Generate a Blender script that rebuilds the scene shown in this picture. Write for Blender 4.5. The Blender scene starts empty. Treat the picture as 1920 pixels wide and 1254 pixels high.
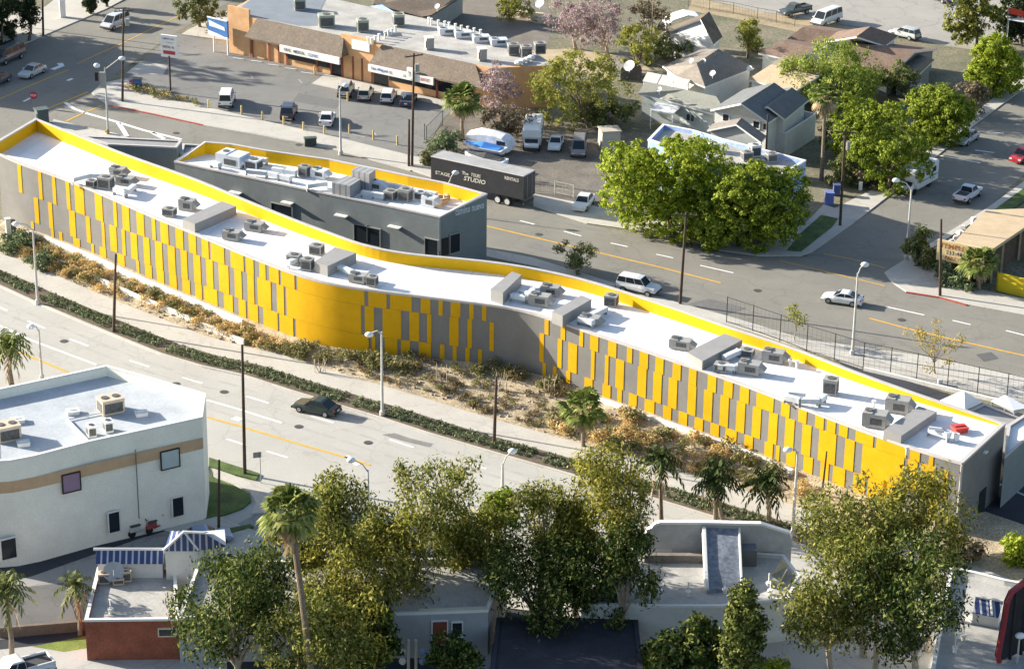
import bpy, math, random
import numpy as np
from mathutils import Vector, Matrix
R_ = math.radians
random.seed(7)
S = bpy.context.scene
COL = S.collection

# ---------------------------------------------------------------- camera
FPX, PITCH, ROLL, CAMH = 4800.0, R_(23.0), R_(0.65), 102.0
F_ = Vector((0, math.cos(PITCH), -math.sin(PITCH)))
X0 = Vector((1, 0, 0)); U0 = X0.cross(F_)
XR = X0*math.cos(ROLL) + U0*math.sin(ROLL)
UR = U0*math.cos(ROLL) - X0*math.sin(ROLL)
cam = bpy.data.cameras.new('camera'); camo = bpy.data.objects.new('camera', cam); COL.objects.link(camo)
cam.sensor_width = 36; cam.sensor_fit = 'HORIZONTAL'; cam.lens = FPX/1920*36
cam.clip_start = 1; cam.clip_end = 6000
camo.matrix_world = Matrix(((XR.x, UR.x, -F_.x, 0), (XR.y, UR.y, -F_.y, 0), (XR.z, UR.z, -F_.z, CAMH), (0, 0, 0, 1)))
S.camera = camo

# ---------------------------------------------------------------- light
SUN_EL, SUN_DIR = 19.0, (0.934, -0.358)      # direction in which shadows fall
world = bpy.data.worlds.new('World'); S.world = world; world.use_nodes = True
wn = world.node_tree; bg = wn.nodes['Background']
sky = wn.nodes.new('ShaderNodeTexSky'); sky.sky_type = 'NISHITA'; sky.sun_disc = False
sky.sun_elevation = R_(SUN_EL)
sd = Vector((SUN_DIR[0]*math.cos(R_(SUN_EL)), SUN_DIR[1]*math.cos(R_(SUN_EL)), -math.sin(R_(SUN_EL)))).normalized()
sky.sun_rotation = math.atan2(-sd.x, -sd.y)
sky.air_density = 1.0; sky.dust_density = 1.5
wn.links.new(sky.outputs[0], bg.inputs[0]); bg.inputs[1].default_value = 0.088
sl = bpy.data.lights.new('sun', 'SUN'); sl.energy = 5.0; sl.angle = R_(0.6); sl.color = (1.0, 0.935, 0.81)
so = bpy.data.objects.new('sun', sl); COL.objects.link(so); so.location = (-80, 250, 150)
so.rotation_euler = sd.to_track_quat('-Z', 'Y').to_euler()
S.view_settings.view_transform = 'Standard'; S.view_settings.look = 'None'
S.view_settings.exposure = 1.42; S.view_settings.gamma = 1.0
S.cycles.max_bounces = 5; S.cycles.transparent_max_bounces = 6; S.cycles.use_denoising = True

# ---------------------------------------------------------------- geometry helpers
def at(x, y, z=0.0):
    d = F_*FPX + XR*(x-960) - UR*(y-627)
    return Vector((0, 0, CAMH)) + d*((z-CAMH)/d.z)
def ray(x, y):
    return F_*FPX + XR*(x-960) - UR*(y-627)
def pix(p):
    q = p - Vector((0, 0, CAMH)); w = q.dot(F_)
    return 960+FPX*q.dot(XR)/w, 627-FPX*q.dot(UR)/w
def hgt(base, top):
    """height of something standing at pixel base whose top shows at pixel row top"""
    p = at(*base); lo, hi = 0., 40.
    for _ in range(40):
        m = (lo+hi)/2
        if pix(p+Vector((0, 0, m)))[1] > top: lo = m
        else: hi = m
    return lo
def heading(a, b):
    d = at(*b)-at(*a); return math.atan2(d.y, d.x)
def lerp(xs, ys, x):
    return float(np.interp(x, xs, ys))

# ---------------------------------------------------------------- materials
MATS = {}
def mat(name, col, rough=0.8, amt=0.12, scale=0.8, fine=0.0, fscale=9.0, metal=0.0, spec=0.35, col2=None, bump=0.0):
    """plain surface: base colour with worn patches (big noise) and grain (fine noise)"""
    if name in MATS: return MATS[name]
    m = bpy.data.materials.new(name); m.use_nodes = True
    n, l = m.node_tree.nodes, m.node_tree.links
    b = n['Principled BSDF']; b.inputs['Roughness'].default_value = rough; b.inputs['Metallic'].default_value = metal
    b.inputs['Specular IOR Level'].default_value = spec
    geo = n.new('ShaderNodeNewGeometry')
    nz = n.new('ShaderNodeTexNoise'); nz.inputs['Scale'].default_value = scale; nz.inputs['Detail'].default_value = 6; nz.inputs['Roughness'].default_value = 0.65
    l.new(geo.outputs['Position'], nz.inputs['Vector'])
    rp = n.new('ShaderNodeValToRGB'); rp.color_ramp.elements[0].position = .32; rp.color_ramp.elements[1].position = .68
    c = np.array(col)
    lo = c*(1-amt); hi = np.minimum(c*(1+amt), .97)
    if col2 is not None: lo = np.array(col2)
    rp.color_ramp.elements[0].color = (*lo, 1); rp.color_ramp.elements[1].color = (*hi, 1)
    l.new(nz.outputs['Fac'], rp.inputs['Fac'])
    out = rp.outputs['Color']
    if fine > 0:
        n2 = n.new('ShaderNodeTexNoise'); n2.inputs['Scale'].default_value = fscale; n2.inputs['Detail'].default_value = 3
        l.new(geo.outputs['Position'], n2.inputs['Vector'])
        mr = n.new('ShaderNodeMapRange'); mr.inputs['From Min'].default_value = .3; mr.inputs['From Max'].default_value = .7
        mr.inputs['To Min'].default_value = 1-fine; mr.inputs['To Max'].default_value = 1+fine
        l.new(n2.outputs['Fac'], mr.inputs['Value'])
        vm = n.new('ShaderNodeVectorMath'); vm.operation = 'SCALE'
        l.new(out, vm.inputs[0]); l.new(mr.outputs['Result'], vm.inputs['Scale']); out = vm.outputs['Vector']
        if bump > 0:
            bp = n.new('ShaderNodeBump'); bp.inputs['Strength'].default_value = bump; bp.inputs['Distance'].default_value = .1
            l.new(n2.outputs['Fac'], bp.inputs['Height']); l.new(bp.outputs['Normal'], b.inputs['Normal'])
    l.new(out, b.inputs['Base Color'])
    MATS[name] = m
    return m
def leafmat(name, c1, c2, c3, trans=0.25):
    if name in MATS: return MATS[name]
    m = bpy.data.materials.new(name); m.use_nodes = True
    n, l = m.node_tree.nodes, m.node_tree.links
    b = n['Principled BSDF']; b.inputs['Roughness'].default_value = .7; b.inputs['Specular IOR Level'].default_value = .08
    geo = n.new('ShaderNodeNewGeometry')
    rp = n.new('ShaderNodeValToRGB'); rp.color_ramp.elements[0].color = (*c1, 1); rp.color_ramp.elements[1].color = (*c3, 1)
    e = rp.color_ramp.elements.new(.55); e.color = (*c2, 1)
    l.new(geo.outputs['Random Per Island'], rp.inputs['Fac'])
    tr = n.new('ShaderNodeBsdfTranslucent'); mx = n.new('ShaderNodeMixShader'); mx.inputs[0].default_value = trans
    l.new(rp.outputs['Color'], b.inputs['Base Color']); l.new(rp.outputs['Color'], tr.inputs['Color'])
    l.new(b.outputs[0], mx.inputs[1]); l.new(tr.outputs[0], mx.inputs[2])
    l.new(mx.outputs[0], n['Material Output'].inputs['Surface'])
    MATS[name] = m
    return m
def roadmat(name, col, col2, crack=0.35, scale=.12, oil=.25):
    """asphalt or concrete paving: big tonal patches, grain, tar cracks"""
    if name in MATS: return MATS[name]
    m = bpy.data.materials.new(name); m.use_nodes = True
    n, l = m.node_tree.nodes, m.node_tree.links
    b = n['Principled BSDF']; b.inputs['Roughness'].default_value = .9; b.inputs['Specular IOR Level'].default_value = .2
    geo = n.new('ShaderNodeNewGeometry')
    def noise(sc, det, rough=.6):
        z = n.new('ShaderNodeTexNoise'); z.inputs['Scale'].default_value = sc; z.inputs['Detail'].default_value = det; z.inputs['Roughness'].default_value = rough
        l.new(geo.outputs['Position'], z.inputs['Vector']); return z.outputs['Fac']
    rp = n.new('ShaderNodeValToRGB'); rp.color_ramp.elements[0].position = .35; rp.color_ramp.elements[1].position = .65
    rp.color_ramp.elements[0].color = (*col2, 1); rp.color_ramp.elements[1].color = (*col, 1)
    l.new(noise(scale, 8, .7), rp.inputs['Fac'])
    mr = n.new('ShaderNodeMapRange'); mr.inputs['From Min'].default_value = .3; mr.inputs['From Max'].default_value = .7
    mr.inputs['To Min'].default_value = .92; mr.inputs['To Max'].default_value = 1.08
    l.new(noise(6, 4), mr.inputs['Value'])
    v = n.new('ShaderNodeTexVoronoi'); v.feature = 'DISTANCE_TO_EDGE'; v.inputs['Scale'].default_value = .16
    wv = n.new('ShaderNodeVectorMath'); wv.operation = 'ADD'
    nv = n.new('ShaderNodeTexNoise'); nv.inputs['Scale'].default_value = .4; nv.inputs['Detail'].default_value = 5
    sc = n.new('ShaderNodeVectorMath'); sc.operation = 'SCALE'; sc.inputs['Scale'].default_value = 3.5
    l.new(geo.outputs['Position'], nv.inputs['Vector']); l.new(nv.outputs['Color'], sc.inputs[0])
    l.new(geo.outputs['Position'], wv.inputs[0]); l.new(sc.outputs[0], wv.inputs[1]); l.new(wv.outputs[0], v.inputs['Vector'])
    ck = n.new('ShaderNodeMapRange'); ck.inputs['From Min'].default_value = .004; ck.inputs['From Max'].default_value = .022
    ck.inputs['To Min'].default_value = 1-crack; ck.inputs['To Max'].default_value = 1
    l.new(v.outputs['Distance'], ck.inputs['Value'])
    st = n.new('ShaderNodeMapRange'); st.inputs['From Min'].default_value = .62; st.inputs['From Max'].default_value = .75
    st.inputs['To Min'].default_value = 1; st.inputs['To Max'].default_value = 1-oil
    l.new(noise(.35, 5, .75), st.inputs['Value'])
    m1 = n.new('ShaderNodeMath'); m1.operation = 'MULTIPLY'; l.new(mr.outputs[0], m1.inputs[0]); l.new(ck.outputs[0], m1.inputs[1])
    m2 = n.new('ShaderNodeMath'); m2.operation = 'MULTIPLY'; l.new(m1.outputs[0], m2.inputs[0]); l.new(st.outputs[0], m2.inputs[1])
    vm = n.new('ShaderNodeVectorMath'); vm.operation = 'SCALE'
    l.new(rp.outputs['Color'], vm.inputs[0]); l.new(m2.outputs[0], vm.inputs['Scale']); l.new(vm.outputs[0], b.inputs['Base Color'])
    MATS[name] = m
    return m
def stripemat(name, c1, c2, direction, period, frac=.5, rough=.5):
    """ridged metal or tile: two tones in stripes across a world direction"""
    if name in MATS: return MATS[name]
    m = bpy.data.materials.new(name); m.use_nodes = True
    n, l = m.node_tree.nodes, m.node_tree.links
    b = n['Principled BSDF']; b.inputs['Roughness'].default_value = rough
    geo = n.new('ShaderNodeNewGeometry'); dt = n.new('ShaderNodeVectorMath'); dt.operation = 'DOT_PRODUCT'
    d = Vector(direction).normalized()/period; dt.inputs[1].default_value = d
    l.new(geo.outputs['Position'], dt.inputs[0])
    fr = n.new('ShaderNodeMath'); fr.operation = 'FRACT'; l.new(dt.outputs['Value'], fr.inputs[0])
    gt = n.new('ShaderNodeMath'); gt.operation = 'GREATER_THAN'; gt.inputs[1].default_value = frac; l.new(fr.outputs[0], gt.inputs[0])
    nz = n.new('ShaderNodeTexNoise'); nz.inputs['Scale'].default_value = 1.5; nz.inputs['Detail'].default_value = 5
    l.new(geo.outputs['Position'], nz.inputs['Vector'])
    mr = n.new('ShaderNodeMapRange'); mr.inputs['To Min'].default_value = .75; mr.inputs['To Max'].default_value = 1.25; l.new(nz.outputs['Fac'], mr.inputs['Value'])
    mx = n.new('ShaderNodeMix'); mx.data_type = 'RGBA'; mx.inputs[6].default_value = (*c1, 1); mx.inputs[7].default_value = (*c2, 1)
    l.new(gt.outputs[0], mx.inputs[0])
    vm = n.new('ShaderNodeVectorMath'); vm.operation = 'SCALE'; l.new(mx.outputs[2], vm.inputs[0]); l.new(mr.outputs[0], vm.inputs['Scale'])
    l.new(vm.outputs[0], b.inputs['Base Color'])
    MATS[name] = m
    return m
def glassmat():
    if 'window_glass' in MATS: return MATS['window_glass']
    m = bpy.data.materials.new('window_glass'); m.use_nodes = True
    b = m.node_tree.nodes['Principled BSDF']; b.inputs['Base Color'].default_value = (.018, .024, .03, 1)
    b.inputs['Roughness'].default_value = .15; b.inputs['Specular IOR Level'].default_value = .45
    MATS['window_glass'] = m; return m
def paint(name, col, rough=.3):
    if name in MATS: return MATS[name]
    m = mat(name, col, rough=rough, amt=.05, scale=1.5, spec=.5)
    m.node_tree.nodes['Principled BSDF'].inputs['Coat Weight'].default_value = .3
    return m

# ---------------------------------------------------------------- objects
def tag(o, label=None, cat=None, group=None, kind=None):
    if label: o['label'] = label
    if cat: o['category'] = cat
    if group: o['group'] = group
    if kind: o['kind'] = kind
    return o
def thing(name, label, cat, loc=(0, 0, 0), rz=0, group=None):
    o = bpy.data.objects.new(name, None); COL.objects.link(o); o.empty_display_size = .5
    o.location = loc; o.rotation_euler = (0, 0, rz)
    return tag(o, label, cat, group)
def kids(o): return [c for c in bpy.data.objects if c.parent is o]
CH = {}
def copy_tree(root, loc, rz=0, label=None, scale=None):
    r = root.copy(); COL.objects.link(r); r.location = loc; r.rotation_euler = (0, 0, rz)
    if scale: r.scale = (scale,)*3
    if label: r['label'] = label
    for c in CH.get(root.name, []):
        d = c.copy(); COL.objects.link(d); d.parent = r
        CH.setdefault(r.name, []).append(d)
        for g in CH.get(c.name, []):
            e = g.copy(); COL.objects.link(e); e.parent = d
            CH.setdefault(d.name, []).append(e)
    return r
class MB:
    def __init__(s): s.v = []; s.f = []; s.m = []
    def poly(s, pts, mi=0):
        b = len(s.v); s.v += [tuple(p) for p in pts]; s.f.append(tuple(range(b, b+len(pts)))); s.m.append(mi); return s
    def prism(s, pts, z0, z1, mi=0, top=None, bottom=True):
        """pts: xy outline; z0/z1 numbers or lists"""
        n = len(pts); a = s._ccw(pts); pts = a[0]
        if not isinstance(z0, (list, tuple)): z0 = [z0]*n
        elif a[1]: z0 = z0[::-1]
        if not isinstance(z1, (list, tuple)): z1 = [z1]*n
        elif a[1]: z1 = z1[::-1]
        b = len(s.v)
        s.v += [(p[0], p[1], z0[i]) for i, p in enumerate(pts)] + [(p[0], p[1], z1[i]) for i, p in enumerate(pts)]
        for i in range(n):
            j = (i+1) % n; s.f.append((b+i, b+j, b+n+j, b+n+i)); s.m.append(mi)
        s.f.append(tuple(b+n+i for i in range(n))); s.m.append(mi if top is None else top)
        if bottom: s.f.append(tuple(b+i for i in reversed(range(n)))); s.m.append(mi)
        return s
    @staticmethod
    def _ccw(pts):
        ar = sum(pts[i][0]*pts[(i+1) % len(pts)][1]-pts[(i+1) % len(pts)][0]*pts[i][1] for i in range(len(pts)))
        return (list(pts), False) if ar > 0 else (list(pts)[::-1], True)
    def box(s, c, sx, sy, sz, rz=0, mi=0, top=None, taper=1.0):
        """c = centre of the bottom face"""
        ca, sa = math.cos(rz), math.sin(rz); b = len(s.v)
        for k, z in ((1, 0), (taper, sz)):
            for x, y in ((-1, -1), (1, -1), (1, 1), (-1, 1)):
                X, Y = x*sx/2*k, y*sy/2*k
                s.v.append((c[0]+X*ca-Y*sa, c[1]+X*sa+Y*ca, c[2]+z))
        for q in ((0, 1, 5, 4), (1, 2, 6, 5), (2, 3, 7, 6), (3, 0, 4, 7)): s.f.append(tuple(b+i for i in q)); s.m.append(mi)
        s.f.append((b+4, b+5, b+6, b+7)); s.m.append(mi if top is None else top)
        s.f.append((b+3, b+2, b+1, b)); s.m.append(mi)
        return s
    def tube(s, pts, rad, n=7, mi=0, cap=True):
        pts = [Vector(p) for p in pts]
        if not isinstance(rad, (list, tuple)): rad = [rad]*len(pts)
        rings = []
        for i, p in enumerate(pts):
            d = (pts[min(i+1, len(pts)-1)]-pts[max(i-1, 0)])
            d = d.normalized() if d.length > 1e-6 else Vector((0, 0, 1))
            a = d.cross(Vector((0, 1, 0)) if abs(d.y) < .9 else Vector((1, 0, 0))).normalized(); c = d.cross(a)
            b = len(s.v); rings.append(b)
            for k in range(n):
                t = 2*math.pi*k/n; s.v.append(tuple(p+(a*math.cos(t)+c*math.sin(t))*rad[i]))
        for i in range(len(pts)-1):
            for k in range(n):
                s.f.append((rings[i]+k, rings[i]+(k+1) % n, rings[i+1]+(k+1) % n, rings[i+1]+k)); s.m.append(mi)
        if cap:
            s.f.append(tuple(rings[-1]+k for k in range(n))); s.m.append(mi)
            s.f.append(tuple(rings[0]+k for k in reversed(range(n)))); s.m.append(mi)
        return s
    def ball(s, c, rx, ry=None, rz=None, seg=10, ring=6, mi=0):
        ry = ry or rx; rz = rz or rx; b = len(s.v)
        for i in range(ring+1):
            t = math.pi*i/ring
            for k in range(seg):
                p = 2*math.pi*k/seg
                s.v.append((c[0]+rx*math.sin(t)*math.cos(p), c[1]+ry*math.sin(t)*math.sin(p), c[2]+rz*math.cos(t)))
        for i in range(ring):
            for k in range(seg):
                s.f.append((b+i*seg+k, b+(i+1)*seg+k, b+(i+1)*seg+(k+1) % seg, b+i*seg+(k+1) % seg)); s.m.append(mi)
        return s
    def build(s, name, mats, parent=None, smooth=False, label=None):
        me = bpy.data.meshes.new(name)
        off = Vector(parent.location) if parent is not None and parent.parent is None else Vector((0, 0, 0))
        if parent is not None and parent.parent is not None: off = Vector(parent.parent.location)
        me.from_pydata([(p[0]-off.x, p[1]-off.y, p[2]-off.z) for p in s.v], [], s.f)
        if not isinstance(mats, (list, tuple)): mats = [mats]
        for m in mats: me.materials.append(m)
        if len(mats) > 1: me.polygons.foreach_set('material_index', s.m)
        if smooth: me.polygons.foreach_set('use_smooth', [True]*len(me.polygons))
        me.update()
        o = bpy.data.objects.new(name, me); COL.objects.link(o)
        if parent is not None:
            o.parent = parent; CH.setdefault(parent.name, []).append(o)
        if label: o['label'] = label
        return o
def solo(mb, name, mats, label, cat, group=None, smooth=False, kind=None):
    """a thing that is one mesh: origin moved to its base"""
    vs = np.array(mb.v); c = Vector(((vs[:, 0].min()+vs[:, 0].max())/2, (vs[:, 1].min()+vs[:, 1].max())/2, vs[:, 2].min()))
    o = mb.build(name, mats, smooth=smooth)
    o.data.transform(Matrix.Translation(-c)); o.location = c
    return tag(o, label, cat, group, kind)
def struct(mb, name, mats): return tag(mb.build(name, mats), kind='structure')
def sheet(name, px, z, m, kind='structure'):
    mb = MB(); p = [at(x, y, 0) for x, y in px]; p = [(q.x, q.y) for q in p]; p = MB._ccw(p)[0]
    # triangulate through a bmesh-free n-gon
    mb.poly([(q[0], q[1], z) for q in p]); o = mb.build(name, m); return tag(o, kind=kind)
def slab(name, px, h, m, kind='structure'):
    mb = MB(); p = [at(x, y, 0) for x, y in px]; mb.prism([(q.x, q.y) for q in p], -.02, h); return tag(mb.build(name, m), kind=kind)
def text_mesh(name, txt, origin, right, up, height, m, parent=None, off=.03, width=None, shear=0):
    """flat lettering standing on a surface; origin = lower left, right/up unit vectors"""
    cu = bpy.data.curves.new(name, 'FONT'); cu.body = txt; cu.size = 1.0; cu.shear = shear; cu.resolution_u = 2; cu.extrude = 0.0; cu.offset = .018
    to = bpy.data.objects.new(name, cu); COL.objects.link(to)
    bpy.context.view_layer.update()
    me = bpy.data.meshes.new_from_object(to.evaluated_get(bpy.context.evaluated_depsgraph_get()))
    bpy.data.objects.remove(to); bpy.data.curves.remove(cu)
    vs = np.array([v.co for v in me.vertices]) if len(me.vertices) else np.zeros((1, 3))
    w0 = vs[:, 0].max()-vs[:, 0].min(); h0 = vs[:, 1].max()-vs[:, 1].min()
    sy = height/h0; sx = (width/w0) if width else sy
    nrm = right.cross(up).normalized()
    po = Vector((0, 0, 0))
    if parent is not None: po = Vector(parent.location) if parent.parent is None else Vector(parent.parent.location)
    for v in me.vertices:
        x, y = (v.co.x-vs[:, 0].min())*sx, (v.co.y-vs[:, 1].min())*sy
        v.co = origin+right*x+up*y+nrm*off-po
    me.materials.clear(); me.materials.append(m); me.update()
    o = bpy.data.objects.new(name, me); COL.objects.link(o)
    if parent is not None: o.parent = parent; CH.setdefault(parent.name, []).append(o)
    return o
UP = Vector((0, 0, 1))
# ================================================================ palette
M_ASPH = roadmat('asphalt', (.245, .231, .20), (.20, .191, .167), crack=.13)
M_LOT = roadmat('parking_asphalt', (.225, .22, .207), (.175, .172, .165), crack=.16)
M_CONC = roadmat('road_concrete', (.445, .43, .395), (.395, .38, .348), crack=.10, oil=.12)
M_WALK = roadmat('sidewalk_concrete', (.50, .475, .425), (.43, .405, .365), crack=.12, scale=.3, oil=.15)
M_DIRT = mat('dirt', (.20, .165, .12), amt=.35, scale=.25, fine=.3, fscale=3)
M_YARD = mat('yard_soil', (.17, .145, .105), amt=.45, scale=.18, fine=.35, fscale=2.5, col2=(.10, .11, .06))
M_MULCH = mat('mulch', (.37, .30, .20), amt=.3, scale=.5, fine=.4, fscale=5, bump=.6)
M_WHITE = mat('white_line', (.78, .78, .76), amt=.12, scale=2, fine=.1)
M_YLINE = mat('yellow_line', (.62, .36, .05), amt=.15, scale=2, fine=.1)
M_RED = mat('red_kerb', (.36, .07, .05), amt=.25, scale=2)
M_GRASS = mat('grass', (.07, .11, .025), amt=.4, scale=.7, fine=.35, fscale=6)
M_PLAY = roadmat('playground_paving', (.36, .34, .31), (.30, .285, .265), crack=.2)
M_DARKLOT = roadmat('dark_paving', (.055, .058, .068), (.042, .045, .053), crack=.2)  # dark paving, taken darker and bluer to carry shade over the shop yard

# ================================================================ ground
g = MB(); g.poly([(-3000, -500, 0), (3000, -500, 0), (3000, 5500, 0), (-3000, 5500, 0)]); struct(g, 'ground', M_YARD)
sheet('upper_road', [(-150, 330), (-60, 235), (60, 180), (175, 175), (200, 197), (290, 216), (380, 236), (625, 280), (770, 321), (1000, 389), (1100, 421), (1250, 450), (1347, 471), (1427, 482), (1511, 482), (1660, 512), (1699, 548), (1762, 558), (1812, 572), (1920, 592), (2100, 640), (2100, 760), (1920, 708), (1725, 668), (1508, 637), (1364, 594), (1250, 562), (1000, 484), (700, 425), (330, 345), (100, 290)], .010, M_ASPH)
sheet('avenue', [(-200, 300), (-200, 170), (0, 104), (43, 86), (129, 49), (260, -8), (330, -60), (580, -70), (420, 10), (330, 62), (190, 158), (172, 176), (60, 240), (-60, 310)], .014, M_ASPH)
sheet('side_road', [(1511, 482), (1595, 424), (1675, 363), (1776, 279), (1829, 235), (1920, 168), (2020, 90), (2060, 250), (1920, 328), (1850, 392), (1658, 512)], .018, M_ASPH)
# strip mall parking lot with its driveway
sheet('parking_lot', [(225, 150), (330, 62), (420, 84), (640, 140), (700, 155), (862, 195), (830, 225), (790, 296), (700, 277), (640, 260), (500, 228), (375, 198), (300, 172)], .022, M_LOT)
slab('mall_walk', [(610, 140), (705, 158), (862, 195), (850, 203), (705, 172), (648, 172), (585, 158)], .10, M_WALK)
slab('sidewalk', [(172, 176), (200, 197), (290, 215), (380, 235), (500, 256), (625, 279), (770, 320), (812, 334), (806, 300), (770, 293), (640, 261), (500, 229), (375, 199), (300, 174), (228, 150), (190, 158)], .12, M_WALK)
slab('sidewalk', [(1000, 388), (1100, 420), (1280, 446), (1347, 470), (1427, 481), (1500, 481), (1522, 474), (1600, 420), (1675, 362), (1776, 278), (1829, 234), (1920, 167), (2020, 90), (2000, 84), (1895, 160), (1795, 238), (1640, 355), (1565, 392), (1545, 384), (1505, 425), (1300, 425), (1000, 365)], .12, M_WALK)
slab('sidewalk', [(1658, 512), (1672, 530), (1699, 548), (1762, 558), (1812, 572), (1920, 592), (2100, 638), (2100, 620), (1920, 562), (1800, 536), (1755, 512), (1740, 470), (1880, 385), (2040, 280), (2030, 262), (1850, 392)], .12, M_WALK)
slab('sidewalk', [(1364, 594), (1508, 637), (1725, 668), (1920, 708), (2100, 758), (2100, 820), (1920, 766), (1776, 729), (1615, 692), (1414, 624), (1300, 590), (1150, 548), (1000, 500), (700, 440), (700, 426), (1000, 485), (1250, 563)], .12, M_WALK)
slab('sidewalk', [(-120, 150), (0, 104), (43, 85), (129, 48), (200, 18), (280, -25), (180, -60), (84, 15), (-100, 60)], .12, M_WALK)
slab('sidewalk', [(352, 58), (420, 26), (470, 0), (430, 78), (340, 66)], .12, M_WALK)
slab('median_island', [(100, 225), (160, 240), (210, 250), (250, 262), (170, 265), (100, 250)], .12, M_WALK)
# painted kerbs
def strip(name, px, w, z, m, h=None):
    """a painted or cast band along a pixel polyline, w metres wide"""
    p = [at(x, y, 0) for x, y in px]; L, Rr = [], []
    for i, q in enumerate(p):
        d = (p[min(i+1, len(p)-1)]-p[max(i-1, 0)]).normalized(); n = Vector((-d.y, d.x, 0))
        L.append(q+n*w/2); Rr.append(q-n*w/2)
    mb = MB()
    if h is None:
        for i in range(len(p)-1):
            mb.poly([(Rr[i].x, Rr[i].y, z), (Rr[i+1].x, Rr[i+1].y, z), (L[i+1].x, L[i+1].y, z), (L[i].x, L[i].y, z)])
    else:
        mb.prism([(q.x, q.y) for q in Rr+L[::-1]], z, z+h)
    return mb
def mark(name, px, w, m, z=.030): return struct(strip(name, px, w, z, m), name, m)
struct(strip('', [(206, 199), (290, 216), (382, 236)], .22, -.02, 0, .147), 'red_kerb', M_RED)
struct(strip('', [(1699, 549), (1762, 559), (1812, 573)], .22, -.02, 0, .147), 'red_kerb', M_RED)
struct(strip('', [(382, 236), (500, 257), (625, 280), (770, 321)], .2, -.02, 0, .141), 'kerb', M_WALK)
# avenue and upper road markings
mark('centre_line', [(0, 186), (60, 160), (130, 131)], .25, M_YLINE); mark('centre_line', [(145, 120), (220, 86), (320, 38), (400, 0)], .2, M_YLINE)
mark('centre_line', [(70, 212), (120, 192), (165, 173)], .3, M_YLINE); mark('centre_line', [(124, 228), (160, 211), (194, 198)], .28, M_YLINE)
mark('stop_line', [(122, 193), (140, 205), (165, 214), (215, 228), (270, 245), (340, 262)], .5, M_WHITE)
mark('island_line', [(222, 231), (232, 246), (238, 256)], .6, M_WHITE); mark('island_line', [(285, 249), (308, 261)], .55, M_WHITE)
mark('lane_arrow', [(44, 191), (58, 184)], .35, M_WHITE); mark('lane_arrow', [(126, 152), (136, 148)], .5, M_WHITE)
mark('lane_arrow', [(98, 131), (116, 124), (112, 119)], .8, M_WHITE)
mark('centre_line', [(700, 362), (915, 425), (1130, 476), (1240, 502), (1352, 531)], .28, M_YLINE)
mark('centre_line', [(1630, 597), (1700, 616), (1800, 640), (1920, 667), (2100, 712)], .28, M_YLINE)
for a, b in (((975, 414), (1002, 421)), ((1057, 434), (1090, 443)), ((1145, 456), (1177, 463)), ((1230, 477), (1262, 484)), ((1313, 498), (1375, 512)), ((1660, 575), (1733, 591)), ((1786, 601), (1820, 609)), ((1886, 620), (1925, 630))):
    mark('lane_dash', [a, b], .22, M_WHITE)
mark('crossing_line', [(1545, 476), (1600, 487), (1660, 503)], .2, M_YLINE, .034); mark('crossing_line', [(1462, 489), (1550, 510), (1660, 537)], .18, M_YLINE, .034)
for a, b in (((1850, 248), (1882, 251)), ((1828, 282), (1864, 287)), ((1760, 292), (1838, 306))): mark('lane_dash', [a, b], .3, M_WHITE, .034)
for a, b_ in (((660, 252), (684, 258)), ((700, 246), (706, 256)), ((560, 150), (566, 156)), ((470, 140), (474, 148))): mark('bay_line', [a, b_], .14, mat('faded_line', (.42, .41, .39), amt=.3, scale=3), .036)
sheet('driveway_apron', [(262, 118), (316, 122), (306, 141), (236, 138)], .030, M_WALK)
# playground and yards
sheet('playground', [(1240, -60), (1300, 5), (1330, 0), (1420, 22), (1620, 52), (1760, 84), (1830, 95), (1960, 60), (2100, -60)], .012, M_PLAY)
sheet('camper_yard', [(812, 300), (830, 225), (900, 215), (1120, 232), (1200, 262), (1240, 300), (1240, 428), (1100, 396), (1000, 366), (900, 345)], .016, mat('yard_gravel', (.16, .14, .115), amt=.3, scale=.3, fine=.3, fscale=4))
sheet('dirt_bank', [(1300, -5), (1420, 22), (1620, 55), (1600, 70), (1500, 62), (1380, 36), (1290, 20)], .020, mat('bank_soil', (.34, .27, .17), amt=.2, scale=.4, fine=.25, fscale=4))
sheet('back_yard', [(900, -20), (1010, -20), (1040, 40), (1020, 105), (900, 65), (830, 40)], .010, mat('back_soil', (.19, .165, .14), amt=.2, scale=.3, fine=.2))
sheet('bare_soil', [(960, 96), (1060, 92), (1190, 108), (1230, 140), (1130, 150), (1020, 118)], .011, mat('pale_soil', (.42, .34, .23), amt=.2, scale=.4, fine=.2))
sheet('grass_verge', [(1475, 472), (1502, 474), (1560, 428), (1572, 412), (1540, 405), (1500, 440)], .145, M_GRASS)
sheet('grass_verge', [(1740, 500), (1765, 460), (1860, 398), (1940, 340), (1960, 352), (1860, 420), (1790, 470), (1770, 505)], .148, M_GRASS)

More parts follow.
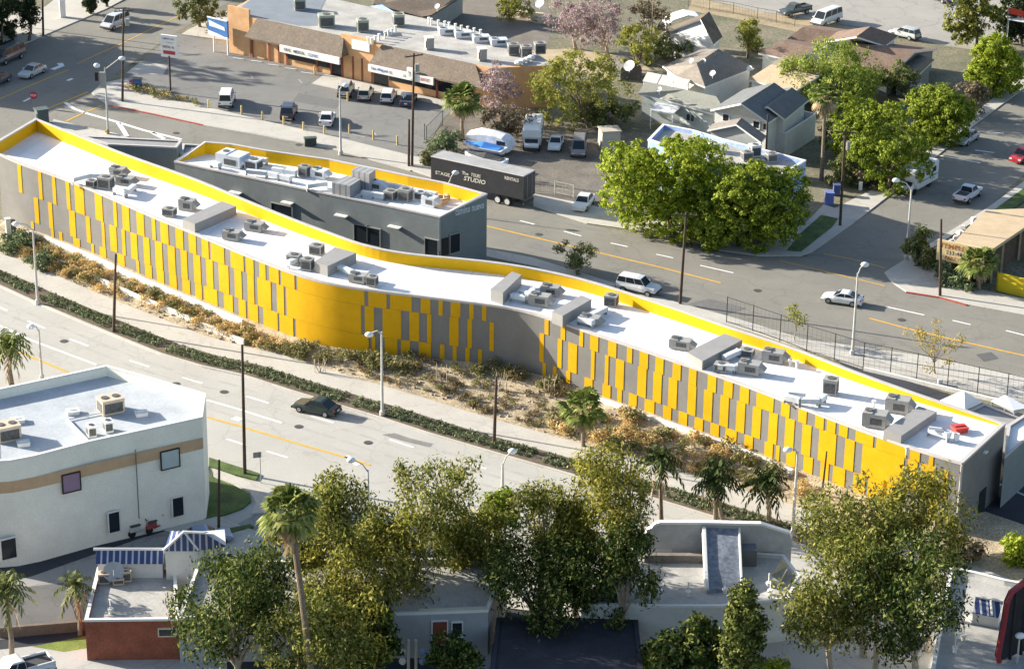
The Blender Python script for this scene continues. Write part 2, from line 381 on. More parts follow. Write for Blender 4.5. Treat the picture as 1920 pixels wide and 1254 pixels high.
# ================================================================ lower road (curved boulevard)
KPX = [(-160, 470), (-80, 505), (0, 539), (70, 571), (142, 601), (214, 631), (301, 666), (378, 689), (455, 706), (545, 735), (640, 764), (720, 788), (800, 814), (874, 836), (960, 861), (1059, 889), (1170, 921), (1280, 954), (1390, 988), (1500, 1023), (1620, 1064), (1740, 1108), (1880, 1160), (2050, 1228)]
KW = [at(x, y) for x, y in KPX]
def offs(d):
    out = []
    for i, q in enumerate(KW):
        dd = d*(1-.26*min(max((KPX[i][0]-950)/400, 0), 1)) if d < -20 else d
        t = (KW[min(i+1, len(KW)-1)]-KW[max(i-1, 0)]).normalized(); out.append(q+Vector((-t.y, t.x, 0))*dd)
    return out
def band(d0, d1, z, h, m, name, i0=0, i1=None, kind='structure'):
    a, b = offs(d0)[i0:i1], offs(d1)[i0:i1]; mb = MB()
    if h is None:
        for i in range(len(a)-1):
            mb.poly([(a[i].x, a[i].y, z), (a[i+1].x, a[i+1].y, z), (b[i+1].x, b[i+1].y, z), (b[i].x, b[i].y, z)])
    else: mb.prism([(q.x, q.y) for q in a+b[::-1]], z, z+h)
    return tag(mb.build(name, m), kind=kind)
band(-24.5, 0, .012, None, M_CONC, 'lower_road')
band(-24.8, -24.5, -.02, .15, M_WALK, 'kerb')
band(-29, -24.8, -.02, .13, M_WALK, 'sidewalk')
band(0, .3, -.02, .16, M_WALK, 'kerb')
band(.3, 3.0, -.02, .11, mat('bed_soil', (.13, .10, .07), amt=.3, scale=2, fine=.3), 'planting_bed')
band(3.0, 6.2, -.02, .14, M_WALK, 'sidewalk')
mark('lane_line', [(-40, 592), (0, 611), (50, 635), (181, 684)], .3, M_WHITE); mark('lane_line', [(388, 750), (450, 768), (529, 793)], .3, M_WHITE)
mark('centre_line', [(37, 661), (82, 679), (127, 698)], .3, M_YLINE); mark('centre_line', [(388, 782), (450, 799), (569, 835), (640, 855), (694, 872)], .3, M_YLINE)
for a, b in (((-6, 574), (14, 583)), ((52, 602), (84, 616)), ((131, 636), (166, 649)), ((243, 676), (280, 688)), ((342, 708), (380, 719)), ((462, 743), (504, 756)), ((583, 780), (626, 793)), ((730, 824), (776, 839)), ((868, 865), (912, 879)), ((1045, 945), (1080, 957)), ((425, 823), (462, 835)), ((500, 846), (540, 858)), ((760, 893), (800, 905))):
    mark('lane_dash', [a, b], .24, M_WHITE)
mark('turn_arrow', [(438, 783), (452, 788)], .7, M_WHITE); mark('turn_arrow', [(650, 855), (662, 866), (672, 872)], .5, M_WHITE)
sheet('road_patch', [(740, 812), (770, 822), (812, 832), (806, 838), (760, 828), (716, 815)], .024, mat('patch_asphalt', (.2, .195, .185), amt=.15, scale=1, fine=.15))
sheet('road_patch', [(600, 757), (660, 772), (700, 786), (670, 788), (610, 770)], .024, mat('patch_concrete', (.33, .31, .285), amt=.15, scale=1, fine=.15))
# ground between the boulevard and the foreground shops
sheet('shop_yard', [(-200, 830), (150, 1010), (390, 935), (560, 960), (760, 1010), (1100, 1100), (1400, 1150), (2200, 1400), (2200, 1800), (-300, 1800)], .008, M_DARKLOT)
sheet('driveway', [(-60, 1110), (60, 1080), (260, 1010), (383, 975), (440, 985), (540, 930), (600, 950), (470, 1002), (330, 1040), (190, 1090), (60, 1160), (-60, 1190)], .016, roadmat('drive_concrete', (.31, .30, .285), (.25, .245, .235), crack=.2))
slab('sidewalk', [(400, 880), (430, 890), (470, 905), (500, 915), (560, 935), (530, 960), (470, 965), (480, 945), (470, 925), (440, 910), (400, 896)], .13, M_WALK)
slab('lawn', [(385, 873), (400, 898), (438, 912), (468, 928), (471, 942), (455, 955), (425, 966), (384, 975)], .17, M_GRASS)
slab('lawn', [(392, 860), (430, 872), (487, 890), (480, 902), (440, 892), (392, 876)], .17, M_GRASS)
slab('lawn', [(418, 995), (470, 985), (476, 990), (425, 1003)], .17, M_GRASS)
# planting slope between sidewalk and school wall

for x, y in ((1010, 440), (1420, 545), (1690, 600), (860, 395), (560, 272), (330, 250), (1720, 420), (250, 120)):
    p = at(x, y); mb = MB(); mb.poly([(p.x+.42*math.cos(t), p.y+.42*math.sin(t), .040) for t in [k*math.pi/7 for k in range(14)]]); struct(mb, 'manhole_cover', mat('cast_iron', (.07, .068, .065), amt=.2, scale=4))
for x, y in ((120, 640), (420, 735), (560, 800), (850, 905), (330, 720), (690, 830)):
    p = at(x, y); mb = MB(); mb.poly([(p.x+.42*math.cos(t), p.y+.42*math.sin(t), .040) for t in [k*math.pi/7 for k in range(14)]]); struct(mb, 'manhole_cover', mat('cast_iron', (.07, .068, .065), amt=.2, scale=4))
for px, m_ in (([(1290, 570), (1330, 560), (1400, 578), (1360, 590)], (.15, .147, .14)), ([(1560, 640), (1600, 632), (1660, 646), (1625, 655)], (.17, .165, .155)), ([(1830, 665), (1858, 660), (1872, 672), (1845, 678)], (.11, .11, .108)), ([(1000, 455), (1060, 470), (1050, 478), (990, 463)], (.19, .182, .168)), ([(640, 300), (720, 318), (712, 324), (632, 306)], (.17, .165, .155)), ([(560, 175), (640, 190), (630, 205), (548, 190)], (.15, .148, .142)), ([(460, 130), (540, 147), (530, 158), (450, 140)], (.19, .185, .175))):
    sheet('asphalt_patch', px, .0265, mat('patch_%d_%d' % px[0], m_, amt=.12, scale=1.5, fine=.12))
# tyre-darkened wheel tracks of the boulevard lanes
M_TRACK = mat('worn_track', (.385, .372, .343), amt=.12, scale=.6, fine=.1)
for d_ in (-2.1, -3.8, -5.8, -7.5): band(d_-.22, d_+.22, .0145, None, M_TRACK, 'wheel_track')
M_TRACK2 = mat('worn_asphalt_track', (.205, .196, .175), amt=.12, scale=.6, fine=.1)
struct(strip('', [(930, 455), (1130, 505), (1330, 555), (1600, 622), (1920, 692)], .5, .0125, M_TRACK2), 'wheel_track', M_TRACK2); struct(strip('', [(930, 446), (1130, 495), (1330, 545), (1600, 612), (1920, 681)], .5, .0125, M_TRACK2), 'wheel_track', M_TRACK2)
struct(strip('', [(1000, 405), (1200, 452), (1400, 500), (1700, 572), (1920, 615)], .5, .0125, M_TRACK2), 'wheel_track', M_TRACK2)
# ================================================================ the school building
M_GREY = mat('grey_cladding', (.185, .18, .172), rough=.55, amt=.10, scale=.5, fine=.10, fscale=14)
M_YEL = mat('yellow_cladding', (.61, .335, .002), rough=.6, spec=.2, amt=.09, scale=.5, fine=.09, fscale=14)
M_YIN = mat('yellow_parapet', (.70, .40, .003), rough=.6, spec=.2, amt=.04, scale=.9, fine=.04)
M_COPE = mat('metal_coping', (.50, .47, .45), rough=.45, amt=.08, scale=1.2)
M_ROOFW = mat('white_roofing', (.80, .80, .80), rough=.6, amt=.05, scale=.35, fine=.04, fscale=4)
M_DGREY = mat('charcoal_cladding', (.20, .222, .225), rough=.6, amt=.08, scale=.8, fine=.08, fscale=12)
M_SCREEN = mat('roof_screen_metal', (.30, .29, .28), rough=.5, amt=.07, scale=1.2)
GL = glassmat()
NEAR = [(-28, 279), (0, 290), (40, 309), (94, 325.6), (167, 354), (230, 381.6), (272, 400), (313, 418), (357, 434), (396, 451.5), (435.6, 468), (467, 481.5), (498, 492), (514, 500), (545.6, 511.5), (577, 522), (600, 528.5), (616, 532.5), (636, 536), (655.6, 539), (687, 543), (723, 547.5), (754, 551), (785.6, 555), (833, 561), (880, 567), (927, 572), (955, 575.5), (976, 580), (997, 586), (1028.5, 596), (1068, 611), (1107, 624), (1154, 639), (1201, 655), (1248, 671), (1290, 686), (1337, 701), (1384, 717.5), (1431, 735), (1483, 756), (1545.6, 781), (1593, 798), (1640, 815), (1694, 835), (1751, 854), (1804, 868.6)]
FAR = [(67, 222.6), (117, 242), (167.5, 262), (218, 283), (270, 302), (320, 319), (384, 342), (451, 371), (518, 398), (570, 419), (620, 436), (640, 444), (672, 457), (707, 467), (755, 474.5), (807, 480), (860, 484), (908, 488.6), (945, 493), (975, 498), (1010, 504), (1042, 511), (1075, 518.5), (1109, 527), (1142, 537), (1176, 548), (1225, 564), (1276, 580.5), (1328, 599), (1380.5, 617.6), (1430, 633), (1481, 649), (1531, 668), (1581, 688), (1632, 707), (1684, 725.5), (1751, 749), (1818, 771), (1885, 794)]
ZX, ZV = [-30, 400, 640, 880, 1020, 1300, 1810], [8.4, 7.9, 7.6, 7.2, 7.0, 6.9, 6.9]
PX, PV = [60, 150, 320, 640, 900, 1276, 1481, 1581, 1682, 1782, 1890], [1.35, 1.4, 1.45, 1.15, 1.15, 1.15, .98, .92, .72, .55, .22]
def zn(x): return lerp(ZX, ZV, x)
NW = [at(x, y, zn(x)) for x, y in NEAR]
FW, FH = [], []
for x, y in FAR:
    xn = (x-67)*1832/1818-28; z = zn(xn)+lerp(PX, PV, x); FW.append(at(x, y, z)); FH.append(lerp(PX, PV, x))
def cum(p):
    s = [0.]
    for a, b in zip(p, p[1:]): s.append(s[-1]+math.hypot(b.x-a.x, b.y-a.y))
    return s
def smooth_line(P, extra=None, step=.8, sig=2.2):
    C = cum(P); n = int(C[-1]/step); s = np.linspace(0, C[-1], n+1); k = int(3*sig/step); g = np.exp(-.5*(np.arange(-k, k+1)*step/sig)**2); g /= g.sum(); out = []
    for col in ([p.x for p in P], [p.y for p in P], [p.z for p in P], extra or [0]*len(P)):
        v = np.interp(s, C, col); q = np.concatenate([2*v[0]-v[1:k+1][::-1], v, 2*v[-1]-v[-k-1:-1][::-1]]); out.append(np.convolve(q, g, 'valid'))
    return [Vector(t) for t in zip(*out[:3])], list(out[3])
# the left end wall has a full height parapet: find where its line meets the near wall
E1 = at(0, 262, zn(-28)+1.4); e_ = E1-FW[0]; w0_ = NW[2]-NW[1]
k_ = ((NW[1].x-FW[0].x)*w0_.y-(NW[1].y-FW[0].y)*w0_.x)/(e_.x*w0_.y-e_.y*w0_.x)
q_ = FW[0]+e_*k_; NW[0] = Vector((q_.x, q_.y, zn(-28)))
NW, _u = smooth_line(NW); FW, FH = smooth_line(FW, FH)
NS, FS = cum(NW), cum(FW)
def along(P, C, s):
    return Vector((np.interp(s, C, [p.x for p in P]), np.interp(s, C, [p.y for p in P]), np.interp(s, C, [p.z for p in P])))
def wall_hit(x, y):
    """(s, z) on the near wall for a pixel"""
    d = ray(x, y); best = None
    for i in range(len(NW)-1):
        a, b = NW[i], NW[i+1]; ex, ey = b.x-a.x, b.y-a.y
        # solve t*d = a + k*e in xy
        det = d.x*(-ey)-d.y*(-ex)
        if abs(det) < 1e-9: continue
        t = (a.x*(-ey)-a.y*(-ex))/det; k = (d.x*a.y-d.y*a.x)/det
        if (i == 0 or k >= 0) and (k <= 1 or i == len(NW)-2) and t > 0:
            best = (NS[i]+k*(NS[i+1]-NS[i]), CAMH+d.z*t); break
    return best
def nrm_at(s):
    a, b = along(NW, NS, max(s-.3, 0)), along(NW, NS, min(s+.3, NS[-1])); t = (b-a); t.z = 0; t.normalize()
    return Vector((t.y, -t.x, 0))   # outward, towards the boulevard
school = thing('school_building', 'long curving school with yellow and grey striped walls and a white roof', 'school', (NW[60].x, NW[60].y, 0))
N = 150
ss = [NS[-1]*i/N for i in range(N+1)]
w = MB()
for i in range(N):
    a, b = along(NW, NS, ss[i]), along(NW, NS, ss[i+1])
    w.poly([(a.x, a.y, -.3), (b.x, b.y, -.3), (b.x, b.y, b.z), (a.x, a.y, a.z)])
o_w = w.build('front_wall', M_GREY, school, smooth=True)
import bmesh
bmm = bmesh.new(); bmm.from_mesh(o_w.data); bmesh.ops.remove_doubles(bmm, verts=bmm.verts, dist=.001); bmm.to_mesh(o_w.data); bmm.free()
fw = MB(); pin = MB(); rf = MB(); cp = MB()
tt = [i/N for i in range(N+1)]
for i in range(N):
    fa, fb = along(FW, FS, FS[-1]*tt[i]), along(FW, FS, FS[-1]*tt[i+1])
    na, nb = along(NW, NS, NS[-1]*tt[i]), along(NW, NS, NS[-1]*tt[i+1])
    ha, hb = np.interp(FS[-1]*tt[i], FS, FH), np.interp(FS[-1]*tt[i+1], FS, FH)
    fw.poly([(fb.x, fb.y, -.3), (fa.x, fa.y, -.3), (fa.x, fa.y, fa.z), (fb.x, fb.y, fb.z)])
    def inset(a, b, d):
        v = (b-a); v.z = 0; return a+v.normalized()*d
    ia, ib = inset(fa, na, .30), inset(fb, nb, .30)
    pin.poly([(ia.x, ia.y, ia.z-ha-.1), (ib.x, ib.y, ib.z-hb-.1), (ib.x, ib.y, ib.z-.02), (ia.x, ia.y, ia.z-.02)])
    ja, jb = inset(na, fa, .25), inset(nb, fb, .25)
    rf.poly([(ja.x, ja.y, na.z-.06), (jb.x, jb.y, nb.z-.06), (ib.x, ib.y, ib.z-hb), (ia.x, ia.y, ia.z-ha)])
    # copings, near and far
    oa, ob = inset(na, fa, -.05), inset(nb, fb, -.05); ka, kb = inset(na, fa, .27), inset(nb, fb, .27)
    z = .06
    cp.poly([(oa.x, oa.y, na.z+z), (ob.x, ob.y, nb.z+z), (kb.x, kb.y, nb.z+z), (ka.x, ka.y, na.z+z)])
    cp.poly([(oa.x, oa.y, na.z-.16), (ob.x, ob.y, nb.z-.16), (ob.x, ob.y, nb.z+z), (oa.x, oa.y, na.z+z)])
    cp.poly([(kb.x, kb.y, nb.z-.1), (ka.x, ka.y, na.z-.1), (ka.x, ka.y, na.z+z), (kb.x, kb.y, nb.z+z)])
    oa, ob = inset(fa, na, -.05), inset(fb, nb, -.05); ka, kb = inset(fa, na, .33), inset(fb, nb, .33)
    cp.poly([(oa.x, oa.y, fa.z+z), (ka.x, ka.y, fa.z+z), (kb.x, kb.y, fb.z+z), (ob.x, ob.y, fb.z+z)])
    cp.poly([(ka.x, ka.y, fa.z-.03), (kb.x, kb.y, fb.z-.03), (kb.x, kb.y, fb.z+z), (ka.x, ka.y, fa.z+z)])
M_SEAM = mat('roof_seam_tape', (.70, .70, .70), amt=.1, scale=2)
for i in range(3, N, 4):
    sm = MB()
    na, fa = along(NW, NS, NS[-1]*tt[i]), along(FW, FS, FS[-1]*tt[i]); ha = np.interp(FS[-1]*tt[i], FS, FH)
    d_ = (fa-na); d_.z = 0; L_ = d_.length; d_.normalize(); t_ = Vector((-d_.y, d_.x, 0))*.05
    for k in range(6):
        p0, p1 = .35+(L_-.7)*k/6, .35+(L_-.7)*(k+1)/6; z0 = na.z-.06+(fa.z-ha-na.z+.06)*p0/L_+.012; z1q = na.z-.06+(fa.z-ha-na.z+.06)*p1/L_+.012; a_, b_ = na+d_*p0, na+d_*p1
        sm.poly([(a_.x-t_.x, a_.y-t_.y, z0), (a_.x+t_.x, a_.y+t_.y, z0), (b_.x+t_.x, b_.y+t_.y, z1q), (b_.x-t_.x, b_.y-t_.y, z1q)])
    sm.build('roof_seam', M_SEAM, school)
fw.build('rear_wall', M_GREY, school)
rf.build('roof', M_ROOFW, school)
# end walls with sloping tops, parapet and coping
for nm, nP, fP, hF in (('end_wall', NW[0]+Vector((0, 0, 1.4)), FW[0], FH[0]), ('end_wall', NW[-1], FW[-1], FH[-1])):
    e = MB(); e.poly([(nP.x, nP.y, -.3), (fP.x, fP.y, -.3), (fP.x, fP.y, fP.z), (nP.x, nP.y, nP.z)]); e.build(nm, M_GREY, school)
    d = (fP-nP); d.z = 0; L = d.length; d.normalize()
    inw = Vector((d.y, -d.x, 0))*(1 if fP is FW[0] else -1)
    A, B = nP+inw*.3, fP+inw*.3
    pin.poly([(A.x, A.y, nP.z-.2-(1.4 if fP is FW[0] else 0)), (B.x, B.y, fP.z-hF-.2), (B.x, B.y, fP.z-.02), (A.x, A.y, nP.z-.02)])
    a, b = nP-inw*.05, fP-inw*.05; A, B = nP+inw*.33, fP+inw*.33; q = .065
    cp.poly([(a.x, a.y, nP.z+q), (b.x, b.y, fP.z+q), (B.x, B.y, fP.z+q), (A.x, A.y, nP.z+q)])
    cp.poly([(a.x, a.y, nP.z-.15), (b.x, b.y, fP.z-.15), (b.x, b.y, fP.z+q), (a.x, a.y, nP.z+q)])
    cp.poly([(A.x, A.y, nP.z-.1), (B.x, B.y, fP.z-.1), (B.x, B.y, fP.z+q), (A.x, A.y, nP.z+q)])
pin.build('parapet', M_YIN, school); cp.build('coping', M_COPE, school)
# corner trim of the right-hand end
c = MB(); c.box((NW[-1].x, NW[-1].y-.03, -.2), .16, .16, NW[-1].z+.05); c.build('corner_trim', M_COPE, school)
c = MB()
d = (FW[-1]-NW[-1]); d.z = 0; d.normalize(); o_ = Vector((d.y, -d.x, 0))
q = NW[-1]+d*5.2+o_*.06; c.box((q.x, q.y, 0), .12, 1.3, 2.3, math.atan2(o_.y, o_.x)); c.build('door', paint('dark_door', (.03, .032, .036)), school)
c = MB(); q = NW[-1]+d*4.6+o_*.2; c.box((q.x, q.y, NW[-1].z-.75), .3, .5, .12, math.atan2(o_.y, o_.x)); c.build('wall_light', M_WHITE, school)

# coloured panels of the near wall: rows T, M and B
B1X = [-30, 40, 103, 150, 190, 235, 265, 290, 310, 337, 361, 384.5, 409, 435.6, 457.6, 481, 503, 524.5, 555, 620, 687.5, 727.5, 780, 826, 855, 883, 908, 1016, 1024, 1057, 1090, 1115, 1149, 1181, 1236, 1268, 1334, 1365, 1397, 1431, 1472, 1489, 1520.5, 1549, 1585, 1616, 1640, 1699, 1722, 1744, 1773, 1815]
B1Y = [335, 361, 383, 401, 415, 432, 442, 450, 457, 466, 475, 484.5, 492, 500, 510, 519, 526.5, 533, 544, 561, 574, 579, 585, 592, 594.6, 597, 601, 624, 627, 637, 649, 659, 669, 680, 700, 711.5, 734, 744.5, 755.4, 768, 780, 787, 799, 807, 820, 831, 840.5, 859, 865, 872, 881, 893]
B2X = [-30, 100, 141, 167.5, 194, 213, 228, 258, 282, 310, 350, 382, 406, 435.6, 459, 480, 514, 535, 553, 620, 682, 748, 776, 801, 830, 851.6, 878, 900, 922, 1016, 1039.5, 1072.5, 1112, 1137, 1162, 1201, 1230, 1260, 1296, 1326, 1356, 1387, 1418.7, 1448, 1481, 1514, 1560, 1591, 1615, 1664, 1769, 1815]
B2Y = [380, 430, 446, 456, 464, 471, 477, 488, 497, 509, 524, 535.5, 543, 554, 563, 571, 584, 591, 598, 615, 627.6, 636, 640, 641.7, 645.6, 648, 652, 654.5, 657.5, 677, 685.6, 699, 711, 720, 729, 743, 754, 764.5, 778, 788.4, 799.4, 810.4, 821, 832, 842, 855.4, 870.4, 882, 889, 904, 939.8, 955]
s_, z1_, z2_ = [], [], []
for x in range(-12, 1800, 6):
    h1 = wall_hit(x, lerp(B1X, B1Y, x)); h2 = wall_hit(x, lerp(B2X, B2Y, x))
    if h1 is None or h2 is None: continue
    s_.append(h1[0]); z1_.append((h1[0], h1[1])); z2_.append((h2[0], h2[1]))
z1_.sort(); z2_.sort()
def smooth_z(z):
    a = np.array([q[0] for q in z]); b = np.array([q[1] for q in z]); k = np.ones(13)/13
    b2 = np.convolve(np.pad(b, 6, 'edge'), k, 'valid'); return a, b2
Z1, Z2 = smooth_z(z1_), smooth_z(z2_)
def z1(s): return float(np.interp(s, *Z1))
def z2(s): return float(np.interp(s, *Z2))
T = [(34.5, 41), (73, 79), (99, 105), (125, 131.5), (141, 158), (179, 192.5), (213.5, 219.5), (230, 243), (257, 270.5), (285.6, 292), (301.5, 316), (330, 343.7), (354.7, 368), (379, 391.5), (396, 420.7), (433, 457.3), (461.8, 476), (487, 498.3), (505.2, 523), (527.8, 552.6), (558.2, 683.5), (690.6, 725), (731.5, 772), (789, 807), (822.5, 830.4), (845, 863.4), (880, 888), (904, 912), (1021.5, 1029), (1052, 1060), (1086.6, 1093.7), (1107, 1122), (1141, 1156), (1176, 1185.6), (1199.7, 1215.4), (1229.5, 1244.4), (1261.7, 1276.6), (1292, 1306), (1327.6, 1343), (1357.5, 1374), (1388, 1404.6), (1419, 1450.8), (1465.3, 1481), (1497.7, 1512.7), (1529, 1545), (1551, 1567), (1574, 1589.6), (1605, 1637.7), (1644, 1699.8), (1707, 1725), (1742, 1750)]
M = [(65.3, 73), (92, 99), (131, 142), (162.5, 170), (192, 197), (207, 219.4), (229.5, 235.5), (246, 258), (270, 281.4), (292, 305), (316, 329), (340, 351.6), (364, 376.7), (387.5, 400), (411, 429.3), (440.5, 453.7), (465, 476.8), (483.8, 508.6), (519.8, 532.8), (538, 677.2), (684.3, 701.3), (717.5, 752.3), (768, 786), (801, 809), (843, 860), (876.7, 885), (918, 926), (1012, 1020), (1046, 1053.7), (1066, 1082), (1108.6, 1115), (1134.5, 1141), (1155, 1170), (1196, 1211.8), (1225, 1240.5), (1253.8, 1269.5), (1290, 1305), (1319.8, 1335.5), (1350.4, 1366), (1381, 1396.7), (1411, 1426.6), (1441.5, 1457.5), (1472.3, 1489), (1504, 1520.5), (1535.4, 1567), (1584, 1601.4), (1616.5, 1693.6), (1701.5, 1719), (1726.5, 1752.4), (1767.5, 1776)]
B = [(59.5, 64.5), (97, 102), (112, 118), (139, 151), (172.5, 177.5), (188.4, 200), (222, 234.5), (257, 262), (273, 285.6), (295, 308.2), (318.6, 332), (343, 357), (367, 379.2), (383.6, 408.2), (420.7, 437.2), (448.4, 461.5), (466.4, 484.3), (494.7, 521.2), (525.2, 550.3), (556, 691.6), (697.3, 704), (721.5, 745), (752, 769), (785.6, 808.4), (825, 833.5), (849, 856.3), (872.8, 880.7), (896.4, 904), (1017.5, 1024), (1037, 1044), (1061.5, 1069.4), (1096, 1111), (1130, 1144.8), (1158, 1166), (1179.3, 1194), (1209, 1227), (1243.6, 1258.5), (1272.7, 1288.4), (1302.5, 1318), (1332.4, 1348), (1360.6, 1381), (1396, 1411.7), (1433.7, 1449), (1455.3, 1461.6), (1475, 1491.5), (1507, 1523.7), (1538.6, 1553.5), (1562, 1584.3), (1600, 1622), (1628, 1690), (1742.4, 1755)]
pn = MB(); tk = .045
def panel(sa, sb, row):
    n = max(1, int((sb-sa)/.9)); L = []
    for i in range(n+1):
        s = sa+(sb-sa)*i/n; p = along(NW, NS, s); o = nrm_at(s)*tk
        hi = p.z-.17 if row == 0 else z1(s)-.012 if row == 1 else z2(s)-.012
        lo = z1(s)+.012 if row == 0 else z2(s)+.012 if row == 1 else -.25
        L.append((p, p+o, lo, hi))
    for (p, q, lo, hi), (p2, q2, lo2, hi2) in zip(L, L[1:]):
        pn.poly([(q.x, q.y, lo), (q2.x, q2.y, lo2), (q2.x, q2.y, hi2), (q.x, q.y, hi)])
        pn.poly([(q.x, q.y, hi), (q2.x, q2.y, hi2), (p2.x, p2.y, hi2), (p.x, p.y, hi)])
        pn.poly([(p.x, p.y, lo), (p2.x, p2.y, lo2), (q2.x, q2.y, lo2), (q.x, q.y, lo)])
    for (p, q, lo, hi) in (L[0], L[-1]): pn.poly([(p.x, p.y, lo), (q.x, q.y, lo), (q.x, q.y, hi), (p.x, p.y, hi)])
def yt(x): return lerp([a for a, b in NEAR], [b for a, b in NEAR], x)
for row, lst in enumerate((T, M, B)):
    for xa, xb in lst:
        e = []
        for x in (xa, xb):
            if row == 0: y = (yt(x)+lerp(B1X, B1Y, x))/2
            elif row == 1: y = (lerp(B1X, B1Y, x)+lerp(B2X, B2Y, x))/2
            else: y = lerp(B2X, B2Y, x)+18
            e.append(wall_hit(x, y)[0])
        panel(e[0], e[1], row)
o_p = pn.build('yellow_panels', M_YEL, school)
import bmesh
bmm = bmesh.new(); bmm.from_mesh(o_p.data); bmesh.ops.remove_doubles(bmm, verts=bmm.verts, dist=.001)
for f in bmm.faces: f.smooth = True
for e in bmm.edges:
    if len(e.link_faces) == 2 and e.calc_face_angle(0) > .6: e.smooth = False
bmm.to_mesh(o_p.data); bmm.free()

# grey screen boxes on the roof
def screen(px, ztop_, hgt_, parent=school, m=None):
    P = [at(x, y, ztop_) for x, y in px]; mb = MB(); mb.prism([(p.x, p.y) for p in P], ztop_-hgt_, ztop_)
    o = mb.build('roof_screen', m or M_SCREEN, parent); return o
screen([(342, 411), (415.6, 377), (443, 386.6), (365, 420)], 8.95, 1.2)
screen([(589.6, 491), (628, 463), (668, 474), (614, 499)], 8.75, 1.3)
screen([(919.6, 542), (960, 509), (978, 515), (943, 549)], 8.35, 1.35)
screen([(1035, 584), (1090, 553.5), (1109, 561), (1055, 592)], 8.1, 1.2)
screen([(1288, 660), (1358, 625), (1392, 637), (1317, 677)], 7.85, 1.1)
screen([(1657, 806), (1723, 761), (1756.6, 771.5), (1690, 816.7)], 7.7, .95)

# ================================================================ mulched slope between pavement and wall
mb = MB(); K3 = offs(6.2); rows = 7; rng = random.Random(3)
kc = cum(K3); grid = []
cols = 90
for i in range(cols+1):
    k = along(K3, kc, kc[-1]*i/cols)
    # nearest wall point
    best = min(range(0, N+1), key=lambda j: (along(NW, NS, ss[j])-k).xy.length)
    wpt = along(NW, NS, ss[best]); row = []
    edge = best in (0, N)
    for r in range(rows+1):
        t = r/rows; q = k.lerp(Vector((wpt.x, wpt.y, 0)), t) if not edge else k+Vector((.6, .8, 0))*t*9
        h = .10+(.75*t**1.3 if not edge else .3*t)+rng.uniform(-.10, .10)*(0 < r < rows)
        row.append((q.x, q.y, h))
    grid.append(row)
for i in range(cols):
    for r in range(rows): mb.poly([grid[i][r], grid[i+1][r], grid[i+1][r+1], grid[i][r+1]])
struct(mb, 'planting_slope', M_MULCH)
def wall_off(s, d, z=0.):
    p = along(NW, NS, s); return Vector((p.x, p.y, z))+nrm_at(s)*d
def kerbwall(name, s0, s1, d, h, th, m, label):
    n = 60; A, Bq = [], []
    for i in range(n+1):
        s = s0+(s1-s0)*i/n; A.append(wall_off(s, d)); Bq.append(wall_off(s, d+th))
    mb = MB(); mb.prism([(q.x, q.y) for q in A+Bq[::-1]], -.1, h); return solo(mb, name, m, label, 'low wall')
M_PALE = mat('pale_concrete', (.66, .64, .60), amt=.15, scale=1, fine=.1)
sA = wall_hit(66, 420)[0]; sB = wall_hit(470, 560)[0]; sC = wall_hit(1130, 720)[0]; sD = wall_hit(1500, 890)[0]
kerbwall('retaining_wall', sA, sB, 1.0, 1.25, .28, M_PALE, 'thin pale retaining wall along the foot of the striped wall, upper one on the left')
kerbwall('retaining_wall', sA, sB+3, 3.6, .75, .25, M_PALE, 'lower pale retaining wall between the dry shrubs on the left')
kerbwall('retaining_wall', sC, sD, .9, 1.2, .28, M_PALE, 'pale retaining wall along the wall foot behind the fan palms on the right')
# ================================================================ other buildings
M_WHITEWALL = mat('white_stucco', (.62, .62, .60), amt=.08, scale=.8, fine=.06)
M_CREAM = mat('cream_stucco', (.80, .79, .70), amt=.07, scale=.35, fine=.07)
M_GRAVEL = mat('pale_roof_gravel', (.40, .385, .36), amt=.2, scale=.4, fine=.12, fscale=5)
M_ROOFBL = mat('pale_blue_roofing', (.42, .45, .48), amt=.15, scale=.3, fine=.09, fscale=5)
M_ORANGE = mat('orange_stucco', (.62, .36, .18), amt=.12, scale=.8, fine=.08)
M_SHINGLE = mat('brown_shingle', (.155, .120, .092), amt=.15, scale=.8, fine=.25, fscale=4)
M_BROWNROOF = mat('red_brown_shingle', (.185, .125, .095), amt=.18, scale=.6, fine=.22, fscale=4)
M_GREYROOF = mat('slate_shingle', (.135, .14, .145), amt=.12, scale=.8, fine=.2, fscale=5)
M_TANROOF = mat('tan_roof', (.43, .33, .22), amt=.12, scale=.5, fine=.15, fscale=5)
M_TAUPEROOF = mat('taupe_roof', (.20, .175, .15), amt=.15, scale=.6, fine=.2, fscale=5)
M_OLIVEROOF = mat('olive_grey_roofing', (.26, .26, .22), amt=.12, scale=.5, fine=.12, fscale=5)
M_BRICK = mat('red_brick', (.27, .085, .05), amt=.18, scale=1.2, fine=.2, fscale=8)
M_WOOD = mat('dark_timber', (.10, .07, .05), amt=.25, scale=2, fine=.2)
M_TRIM = mat('white_trim', (.72, .71, .68), amt=.06, scale=1)
M_BLACK = mat('black_paint', (.02, .02, .022), rough=.5, amt=.2)
M_INT = mat('shop_interior', (.05, .055, .055), amt=.5, scale=.9, fine=.5, fscale=2)
def world_poly(px): return [at(x, y, z) for x, y, z in px]
